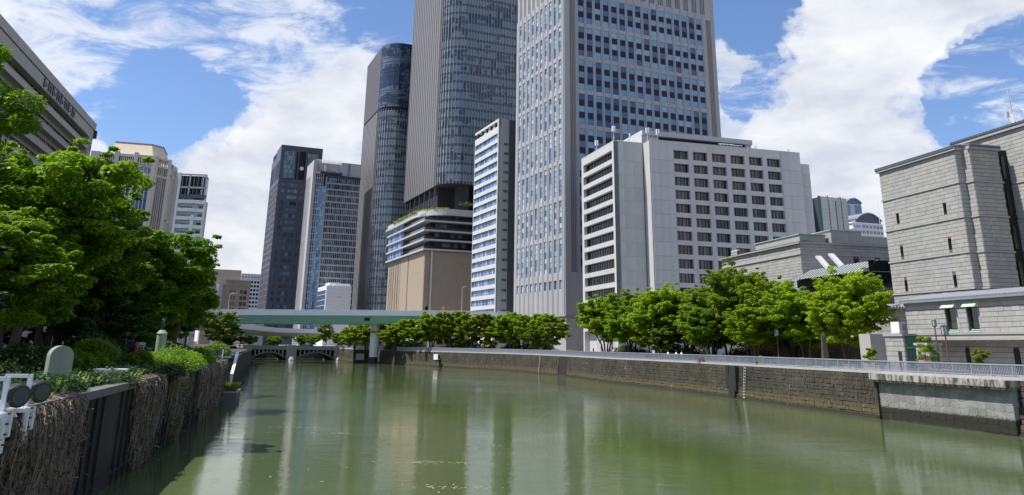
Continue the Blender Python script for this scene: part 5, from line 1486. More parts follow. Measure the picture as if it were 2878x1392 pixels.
q = MB(); q.box(-3, 5, 0, 2, 4.3, 8.1); o = link('wall', q.mesh('garden_wall', [M['boj_plain']]), None, (43.5, 93.2, 0), R(12)); o.name = 'garden_wall'; tag(o, 'plain stone wall under the white air conditioner box', 'wall')

# ================================================================== EXPRESSWAY, RAMP, STONE BRIDGE
EX = thing('elevated_expressway', 'pale green elevated expressway crossing the river on a white pier', 'expressway', (-45, 275.3, 0))
epath = [(-190 + 8 * i, 269.5 + 8 * math.sin(max(0, min(1, (i * 8) / 185)) * 1.35), 0) for i in range(24)]
epath = [(x, 271.8 + 3.5 * ((x + 190) / 187), 0) for x, y, _ in epath if x < -2] + [(-1.5, 277, 0)]
def zt(x): return 16.15 + .75 * min(1, max(0, (x + 110) / 80))
ep3 = [(x, y, zt(x)) for x, y, _ in epath]
b = MB(); b.sweep(ep3, [(5.0, -4.35), (5.35, -2.3), (5.35, -1.75), (-5.35, -1.75), (-5.35, -2.3), (-5.0, -4.35)][::1]); world_child(b.build('girder', M['deck_green']), EX)
b = MB(); b.sweep(ep3, [(5.42, -2.32), (5.62, -1.72), (5.2, -1.72), (5.2, -2.32)]); world_child(b.build('girder_edge', M['deck_lightgreen']), EX)
for i in range(len(ep3) - 1):
    b = MB(); a = Vector(ep3[i]); c = Vector(ep3[i + 1]); a2 = a.lerp(c, .004); c2 = a.lerp(c, .996)
    b.sweep([tuple(a2), tuple(c2)], [(5.62, -1.7), (5.62, -.08), (5.38, -.08), (5.38, -1.7)]); world_child(b.build('parapet_panel', M['deck_grey']), EX)
b = MB(); b.sweep(ep3, [(5.5, .1), (5.5, .02), (5.4, .02), (5.4, .1)]); b.sweep(ep3, [(-5.3, -1.7), (-5.3, .05), (-5.5, .05), (-5.5, -1.7)]); world_child(b.build('handrail', M['white_paint']), EX)
b = MB(); b.box(-76.5, -74.7, 268.6, 268.95, 14.1, 14.5); world_child(b.build('soffit_opening', M['near_black']), EX); b = MB(); b.box(-47.4, -45.6, 269.05, 269.4, 13.4, 14.35); world_child(b.build('soffit_opening', M['near_black']), EX)
b = MB(); b.box(-45.55, -45.4, 268.9, 269.2, 14.2, 17.2); world_child(b.build('expansion_joint', M['near_black']), EX)
b = MB(); b.lathe([(1.42, 2.0), (1.42, 11.2), (1.6, 12.4)], 24, -44.7, 275.2); world_child(b.build('pier', M['pier_white'], smooth=False), EX)
b = MB(); b.lathe([(1.5, -2), (1.5, 2.0)], 24, -44.7, 275.2); world_child(b.build('pier_band', M['navy']), EX)
b = MB(); b.box(-46.2, -43.2, 273.55, 273.8, 10.2, 10.35); b.box(-45.7, -43.7, 273.6, 273.85, 9.5, 10.2); b.box(-45.2, -45.1, 273.6, 273.7, 10.4, 12.2); world_child(b.build('pier_cage', M['brown_bld']), EX)
b = MB(); b.lathe([(1.4, 0), (1.4, 12.2)], 20, -132, 272.5); world_child(b.build('pier', M['pier_white']), EX)


def pole_lamp(x, y, z, h, label, arm=1.4):
    e = thing('street_lamp', label, 'street lamp', (x, y, z)); b = MB(); b.tube([(0, 0, 0), (0, 0, h * .96), (.2, 0, h), (arm, 0, h + .15)], [.13, .09, .07, .05], 6); b.build('post', M['slab'], e); b = MB(); b.box(arm - .1, arm + .9, -.16, .16, h + .08, h + .22); b.build('lamp_head', M['white_paint'], e)
pole_lamp(-16, 275.8, 16.6, 8.5, 'tall pale lamp post on the expressway in front of the brick podium', .5)
pole_lamp(-92, 268.2, 16.2, 5.2, 'lamp post on the expressway in front of the brown block', 1.6)
e = thing('road_sign', 'small orange diamond sign on the expressway parapet', 'sign', (-21.8, 270.1, 16.7)); b = MB(); b.tube([(0, 0, 0), (0, 0, .9)], .06, 5); b.build('post', M['slab'], e); b = MB(); b.add([(-.62, -.05, 1.1), (0, -.05, .4), (.62, -.05, 1.1), (0, -.05, 1.8), (-.62, .02, 1.1), (0, .02, .4), (.62, .02, 1.1), (0, .02, 1.8)], [(0, 1, 2, 3), (4, 7, 6, 5), (0, 4, 5, 1), (1, 5, 6, 2), (2, 6, 7, 3), (3, 7, 4, 0)]); b.build('sign_plate', M['orange'], e)

RP = thing('expressway_ramp', 'curved pale green ramp passing low behind the expressway above the stone bridge', 'ramp', (-100, 370, 0))
rpth = smooth_path([(-135, 318), (-118, 333), (-108, 352), (-99, 372), (-84, 384), (-60, 388), (-30, 386)], 5); r3 = [(x, y, 13.6 - 2.3 * min(1, i / 12)) for i, (x, y) in enumerate(rpth)]
b = MB(); b.sweep(r3, [(3.2, -2.6), (4.2, -1.2), (4.2, -.2), (-4.2, -.2), (-4.2, -1.2), (-3.2, -2.6)]); world_child(b.build('girder', M['ramp']), RP)
b = MB(); b.sweep(r3, [(4.35, -.9), (4.35, .9), (4.15, .9), (4.15, -.9)]); b.sweep(r3, [(-4.15, -.9), (-4.15, .9), (-4.35, .9), (-4.35, -.9)]); world_child(b.build('parapet', M['deck_grey']), RP)
b = MB(); b.box(-101.5, -98.5, 371, 374, 4.3, 9); b.box(-103.5, -97, 370.5, 375, 8, 9); world_child(b.build('pier', M['bridge_stone']), RP)
b = MB(); b.box(-80, -77.6, 383, 386, 4.3, 9); world_child(b.build('pier', M['white_bld']), RP)
b = MB(); b.tube([(-112, 340, 12), (-112, 340, 24)], .12, 5)
b = MB()
for (x0, x1, y) in ((-94, -91, 374.5), (-84.5, -81.5, 379.5)): b.box(x0, x1, y - .1, y + .1, 8.9, 10.9)
world_child(b.build('girder_hatch', M['near_black']), RP)

BR = thing('stone_bridge', 'old grey stone bridge with two arches and upright ribs', 'bridge', (-95.5, 298.5, 0), R(25.6))
bx = [(-.2, 2.9), (15.5, 18.9), (33.2, 36.2)]; DW = 16
b = MB()
for x0, x1 in bx: b.box(x0, x1, -1.0, DW + 1, -2, 5.35)
b.build('bridge_pier', M['bridge_stone'], BR) if False else None
for x0, x1 in bx:
    q = MB(); q.box(x0, x1, -1.0, DW + 1, -2, 5.3); q.box(x0 - .15, x1 + .15, -1.15, DW + 1.1, 5.0, 5.2); q.build('bridge_pier', M['bridge_stone'], BR)
    q = MB(); q.lathe([(1.35, -.5), (1.25, .3), (.7, 1.0), (.2, 1.5)], 6, (x0 + x1) / 2, -1.2); q.build('cutwater', M['concrete_lb'], BR)
for (x0, x1) in ((bx[0][1], bx[1][0]), (bx[1][1], bx[2][0])):
    q = MB(); n_ = 16; outer = []; inner = []
    for i in range(n_ + 1):
        u = i / n_; zc = .2 + 2.35 * math.sin(math.pi * u) ** .85 if 0 < u < 1 else .2; outer.append((x0 + (x1 - x0) * u, zc + .55)); inner.append((x0 + (x1 - x0) * u, zc))
    for i in range(n_):
        (xa, za), (xb, zb) = outer[i], outer[i + 1]; (_, zc), (_, zd) = inner[i], inner[i + 1]
        q.add([(xa, -.5, zc), (xb, -.5, zd), (xb, -.5, zb), (xa, -.5, za), (xa, DW, zc), (xb, DW, zd), (xb, DW, zb), (xa, DW, za)], [(0, 1, 2, 3), (4, 7, 6, 5), (0, 4, 5, 1), (3, 2, 6, 7)])
    q.build('arch_ring', M['dark_stone'] if 'dark_stone' in M else M['tile_dark'], BR)
    q = MB(); nr_ = 9
    q.box(x0, x1, .6, DW - .5, 1.0, 4.0); q.build('spandrel_recess', M['near_black'], BR) if False else None
    for i in range(nr_ + 1):
        xx = x0 + (x1 - x0) * i / nr_; r_ = MB(); r_.box(max(xx - .19, x0), min(xx + .19, x1), -.35, DW, .6 + 2.2 * math.sin(math.pi * i / nr_), 4.0); r_.build('spandrel_rib', M['bridge_stone'], BR)
    r_ = MB(); r_.box(x0, x1, -.5, DW, 3.7, 5.0); r_.build('parapet_wall', M['bridge_stone'], BR)
    r_ = MB()
    for i in range(19): xx = x0 + (x1 - x0) * (i + .5) / 19; r_.box(xx - .08, xx + .08, -.62, -.5, 3.75, 4.9)
    r_.box(x0, x1, -.65, -.45, 4.95, 5.12); r_.build('parapet_ribs', M['bridge_stone'], BR)
q = MB(); q.box(36.2, 44, -.5, DW, 3.4, 5.0); q.box(41, 52, -.3, DW, -1, 4.4); q.box(37, 39.5, 1.0, 1.3, 2.4, 3.4); q.build('abutment', M['bridge_stone'], BR)
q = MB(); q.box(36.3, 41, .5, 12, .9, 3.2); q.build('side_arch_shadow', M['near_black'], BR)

# far quay pieces between the bridge and the pier
fq = thing('quay_block', 'stepped grey quay block with a pale box left of the white pier', 'quay', (-46, 288, 0), R(35))
b = MB(); b.box(-9, -3.5, -1.5, 2.4, -1, 4.2); b.build('block', M['embank'], fq); b = MB(); b.box(-2.4, .2, -1.0, 3, -1, 4.3); b.build('block', M['embank'], fq); b = MB(); b.box(-8, -5.2, -1.9, -1.4, .9, 2.9); b.build('pale_box', M['b6_wall'], fq)

# ================================================================== LEFT BANK THINGS
# stone steps and planted landing past the wall
stp = thing('stone_steps', 'dark stone steps with a white handrail at the end of the left wall', 'steps', (-33.2, 95.8, 0), R(14))
sm = MB(); sm.box(-1.0, 1.5, 0, .42, -.17, .0); sme = sm.mesh('step', [M['coping']])
for k in range(15): link('step', sme, stp, (0, -1.2 + .36 * k, 1.35 + .185 * k))
b = MB(); b.add([(-1.0, -1.3, -.8), (1.5, -1.3, -.8), (1.5, 4.4, -.8), (-1, 4.4, -.8), (-1.0, -1.3, 1.1), (1.5, -1.3, 1.1), (1.5, 4.4, 3.9), (-1, 4.4, 3.9)], [(0, 3, 2, 1), (4, 5, 6, 7), (0, 1, 5, 4), (1, 2, 6, 5), (2, 3, 7, 6), (3, 0, 4, 7)]); b.build('string', M['left_wall'], stp)
b = MB(); b.sweep([(1.62, -1.4, 1.2), (1.62, -1.4, 2.6), (1.62, 3.9, 4.9)], [(-.16, -.1), (.16, -.1), (.16, .25), (-.16, .25)]); b.build('handrail', M['white_paint'], stp)
ld = thing('landing', 'low concrete landing overgrown with bright grass at the foot of the steps', 'landing', (-30.4, 91.2, 0), R(14))
b = MB(); b.box(-.9, 1.0, 0, 5.5, -1, .95); b.build('slab', M['coping'], ld); b = MB(); b.box(-.95, 1.05, -.05, 5.5, .95, 1.1); b.build('edge', M['concrete_lb'], ld)


def blades(b, n, cx, cy, rx, ry, z, h, rg, w=.05, lean=.35):
    for _ in range(n):
        x, y = cx + rg.uniform(-rx, rx), cy + rg.uniform(-ry, ry); hh = h * rg.uniform(.5, 1.2); a_ = rg.uniform(0, 6.28); dx, dy = math.cos(a_) * lean * hh, math.sin(a_) * lean * hh; px_, py_ = -math.sin(a_) * w, math.cos(a_) * w
        b.add([(x - px_, y - py_, z), (x + px_, y + py_, z), (x + dx * .5 + px_, y + dy * .5 + py_, z + hh * .65), (x + dx * .5 - px_, y + dy * .5 - py_, z + hh * .65), (x + dx, y + dy, z + hh)], [(0, 1, 2, 3), (3, 2, 4)])
rg = random.Random(4); b = MB(); blades(b, 700, 0, 2.6, .85, 2.6, 1.05, .8, rg, .04); o = b.build('landing_grass', M['leaf_yellow'], None); o.parent = ld; o['kind'] = 'stuff'

# stele
stl = thing('stone_monument', 'grey green stone stele with a rounded top above the dead vines', 'monument', (-21.3, 39.6, 4.55), R(48))
b = MB(); pr = [(-.52, 0), (.52, 0)] + [(.52 * math.cos(t_), .95 + .50 * math.sin(t_)) for t_ in [math.pi * i / 14 for i in range(15)]]
vs = [(x, -.24, z) for x, z in pr] + [(x, .24, z) for x, z in pr]; n_ = len(pr); b.add(vs, [tuple(range(n_)), tuple(range(n_, 2 * n_))[::-1]] + [(i, n_ + i, n_ + (i + 1) % n_, (i + 1) % n_) for i in range(n_)]); b.build('slab', M['stele'], stl)
b = MB(); b.box(-.8, .8, -.45, .45, -.1, .1); b.build('plinth', M['stele'], stl)


def bowl(x, y, z, r_, label):
    e = thing('bowl_planter', label, 'planter', (x, y, z)); b = MB(); b.lathe([(r_ * .35, 0), (r_ * .75, r_ * .18), (r_ * .98, r_ * .45), (r_, r_ * .6), (r_ * .93, r_ * .6), (r_ * .9, r_ * .5)], 24); b.build('bowl', M['white_paint'], e)
    b = MB(); b.lathe([(r_ * .9, r_ * .48), (.02, r_ * .54)], 16); b.build('soil', M['soil'], e)
bowl(-20.9, 44.0, 4.32, .85, 'large white bowl planter behind the left wall near the vines')
bowl(-31.6, 84.5, 4.32, .8, 'pale blue white bowl planter by the teal railing')

# floodlights on white brackets hooked over the wall
fm = {}
def floodlight(yw, label, s_=1.0):
    f_ = (yw) / 44.5; x = -8.2 + (-19.3 + 8.2) * f_; e = thing('floodlight', label, 'floodlight', (x, yw, 4.3), math.atan2(44.5, -11.1), 'white bracketed floodlights hooked over the left wall')
    # local +x along the wall away from the camera, local -y to the river
    b = MB(); b.box(-.26, .26, -.42, -.34, -.95, .12); b.box(-.36, -.2, -.5, -.42, -.55, .1); b.box(.2, .36, -.5, -.42, -.55, .1); b.build('back_plate', M['white_paint'], e)
    b = MB(); b.box(-.10, .02, -.38, -.26, -.1, 1.0); b.box(-.10, .02, -.30, .35, .9, 1.0); b.box(-.10, .02, .25, .35, 0.0, .92); b.box(-.34, .34, -.45, .4, -.04, .08); b.build('arm', M['white_paint'], e)
    b = MB()
    for k in range(4): b.box(-.30, -.12, -.47, -.42, -.85 + .26 * k, -.80 + .26 * k); b.box(.05, .2, -.47, -.42, -.75 + .26 * k, -.71 + .26 * k)
    b.build('bolts', M['dark'], e)
    l = MB(); l.lathe([(.16, .30), (.27, .22), (.31, -.05), (.31, -.28), (.27, -.33)], 20)
    me = l.mesh('lamp_housing', [M['lamp_black']]); o = link('lamp_housing', me, e, (.36, -.42, .52)); dirw = Vector((-.85, .5, .10)); dirl = Matrix.Rotation(-e.rotation_euler[2], 3, 'Z') @ dirw; o.rotation_euler = dirl.to_track_quat('Z', 'Y').to_euler()
    l = MB(); l.lathe([(.22, -.34), (.22, -.33)], 20); l.lathe([(.09, -.345), (.09, -.335)], 12)
    l2 = link('lamp_lens', l.mesh('lamp_lens', [M['lens']]), o)
    b = MB(); b.tube([(-.05, -.3, .35), (.36, -.15, .35), (.36, -.38, .5)], .05, 6); b.build('yoke', M['white_paint'], e)
floodlight(22.7, 'nearest floodlight, a black round lamp on a white bracket at the left frame edge')
floodlight(24.6, 'second floodlight, a black round lamp just right of the nearest one')

# column with bronze figure
cl = thing('monument_column', 'round stone column standing among the bushes under a bronze figure', 'column', (-26.0, 62, 4.3)); b = MB(); b.lathe([(.55, 0), (.55, .3), (.36, .45), (.35, 2.45), (.40, 2.5), (.30, 2.62), (.2, 2.74)], 20); b.build('shaft', M['stele'], cl)


def skin_figure(name, parent, bones, rad, material, loc=(0, 0, 0), rz=0):
    """continuous body grown over a skeleton"""
    vs = [p for p in bones['v']]; me = bpy.data.meshes.new(name); me.from_pydata(vs, bones['e'], []); me.materials.append(material)
    o = bpy.data.objects.new(name, me); COL.objects.link(o); o.location = loc; o.rotation_euler = (0, 0, rz)
    if parent: o.parent = parent
    md = o.modifiers.new('skin', 'SKIN'); sv = me.skin_vertices[0].data
    for i, r_ in enumerate(rad): sv[i].radius = (r_, r_)
    sv[0].use_root = True
    ms = o.modifiers.new('sub', 'SUBSURF'); ms.levels = 1; ms.render_levels = 1
    return o


def human(pose, h=1.7):
    """standing or seated skeleton: vertex list, edges, radii"""
    s_ = h / 1.7
    if pose == 'sit':
        hip = .46; kn = (.42, .46); ft = (.44, .04)
        v = [(0, 0, hip + .03), (0, -.0, hip + .25), (0, .02, hip + .48), (0, -.01, hip + .58), (0, -.03, hip + .70), (0, -.03, hip + .80)]
        leg = lambda sx: [(sx * .10, -.05, hip), (sx * .12, -.42, hip + .03), (sx * .12, -.44, .10), (sx * .12, -.56, .04)]
        arm = lambda sx: [(sx * .19, .02, hip + .50), (sx * .24, -.02, hip + .25), (sx * .16, -.25, hip + .14)]
    else:
        v = [(0, 0, .92), (0, 0, 1.15), (0, 0, 1.38), (0, 0, 1.47), (0, -.01, 1.58), (0, -.01, 1.68)]
        up_ = pose == 'raise'
        leg = lambda sx: [(sx * .09, 0, .85), (sx * .11, -.02 * sx, .48), (sx * .12, .03 * sx, .08), (sx * .13, -.10, .03)]
        arm = lambda sx: [(sx * .19, 0, 1.40), (sx * .30, 0, 1.60), (sx * .24, -.04, 1.90)] if up_ and sx > 0 else [(sx * .19, 0, 1.40), (sx * .25, .03, 1.13), (sx * .24, -.06, .90)]
    e = [(0, 1), (1, 2), (2, 3), (3, 4), (4, 5)]; rr = [.14, .125, .14, .055, .095, .085]
    for sx in (-1, 1):
        n0 = len(v); v += leg(sx); e += [(0, n0), (n0, n0 + 1), (n0 + 1, n0 + 2), (n0 + 2, n0 + 3)]; rr += [.095, .065, .045, .04]
        n0 = len(v); v += arm(sx); e += [(2, n0), (n0, n0 + 1), (n0 + 1, n0 + 2)]; rr += [.06, .042, .032]
    return {'v': [(a * s_, b_ * s_, c * s_) for a, b_, c in v], 'e': e}, [r_ * s_ for r_ in rr]


stt = thing('statue', 'green bronze standing figure with a raised arm on the round column', 'statue', (-26.0, 62, 7.02), R(20)); bn, rr = human('raise', .95); skin_figure('figure', stt, bn, rr, M['bronze'])
b = MB(); b.lathe([(.2, -.02), (.17, .06)], 12); b.build('base', M['bronze'], stt)


def person(x, y, z, rz, label, shirt, pose='sit'):
    e = thing('person', label, 'person', (x, y, z), rz, 'people sitting along the promenade railing')
    bn, rr = human(pose); m_ = skin_figure('body', e, bn, rr, M['skin'])
    z0 = .46 if pose == 'sit' else .92
    b = MB(); b.lathe([(.17, z0 + .0), (.165, z0 + .2), (.185, z0 + .42), (.15, z0 + .52), (.07, z0 + .57)], 14)
    for sx in (-1, 1): b.tube([(sx * .17, .02, z0 + .49), (sx * .25, 0, z0 + .25)], [.075, .06], 8)
    b.build('shirt', shirt, e, True)
    b = MB()
    for sx in (-1, 1):
        if pose == 'sit': b.tube([(sx * .09, .02, .48), (sx * .12, -.42, .50), (sx * .12, -.44, .12)], [.105, .08, .06], 8)
        else: b.tube([(sx * .09, 0, .95), (sx * .11, -.02 * sx, .48), (sx * .12, .03 * sx, .08)], [.11, .08, .06], 8)
    b.build('trousers', M['cloth_dark'], e, True)
    zt_ = z0 + .80 if pose == 'sit' else 1.66
    b = MB(); b.lathe([(.10, zt_ - .07), (.105, zt_), (.07, zt_ + .09), (.01, zt_ + .11)], 12, 0, 0); b.build('hair', M['dark'], e, True)
    return e


def ppt(px_, Y, z=G0): v = Vector((px_ - 1439, 0, 0)); return (px_, Y, z)
bench = thing('bench', 'plain bench behind the railing with three people in white shirts', 'bench', (26.3, 131.0, G0), R(-76)); b = MB(); b.box(-3.2, 3.2, -.25, .25, .62, .72); b.build('seat', M['slab'], bench)
for sx in (-2.6, 0, 2.6): b = MB(); b.box(sx - .08, sx + .08, -.2, .2, 0, .62); b.build('leg', M['slab'], bench)
dvx, dvy = math.cos(R(-76)), math.sin(R(-76))
for k, (u, lab) in enumerate(((-2.6, 'leftmost of three seated people in white shirts behind the railing'), (.4, 'middle one of three seated people in white shirts behind the railing'), (2.3, 'rightmost of three seated people in white shirts behind the railing'))):
    person(26.3 + dvx * u, 131 + dvy * u, G0 + .26, R(100), lab, M['cloth_white'])
person(7.9, 207, G0, R(70), 'person in a white shirt by the far railing before the granite tower', M['cloth_white'], 'stand')
person(3.4, 214, G0, R(60), 'person in dark clothes by the far railing under the far row of trees', M['cloth_dark'], 'stand')
person(20.0, 158, G0, R(80), 'person in a white shirt walking under the first grove tree', M['cloth_white'], 'stand')
person(17.6, 172, G0 - .0, R(80), 'person in dark clothes standing by the far railing before the white office', M['cloth_dark'], 'stand')

# cars on the left bank road
def car(x, y, rz, label, paint, van=False):
    e = thing('parked_car', label, 'van' if van else 'car', (x, y, G0 + .02), rz)
    L_, Wd_ = (4.8, 1.8) if van else (4.4, 1.75)
    if van: pr = [(-L_ / 2, .35), (-L_ / 2, 1.7), (-L_ / 2 + .2, 1.95), (L_ / 2 - 1.5, 1.95), (L_ / 2 - .7, 1.15), (L_ / 2 - .1, .95), (L_ / 2, .35)]
    else: pr = [(-L_ / 2, .35), (-L_ / 2 + .05, .95), (-L_ / 2 + .7, 1.0), (-L_ / 2 + 1.2, 1.42), (.35, 1.45), (1.1, 1.0), (L_ / 2 - .15, .85), (L_ / 2, .35)]
    b = MB(); n_ = len(pr); vs = []
    for w_, s_ in ((-Wd_ / 2, .93), (-Wd_ / 2 + .12, 1), (Wd_ / 2 - .12, 1), (Wd_ / 2, .93)): vs += [(a, w_, .35 + (c - .35) * s_) for a, c in pr]
    fs = [tuple(range(n_)), tuple(range(3 * n_, 4 * n_))[::-1]]
    for r_ in range(3): fs += [(r_ * n_ + i, (r_ + 1) * n_ + i, (r_ + 1) * n_ + (i + 1) % n_, r_ * n_ + (i + 1) % n_) for i in range(n_)]
    b.add(vs, fs); b.build('body', paint, e)
    b = MB()
    if van: b.add([(L_ / 2 - 1.42, -.72, 1.9), (L_ / 2 - 1.42, .72, 1.9), (L_ / 2 - .72, .72, 1.22), (L_ / 2 - .72, -.72, 1.22)], [(0, 1, 2, 3)])
    else: b.add([(.42, -.68, 1.44), (.42, .68, 1.44), (1.12, .68, 1.06), (1.12, -.68, 1.06)], [(0, 1, 2, 3)])
    b.v = [(a + .05, c, d_ + .03) for a, c, d_ in b.v]; b.build('windscreen', M['car_glass'], e)
    for sy in (-1, 1):
        b = MB(); w_ = sy * (Wd_ / 2 + .004); zt_ = 1.75 if van else 1.32; b.add([(-L_ / 2 + .6 if van else -1.1, w_ * .985, 1.02), (.9 if van else .85, w_ * .985, 1.02), (.6 if van else .3, w_ * .97, zt_), (-L_ / 2 + .6 if van else -.9, w_ * .97, zt_)], [(0, 1, 2, 3)]); b.build('side_window', M['car_glass'], e)
        for wx in (-1.35, 1.35):
            b = MB(); b.lathe([(.32, -.1), (.33, -.08), (.33, .08), (.32, .1)], 18); o = link('wheel', b.mesh('wheel', [M['rubber']]), e, (wx, sy * .78, .33)); o.rotation_euler = (R(90), 0, 0)
            b = MB(); b.lathe([(.19, -.105), (.19, .105)], 12); link('rim', b.mesh('rim', [M['slab']]), o)
        b = MB(); b.box(L_ / 2 - .06, L_ / 2 + .01, sy * .75 - .16, sy * .75 + .16, .62, .78); b.build('headlight', M['lantern'], e)
    return e
cr = car(-27.6, 49.5, R(-80), 'white car with a blue-tinted windscreen behind the stone stele', M['car_white'])
b = MB(); b.box(-.35, -.1, -.5, .5, 1.42, 1.55); b.build('roof_bar', M['navy'], cr)
car(-35.5, 78, R(-75), 'white van half hidden by the tree trunks behind the round bush', M['car_white'], True)
car(-33.0, 60, R(-75), 'white car glimpsed under the left trees beside the bowl planter', M['car_white'])
e = thing('post_box', 'red upright post glimpsed between the bushes on the left bank', 'post box', (-30.5, 68, G0)); b = MB(); b.lathe([(.22, 0), (.22, .1), (.16, .15), (.16, 1.3), (.2, 1.36), (.2, 1.75), (.08, 1.86)], 12); b.build('body', M['red'], e); b = MB(); b.box(-.1, .1, -.24, -.18, 1.45, 1.5); b.build('slot', M['dark'], e)
# teal railing by the steps
e = thing('teal_fence', 'teal framed railing above the stone steps', 'fence', (-34.6, 95.5, G0), R(10)); b = MB()
for k in range(6): q = MB(); q.box(-1.5 + .9 * k, -1.44 + .9 * k, 0, .06, 0, 1.2); q.build('post', M['teal'], e)
for z in (.15, .65, 1.15): q = MB(); q.box(-1.5, 3.06, .0, .05, z, z + .06); q.build('rail', M['teal'], e)
e = thing('handrail_post', 'white upright post at the corner of the stone steps', 'post', (-32.0, 93.2, 2.8)); b = MB(); b.tube([(0, 0, 0), (0, 0, 2.6)], .06, 6); b.build('post', M['white_paint'], e)
# moored boat and buoys near the bridge
e = thing('moored_boat', 'dark hulled boat with white deck moored by the left bank near the bridge', 'boat', (-72.5, 228, 0), R(100)); b = MB()
sec = [(-4.5, 1.0, 1.1), (-2, 1.25, 1.15), (1.5, 1.2, 1.25), (3.6, .7, 1.5), (4.7, .08, 1.8)]; vs = []
for x, w_, h in sec: vs += [(x, -w_, h), (x, -w_ * .75, .1), (x, 0, -.2), (x, w_ * .75, .1), (x, w_, h)]
b.add(vs, [(i * 5 + j, (i + 1) * 5 + j, (i + 1) * 5 + j + 1, i * 5 + j + 1) for i in range(4) for j in range(4)] + [(0, 1, 2, 3, 4)] + [(i * 5 + 4, (i + 1) * 5 + 4, (i + 1) * 5, i * 5) for i in range(4)]); b.build('hull', M['navy'], e)
b = MB(); b.box(-3, .8, -.8, .8, 1.15, 2.3); b.build('cabin', M['white_paint'], e); b = MB(); b.box(-2.8, .9, -.85, .85, 1.65, 2.05); b.build('cabin_window', M['car_glass'], e)
for x, y, lab in ((-68.8, 208, 'small ochre buoy floating beside the left bank'), (-57, 300, 'small pale buoy near the right arch of the stone bridge')):
    e = thing('buoy', lab, 'buoy', (x, y, 0)); b = MB(); b.lathe([(.1, -.3), (.42, 0), (.42, .35), (.15, .7), (.06, 1.3)], 12); b.build('float', M['orange'] if x < -60 else M['cream'], e)
e = thing('parked_truck', 'small white truck crossing behind the stone bridge', 'truck', (-106, 322, 5.0), R(28)); b = MB(); b.box(-2.6, 1.2, -1, 1, .6, 2.6); b.build('cargo_box', M['white_paint'], e); b = MB(); b.box(1.3, 2.7, -.95, .95, .4, 2.1); b.build('cab', M['red'], e)
for wx in (-1.8, 1.9):
    for sy in (-.9, .9): b = MB(); b.lathe([(.42, -.12), (.42, .12)], 14); o = link('wheel', b.mesh('wheel', [M['rubber']]), e, (wx, sy, .42)); o.rotation_euler = (R(90), 0, 0)

# ================================================================== RIGHT BANK THINGS
def lantern(x, y, h, label, sz=.42, tall=.62, box=False):
    e = thing('street_lamp', label, 'street lamp', (x, y, G0), R(-12), 'lantern lamps along the promenade'); b = MB(); b.tube([(0, 0, 0), (0, 0, h)], [.09, .06], 8); b.build('post', M['rust_post'], e)
    b = MB(); b.lathe([(sz * .3, h), (sz * .9, h + .12), (sz * .9, h + .15)], 6 if not box else 4); b.lathe([(sz * .9, h + tall + .12), (sz * 1.0, h + tall + .16), (sz * .3, h + tall + .3)], 6 if not box else 4)
    for k in range(6 if not box else 4): th = 2 * math.pi * k / (6 if not box else 4); b.tube([(sz * .85 * math.cos(th), sz * .85 * math.sin(th), h + .1), (sz * .95 * math.cos(th), sz * .95 * math.sin(th), h + tall + .15)], .03, 4)
    b.build('lantern_frame', M['green_gate'], e); b = MB(); b.lathe([(sz * .75, h + .15), (sz * .82, h + tall + .12)], 6 if not box else 4); b.build('lantern_glass', M['lantern'], e)
lantern(40.75, 78.6, 4.2, 'slim lamp with a small square lantern at the low wing', .2, .5, True)
lantern(40.6, 76.6, 3.35, 'stout ribbed green lantern lamp at the low wing, right of the slim one', .34, .75)
lantern(36.6, 112.5, 3.6, 'ribbed green lantern lamp under the right tree clump', .36, .8)
lantern(41.6, 108.5, 3.9, 'thin lantern lamp behind the two round shrubs', .25, .5)
lantern(15.0, 215, 3.6, 'lantern lamp at the foot of the granite tower corner', .4, .9)
lantern(21.2, 190, 3.2, 'lantern lamp against the dark entrance of the white office', .42, 1.0)
lantern(26.5, 150, 3.7, 'lantern lamp half hidden among the right tree trunks', .36, .8)
lantern(10.5, 226, 4.0, 'lantern lamp behind the far row of trees', .4, .9)
e = thing('stone_obelisk', 'dark tapering stone pillar in front of the right tree trunk', 'pillar', (37.2, 97.5, G0)); b = MB(); b.add([(-.38, -.38, 0), (.38, -.38, 0), (.38, .38, 0), (-.38, .38, 0), (-.2, -.2, 3.6), (.2, -.2, 3.6), (.2, .2, 3.6), (-.2, .2, 3.6), (0, 0, 4.1)], [(0, 1, 5, 4), (1, 2, 6, 5), (2, 3, 7, 6), (3, 0, 4, 7), (4, 5, 8), (5, 6, 8), (6, 7, 8), (7, 4, 8)]); b.build('shaft', M['bark'], e)
# pink block benches behind the bars
for k, (x, y, lab) in enumerate([(36.2, 88, 'pink block seat behind the bars before the green gate'), (37.2, 84.3, 'pink block seat behind the bars left of the end panel')]):
    e = thing('block_seat', lab, 'seat', (x, y, G0), R(104), 'pink block seats on the promenade'); b = MB(); b.box(-.9, .9, -.25, .25, .0, .5); b.build('block', M['pink'], e); b = MB(); b.box(-.95, .95, -.3, .3, .5, .56); b.build('top', M['concrete'], e)
for k in range(6):
    y = 78.2 - 1.9 * k; x = 38.3 + (78.2 - y) * .29
    e = thing('block_seat', ['first', 'second', 'third', 'fourth', 'fifth', 'sixth'][k] + ' pink and white block seat from the green gate above the pale sluice bay', 'seat', (x, y, G0), R(106), 'row of block seats above the sluice bay'); b = MB(); b.box(-.55, .55, -.25, .25, 0, .45); b.build('block', M['pink'], e); b = MB(); b.box(-.9, -.55, -.25, .25, 0, .45); b.box(.55, .9, -.25, .25, 0, .45); b.build('end_block', M['concrete_white'], e)
e = thing('flower_tub', 'stone tub of pink flowers behind the railing at the low wing', 'planter', (38.6, 77.0, G0)); b = MB(); b.lathe([(.35, .5), (.5, .95), (.55, 1.2), (.48, 1.2)], 16); b.lathe([(.3, 0), (.2, .2), (.3, .5)], 12); b.build('tub', M['concrete'], e)
b = MB(); rg = random.Random(2)
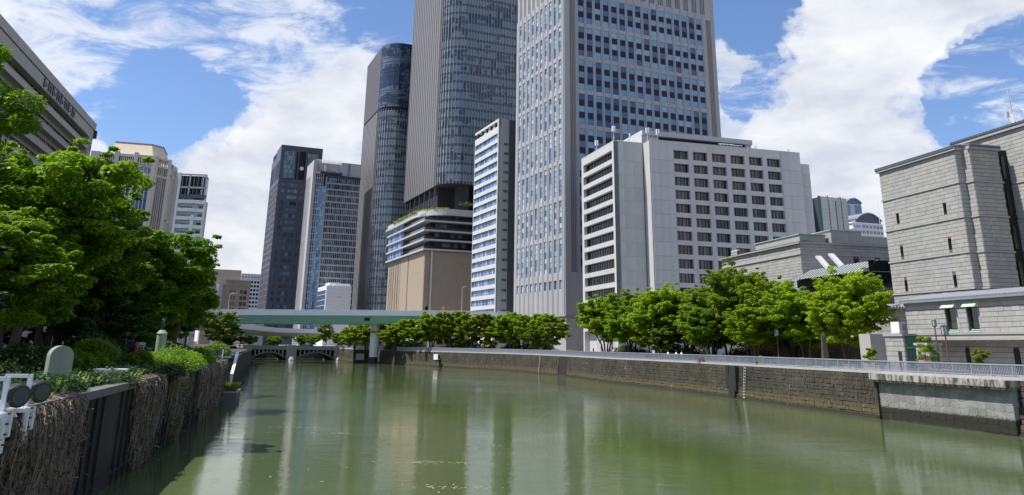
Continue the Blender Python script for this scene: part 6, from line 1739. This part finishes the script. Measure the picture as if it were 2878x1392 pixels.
for _ in range(160):
    q = Vector((rg.gauss(0, .25), rg.gauss(0, .25), 1.25 + abs(rg.gauss(0, .1)))); a_ = Vector((rg.uniform(-1, 1), rg.uniform(-1, 1), rg.uniform(-.5, .5))).normalized() * .06; c_ = a_.cross(Vector((rg.uniform(-1, 1), rg.uniform(-1, 1), 1))).normalized() * .05; b.add([tuple(q - a_), tuple(q + c_), tuple(q + a_), tuple(q - c_)], [(0, 1, 2, 3)])
o = b.build('flowers', M['leaf_red'], e); o['kind'] = 'stuff'


# ================================================================== TREES
def leaf_cloud(rng, centers, radii, counts, size, flat=.55, droop=0.0, layered=0.0):
    C_ = np.repeat(np.asarray(centers, float), counts, 0); Rr = np.repeat(np.asarray(radii, float), counts); n = len(C_)
    d = rng.normal(size=(n, 3)); d /= np.linalg.norm(d, axis=1)[:, None]; rad = Rr * rng.uniform(.35, 1.05, n) ** .5
    P = C_ + d * rad[:, None] * np.array([1, 1, flat]); P[:, 2] -= droop * (rad / np.maximum(Rr, .01)) ** 2 * Rr
    if layered > 0: P[:, 2] = P[:, 2] * (1 - layered * .5) + np.round(P[:, 2] / .9) * .9 * layered * .5
    N = d * .5 + np.array([0, 0, 1.0]) + rng.normal(size=(n, 3)) * .45; N /= np.linalg.norm(N, axis=1)[:, None]
    A = np.cross(N, rng.normal(size=(n, 3))); A /= np.linalg.norm(A, axis=1)[:, None]; B_ = np.cross(N, A)
    s_ = size * rng.uniform(.6, 1.35, n)[:, None]
    V = np.stack([P - A * s_, P - B_ * s_ * .55, P + A * s_, P + B_ * s_ * .55], 1)
    return V.reshape(-1, 3)


def quads_mesh(name, V, material):
    n = len(V) // 4; me = bpy.data.meshes.new(name); me.vertices.add(len(V)); me.vertices.foreach_set('co', V.astype(np.float32).ravel()); me.loops.add(len(V)); me.loops.foreach_set('vertex_index', np.arange(len(V), dtype=np.int32))
    me.polygons.add(n); me.polygons.foreach_set('loop_start', np.arange(0, len(V), 4, dtype=np.int32)); me.polygons.foreach_set('loop_total', np.full(n, 4, dtype=np.int32)); me.materials.append(material); me.update(calc_edges=True); return me


def make_crown(seed, kind, leaves, size, nclump=70, material=None):
    """crown for a tree of radius 5 and height 11: layered leaf sprays on a vase of limbs, with gaps between them"""
    rng = np.random.default_rng(seed); cs = []; rs = []
    R0, zt_ = 5.0, 11.0
    zb = {'spread': 1.9, 'vase': 1.7, 'round': 0.9}[kind]
    lobes = [(0, 0, .1)] + [(rng.uniform(.3, .6) * math.cos(a), rng.uniform(.3, .6) * math.sin(a), rng.uniform(-.35, .42)) for a in np.arange(7) * .9 + rng.uniform(0, .5, 7)]
    while len(cs) < nclump:
        k = len(cs); a = rng.uniform(0, 2 * math.pi); u = rng.uniform(-1, 1); lb = lobes[rng.integers(0, len(lobes))]
        rr = rng.uniform(.5, 1.0) ** .5; w = math.sqrt(max(0, 1 - u * u)); q = .55
        x = lb[0] + rr * w * math.cos(a) * q; y = lb[1] + rr * w * math.sin(a) * q; h = .5 + .5 * (lb[2] + u * rr * .62)
        h = min(max(h, 0.0), 1.0); wl = 1.0 if kind == 'round' else .42 + .58 * min(1, h / .5) ** .8
        if math.hypot(x, y) > wl * 1.02: continue
        if h > .8 and math.hypot(x, y) > 1.15 - (h - .8) * 2.6: continue
        cs.append((x * R0, y * R0, zb + h * (zt_ - zb))); rs.append(rng.uniform(.38, .95) * (1.1 if kind == 'spread' else 1.0))
    cnt = np.array(rs) ** 2; cnt = np.maximum(20, (cnt / cnt.sum() * leaves).astype(int))
    V = leaf_cloud(rng, cs, rs, cnt, size, flat={'spread': .46, 'vase': .5, 'round': .65}[kind], droop=.28)
    ns = 240; pick = rng.integers(0, len(cs), ns); cc = np.array(cs)[pick]; out = cc - np.array([0, 0, 5.5]); out[:, 2] *= .35; out /= np.linalg.norm(out, axis=1)[:, None] + 1e-6
    V2 = leaf_cloud(rng, cc + out * np.array(rs)[pick][:, None] * rng.uniform(.7, 1.5, (ns, 1)), rng.uniform(.18, .45, ns), np.full(ns, int(leaves * .16 / ns) + 3), size, flat=.4)
    V = np.concatenate([V, V2]).reshape(-1, 4, 3); V = V[V[:, :, 2].min(1) > .8].reshape(-1, 3)
    return V, cs


def make_trunk(seed, cs, stems=3, r0=.22):
    rg = random.Random(seed); b = MB(); base = []
    for s_ in range(stems):
        a = 2 * math.pi * s_ / stems + rg.uniform(-.4, .4); r_ = .15 + .12 * stems
        tip = (math.cos(a) * r_ * 3.2, math.sin(a) * r_ * 3.2, rg.uniform(4.2, 5.2)); mid = (math.cos(a) * r_ * 1.1, math.sin(a) * r_ * 1.1, 2.2)
        b.tube([(math.cos(a) * r_ * .5, math.sin(a) * r_ * .5, -.3), mid, tip], [r0, r0 * .75, r0 * .5], 7); base.append((mid, tip))
        b.tube([tip, (tip[0] * 1.5, tip[1] * 1.5, tip[2] + 2.2), (tip[0] * 1.9, tip[1] * 1.9, tip[2] + 4)], [r0 * .5, r0 * .3, r0 * .1], 5)
    for c in rg.sample(cs, min(26, len(cs))):
        m_, t_ = min(base, key=lambda q: (q[1][0] - c[0]) ** 2 + (q[1][1] - c[1]) ** 2); st_ = Vector(t_) if c[2] > 4.8 else Vector(m_).lerp(Vector(t_), .5); e_ = Vector(c); k_ = st_.lerp(e_, .5) + Vector((rg.uniform(-.3, .3), rg.uniform(-.3, .3), rg.uniform(.1, .6)))
        b.tube([tuple(st_), tuple(k_), tuple(e_)], [r0 * .36, r0 * .22, r0 * .07], 4)
    return b


TV = {}
def tree_variant(key, seed, kind, leaves, size, nclump, material, stems=3, r0=.22):
    V, cs = make_crown(seed, kind, leaves, size, nclump); TV[key] = (quads_mesh('crown', V, material), make_trunk(seed, cs, stems, r0).mesh('trunk', [M['bark']]))


tree_variant('la', 11, 'spread', 110000, .13, 380, M['leaf_left'], 2, .30)
tree_variant('lb', 12, 'spread', 110000, .13, 380, M['leaf_left'], 2, .30)
tree_variant('lc', 13, 'round', 66000, .15, 260, M['leaf_left'], 1, .34)
tree_variant('ra', 21, 'vase', 66000, .145, 320, M['leaf_right'], 4, .17)
tree_variant('rb', 22, 'vase', 66000, .145, 320, M['leaf_right'], 4, .17)
tree_variant('rc', 23, 'vase', 66000, .145, 320, M['leaf_right'], 3, .19)
tree_variant('rd', 24, 'vase', 66000, .145, 320, M['leaf_right'], 4, .17)
tree_variant('re', 25, 'round', 50000, .15, 170, M['leaf_olive'], 3, .18)
tree_variant('fa', 31, 'vase', 22000, .27, 150, M['leaf_right'], 3, .2)
tree_variant('fb', 32, 'round', 22000, .27, 150, M['leaf_right'], 3, .2)
tree_variant('yy', 41, 'round', 20000, .23, 90, M['leaf_yellow'], 2, .2)
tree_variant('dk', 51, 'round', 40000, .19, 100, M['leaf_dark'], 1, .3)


def tree(var, x, y, ztop, rad, rz, label, group, lean=0.0, zb=None):
    e = thing('tree', label, 'tree', (x, y, G0), rz, group); s_ = rad / 5.0; sz = (ztop - G0) / 10.4
    c, t_ = TV[var]
    o = link('crown', c, e, scale=(s_, s_, sz)); link('trunk', t_, e, scale=(s_, s_, sz)); return e


GL = 'leafy trees massed along the left bank'; GR = 'trees in the promenade grove on the right bank'; GF = 'far row of trees along the right bank'
LT = [('lb', -31.5, 52, 17.9, 6.6, .3, 'left bank tree closest to the frame edge above the stone stele'),
      ('la', -36.6, 65, 18.2, 6.3, 1.1, 'broadest left bank tree, its crown top just under the taupe block'),
      ('lb', -42.5, 64, 17.8, 6.5, 2.6, 'left bank tree behind the broadest one at the frame edge'),
      ('la', -35.3, 77, 16.8, 6.2, 4.0, 'left bank tree whose spray reaches in front of the beige building'),
      ('lc', -40.5, 100, 17.4, 4.3, .2, 'rounder light green tree before the pale residential tower'),
      ('lc', -47.6, 122, 16.6, 3.3, 2.2, 'tree at the right end of the left mass, above the expressway end'),
      ('lc', -41.0, 86, 15.2, 4.6, 5.2, 'lower tree filling the shade behind the monument column'),
      ('yy', -52.4, 150, 11.3, 3.5, 1.0, 'yellow green tree at the river end of the left mass'),
      ('dk', -54.5, 160, 9.4, 3.2, 3.0, 'small dark tree under the yellow green one by the river'),
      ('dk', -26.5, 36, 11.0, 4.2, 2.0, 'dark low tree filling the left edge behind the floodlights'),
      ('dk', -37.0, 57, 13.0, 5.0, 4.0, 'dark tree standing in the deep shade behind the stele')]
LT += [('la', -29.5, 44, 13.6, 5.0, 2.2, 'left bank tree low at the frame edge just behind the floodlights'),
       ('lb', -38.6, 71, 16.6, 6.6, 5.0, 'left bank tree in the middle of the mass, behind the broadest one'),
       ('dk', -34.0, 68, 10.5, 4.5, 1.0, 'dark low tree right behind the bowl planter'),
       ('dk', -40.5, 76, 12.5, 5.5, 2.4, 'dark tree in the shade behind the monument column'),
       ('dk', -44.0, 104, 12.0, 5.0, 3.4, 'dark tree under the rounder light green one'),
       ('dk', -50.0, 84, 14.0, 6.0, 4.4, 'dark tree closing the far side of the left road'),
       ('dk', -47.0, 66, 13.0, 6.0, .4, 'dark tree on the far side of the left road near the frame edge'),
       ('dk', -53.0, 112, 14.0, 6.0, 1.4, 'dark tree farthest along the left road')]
for a in LT: tree(*a, GL)
RT = [('ra', 19.6, 167, 15.4, 5.4, .1, 'first grove tree, in front of the white office corner'), ('rb', 23.2, 156, 16.9, 5.2, 1.3, 'second grove tree from the white office corner'), ('rc', 26.0, 143, 16.8, 5.2, 2.2, 'third grove tree from the white office corner'),
      ('re', 30.6, 141, 16.2, 4.8, 3.3, 'fourth grove tree, its top under the window grid'), ('rd', 32.5, 132, 16.6, 5.0, 4.3, 'fifth grove tree at the left end of the broad ashlar block'), ('rc', 36.8, 126, 18.9, 5.2, 5.1, 'tallest grove tree, before the broad ashlar block'),
      ('rb', 38.6, 119, 16.3, 4.7, .7, 'grove tree with bright top left of the lone right tree'), ('rd', 40.4, 112, 14.6, 4.5, 1.9, 'low spreading grove tree next to the lone right tree'), ('rc', 41.4, 101, 16.0, 4.6, 2.9, 'rightmost tree of the grove with open forking trunk'),
      ('rb', 34.6, 116, 12.6, 3.6, 3.9, 'short grove tree in front by the lantern lamp'), ('ra', 30.5, 128, 12.8, 3.4, 5.0, 'short grove tree in front of the tall ones'), ('re', 25.6, 139.5, 11.5, 3.0, .9, 'small grove tree close to the railing')]
RT = [(v_, x, y, z, r_ * 1.16, a_, l_) for v_, x, y, z, r_, a_, l_ in RT] + [('rb', 22.5, 152, 13.2, 4.6, 2.7, 'grove tree standing back between the first and second from the white office corner'), ('ra', 31.5, 144, 13.5, 4.8, .4, 'grove tree standing back under the window grid'), ('rc', 36.5, 138, 13.6, 4.8, 1.4, 'grove tree standing back at the left end of the broad ashlar block'), ('rb', 42.5, 124, 13.5, 4.6, 5.4, 'grove tree standing back before the middle of the broad ashlar block')]
for a in RT: tree(*a, GR)
FT = [(11, 222, 13.4, 5.0), (6.9, 228, 14.2, 5.6), (1, 234, 14.7, 5.7), (-4.6, 239, 14.2, 5.6), (-10.5, 244, 14.0, 5.4), (-17.1, 249, 15.4, 5.7), (-23.6, 254, 15.2, 5.8), (-30.2, 261, 13.0, 5.2), (-36.6, 267, 12.3, 5.2), (-40.5, 281, 13.2, 5.4), (-50.0, 291, 12.6, 5.0), (-55, 296, 11.2, 4.4), (7.5, 207, 9.8, 3.6)]
fl = ['at the granite tower end of the row', 'second from the granite tower', 'third from the granite tower', 'under the slim striped building, right one', 'under the slim striped building, left one', 'tallest of the row, before the brick podium', 'before the left part of the brick podium', 'where the expressway meets the row', 'second left of the meeting point of row and expressway', 'just right of the white pier', 'just left of the white pier', 'at the far end of the row near the stone bridge', 'small and yellowish, in front of the row by the tower']
for i, (x, y, z, r_) in enumerate([(x, y, z + 1.0, r_ * 1.12) for x, y, z, r_ in FT]): tree(['fa', 'fb'][i % 2] if i != 12 else 'yy', x, y, z, r_, i * 1.7, 'far right bank tree ' + fl[i], GF)
BT = [('yy', -72.9, 330, 13.4, 3.4, 'yellow green willow-like tree standing behind the stone bridge'), ('fa', -81.6, 345, 9.6, 3.0, 'small tree behind the bridge left of the yellow one'), ('fb', -99.3, 350, 8.8, 3.3, 'small round tree behind the left arch of the bridge'), ('fa', -88, 352, 9.6, 3.3, 'tree behind the middle pier of the bridge'), ('fb', -66, 322, 10.5, 3.2, 'tree right of the yellow one behind the bridge'), ('fb', -61, 312, 11, 3.4, 'bright tree at the right end of the stone bridge'),
      ('fa', -108, 345, 9, 3.4, 'low tree behind the left pier of the bridge'), ('fb', -60, 335, 12, 4, 'tree behind the quay right of the bridge')]
for i, (v_, x, y, z, r_, lab) in enumerate(BT): tree(v_, x, y, z, r_, i * 2.1, lab, 'trees behind the stone bridge')

# overhanging bough at the upper left, from a tree outside the frame
V1 = leaf_cloud(np.random.default_rng(5), [(-19.2, 30, 15.2), (-19.9, 30.3, 14.6), (-18.9, 29.8, 14.3), (-20.4, 30, 15.6), (-20.3, 30, 13.6), (-21, 30.5, 14.4), (-20.7, 30, 17.3), (-21.3, 30.2, 16.8), (-21.5, 30, 12.9), (-22.5, 30, 15.5)], [.75, .9, .6, .7, .6, .9, .55, .7, .6, 1.2], [900, 1300, 700, 900, 500, 1200, 600, 900, 500, 1500], .075, flat=.7)
e = thing('tree', 'near tree reaching in from the left edge with two leafy bough ends', 'tree', (-27, 31, G0), 0, GL)
V1 -= np.array([-27, 31, G0]); link('crown', quads_mesh('crown', V1, M['leaf_left']), e)
b = MB(); b.tube([(0, 0, -.3), (.2, 0, 5), (1.2, -.3, 8)], [.42, .34, .26], 8); b.tube([(1.2, -.3, 8), (4, -.8, 9.1), (6.2, -1, 9.6), (7.7, -1, 10.8)], [.2, .14, .09, .03], 6); b.tube([(1.2, -.3, 8), (3, -.5, 10.6), (5.8, -1, 12.6)], [.2, .13, .04], 6); b.tube([(4, -.8, 8.0), (7.6, -1, 8.55)], [.07, .03], 5); b.build('trunk', M['bark'], e)


def bush(name, label, x, y, z, rx, ry, rz_, leaves, size, material, seed, group=None, cat='bush', stems=True):
    rng = np.random.default_rng(seed); n = 22; d = rng.normal(size=(n, 3)); d /= np.linalg.norm(d, axis=1)[:, None]; d[:, 2] = np.abs(d[:, 2]); c = d * np.array([rx, ry, rz_]) * .62; r_ = rng.uniform(.3, .5, n) * (rx + ry) / 2 * .8
    V = leaf_cloud(rng, c, r_, np.full(n, leaves // n), size, flat=.75); V[:, 2] = np.maximum(V[:, 2], .02); e = thing(name, label, cat, (x, y, z), 0, group); link('foliage', quads_mesh('foliage', V, material), e)
    b = MB(); rg = random.Random(seed)
    for k in range(7): b.tube([(rg.uniform(-.1, .1), rg.uniform(-.1, .1), -.1), tuple(c[k] * .8)], [.035, .012], 4)
    b.build('stems', M['bark'], e); return e


bush('bush', 'dense dark shrub behind the stele at the left frame edge', -24.6, 42.5, G0, 1.6, 2.4, 2.3, 14000, .075, M['leaf_dark'], 101)
bush('bush', 'green shrub between the stele and the first trunks', -25.2, 47.5, G0, 1.6, 2.4, 2.0, 12000, .075, M['leaf_left'], 102)
bush('bush', 'low dark shrub leaning over the wall beside the stele', -18.9, 40.6, G0 - .15, .7, 2.6, .45, 5000, .06, M['leaf_dark'], 103)
bush('bush', 'low dark shrub leaning over the wall past the bowl planter', -21.2, 52.5, G0 - .15, .8, 2.4, .6, 5000, .065, M['leaf_dark'], 104)
bush('bush', 'tall green shrub in front of the monument column', -25.4, 57.5, G0, 1.2, 1.6, 1.7, 8000, .075, M['leaf_left'], 105)
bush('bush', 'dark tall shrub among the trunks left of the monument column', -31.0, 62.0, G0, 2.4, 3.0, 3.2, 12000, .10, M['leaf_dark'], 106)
bush('bush', 'green shrub right of the monument column along the wall', -28.6, 76, G0, 1.5, 4.0, 1.5, 9000, .09, M['leaf_left'], 107)
bush('bush', 'big light green bush bulging over the wall below the column', -24.8, 60.5, G0, 2.6, 3.6, 1.6, 16000, .075, M['leaf_left'], 1)
bush('bush', 'trailing end of the light green bush sloping down along the wall', -27.0, 69, G0, 1.6, 4.0, 1.0, 8000, .09, M['leaf_right'], 2)
bush('bush', 'dark rounded bush behind the pale bowl planter by the steps', -33.8, 86, G0, 2.4, 2.4, 2.0, 7000, .10, M['leaf_dark'], 3)
bush('bush', 'medium green bush between the stele and the big light bush', -26.2, 52.5, G0, 2.0, 2.6, 2.6, 12000, .08, M['leaf_left'], 4)
bush('bush', 'yellow green bush on the bank beyond the steps', -41.5, 118, G0, 2.2, 4, 2.0, 6000, .12, M['leaf_yellow'], 5)
bush('bush', 'low yellow bush tip at the wall edge past the bowl planter', -21.6, 49.6, G0, .5, .8, .35, 1500, .06, M['leaf_yellow'], 6)
bush('bush', 'low dark bush left of the stele behind the floodlights', -20.4, 33.5, G0, 1.6, 3, 1.2, 7000, .07, M['leaf_dark'], 7)
bush('bush', 'long low undergrowth bush under the left trees', -31, 73, G0, 2.5, 8, 1.2, 12000, .10, M['leaf_dark'], 8)
for i, (x, y, rr_, h, lab) in enumerate([(35.0, 98.6, .95, 1.5, 'round shrub behind the railing left of the obelisk, right one'), (33.6, 102.5, 1.0, 1.4, 'round shrub behind the railing left of the obelisk, left one'), (32.3, 106, .9, 1.7, 'taller shrub beside the two round ones'), (12, 212, 1.8, 1.7, 'shrub at the foot of the granite tower'), (15.5, 205, 1.6, 1.6, 'shrub between the granite tower and the white office'), (20, 160, 1.5, 1.3, 'shrub under the first grove trees'), (27, 140, 1.5, 1.4, 'shrub under the middle grove trees'), (30, 124, 1.3, 1.5, 'shrub at the railing under the tallest grove tree'), (33.5, 118, 1.2, 1.6, 'shrub by the lantern lamp under the grove')]):
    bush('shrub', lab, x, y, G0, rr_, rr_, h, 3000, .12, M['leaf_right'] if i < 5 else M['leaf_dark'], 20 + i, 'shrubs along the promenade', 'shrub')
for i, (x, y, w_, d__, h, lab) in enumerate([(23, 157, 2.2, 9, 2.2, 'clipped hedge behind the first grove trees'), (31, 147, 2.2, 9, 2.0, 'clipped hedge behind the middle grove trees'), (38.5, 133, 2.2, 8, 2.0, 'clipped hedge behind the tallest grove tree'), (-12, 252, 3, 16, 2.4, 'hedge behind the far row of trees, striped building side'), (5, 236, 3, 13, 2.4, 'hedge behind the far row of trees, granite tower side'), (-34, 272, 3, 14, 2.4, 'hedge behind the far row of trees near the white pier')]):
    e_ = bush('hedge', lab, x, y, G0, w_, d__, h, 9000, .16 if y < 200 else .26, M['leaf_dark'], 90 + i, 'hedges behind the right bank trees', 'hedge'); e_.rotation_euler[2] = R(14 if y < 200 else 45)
bush('shrub', 'dark red leaved shrub behind the railing under the tallest grove tree', 29.6, 121.5, G0, 2.0, 2.6, 1.0, 4000, .09, M['leaf_red'], 40, None, 'shrub')
for i, (x, y, h, lab) in enumerate([(39.6, 78.8, 3.2, 'young tree between the gate and the lamps'), (42.2, 74.5, 2.2, 'young tree right of the lamps before the low wing'), (37.5, 86.2, 2.2, 'thin young tree in front of the left gate pier'), (44.2, 67.5, 1.5, 'young tree at the right frame edge before the low wing'), (36.0, 93.5, .9, 'tiny sapling right of the grove beside the railing')]):
    e = thing('young_tree', lab, 'young tree', (x, y, G0), i, 'young trees along the low wing'); rng = np.random.default_rng(60 + i); n = 16; c = np.stack([rng.normal(0, .36, n) * h / 2.6, rng.normal(0, .38, n) * h / 2.6, rng.uniform(.35, 1.0, n) * h], 1); V = leaf_cloud(rng, c, rng.uniform(.22, .42, n) * h / 2.6, np.full(n, 260), .075, flat=.6)
    link('foliage', quads_mesh('foliage', V, M['leaf_right']), e); b = MB(); b.tube([(0, 0, 0), (.05, 0, h * .5), (0, .05, h)], [.05, .035, .015], 5)
    for k in range(6): b.tube([(0, 0, c[k][2] * .6), tuple(c[k])], [.02, .01], 4)
    b.build('stem', M['bark'], e)
rng = np.random.default_rng(77); cc = []
for k in range(260):
    yw = rng.uniform(26, 90); off = rng.uniform(.5, 4.5) if yw < 84 else rng.uniform(.5, 2); f_ = yw / 44.5 if yw < 44.5 else 1; x = (-8.2 - 11.1 * yw / 44.5) if yw < 44.5 else (-19.3 - 11.8 * (yw - 44.5) / 47.2)
    cc.append((x - off, yw, G0 + rng.uniform(.0, .35)))
V = leaf_cloud(rng, cc, rng.uniform(.3, .7, 260), np.full(260, 170), .085, flat=.6); V[:, 2] = np.maximum(V[:, 2], G0 + .03)
tag(link('ground_cover', quads_mesh('ground_cover', V, M['leaf_dark'])), kind='stuff')
# ground plants at the foot of the left trees
rg = random.Random(9); b = MB()
for k in range(26):
    yw = rg.uniform(30, 60); x = -19.3 + (yw - 44.5) * -.25 - rg.uniform(.6, 3.0); blades(b, 14, x, yw, .35, .35, G0, .45, rg, .05, .7)
tag(b.build('bank_grass', M['leaf_right']), kind='stuff')
b = MB()
for k in range(60):
    x, y = rg.uniform(-60, -30), rg.uniform(38, 60)
    blades(b, 30, x, y, 1, 1, G0, .3, rg, .08, .5)
o = b.build('lawn_grass', M['leaf_right']); tag(o, kind='stuff')
# floating flecks on the water
b = MB(); rg = random.Random(31)
for (cx, cy, L_, n_) in ((-13, 62, 5, 60), (-4.5, 48, 3.2, 55), (-3, 40, 2.2, 40), (5.4, 35, 3, 60), (5.6, 33.3, 2, 30), (-16, 66, 3, 30), (14, 38, 6, 25), (-10, 88, 8, 30), (-2, 55, 14, 30), (8, 60, 16, 20), (-12, 45, 12, 20), (-22, 110, 12, 20)):
    for _ in range(n_):
        x, y = cx + rg.gauss(0, L_ * .5), cy + rg.gauss(0, .28 if L_ < 7 else 4); a_ = rg.uniform(0, 3.14); w_ = rg.uniform(.02, .06); l_ = rg.uniform(.04, .16); dx, dy = math.cos(a_), math.sin(a_)
        b.add([(x - dx * l_, y - dy * l_, .012), (x + dy * w_, y - dx * w_, .014), (x + dx * l_, y + dy * l_, .012), (x - dy * w_, y + dx * w_, .014)], [(0, 1, 2, 3)])
tag(b.build('floating_leaves', plain('floating leaf litter', (.42, .36, .14), .7)), kind='stuff')
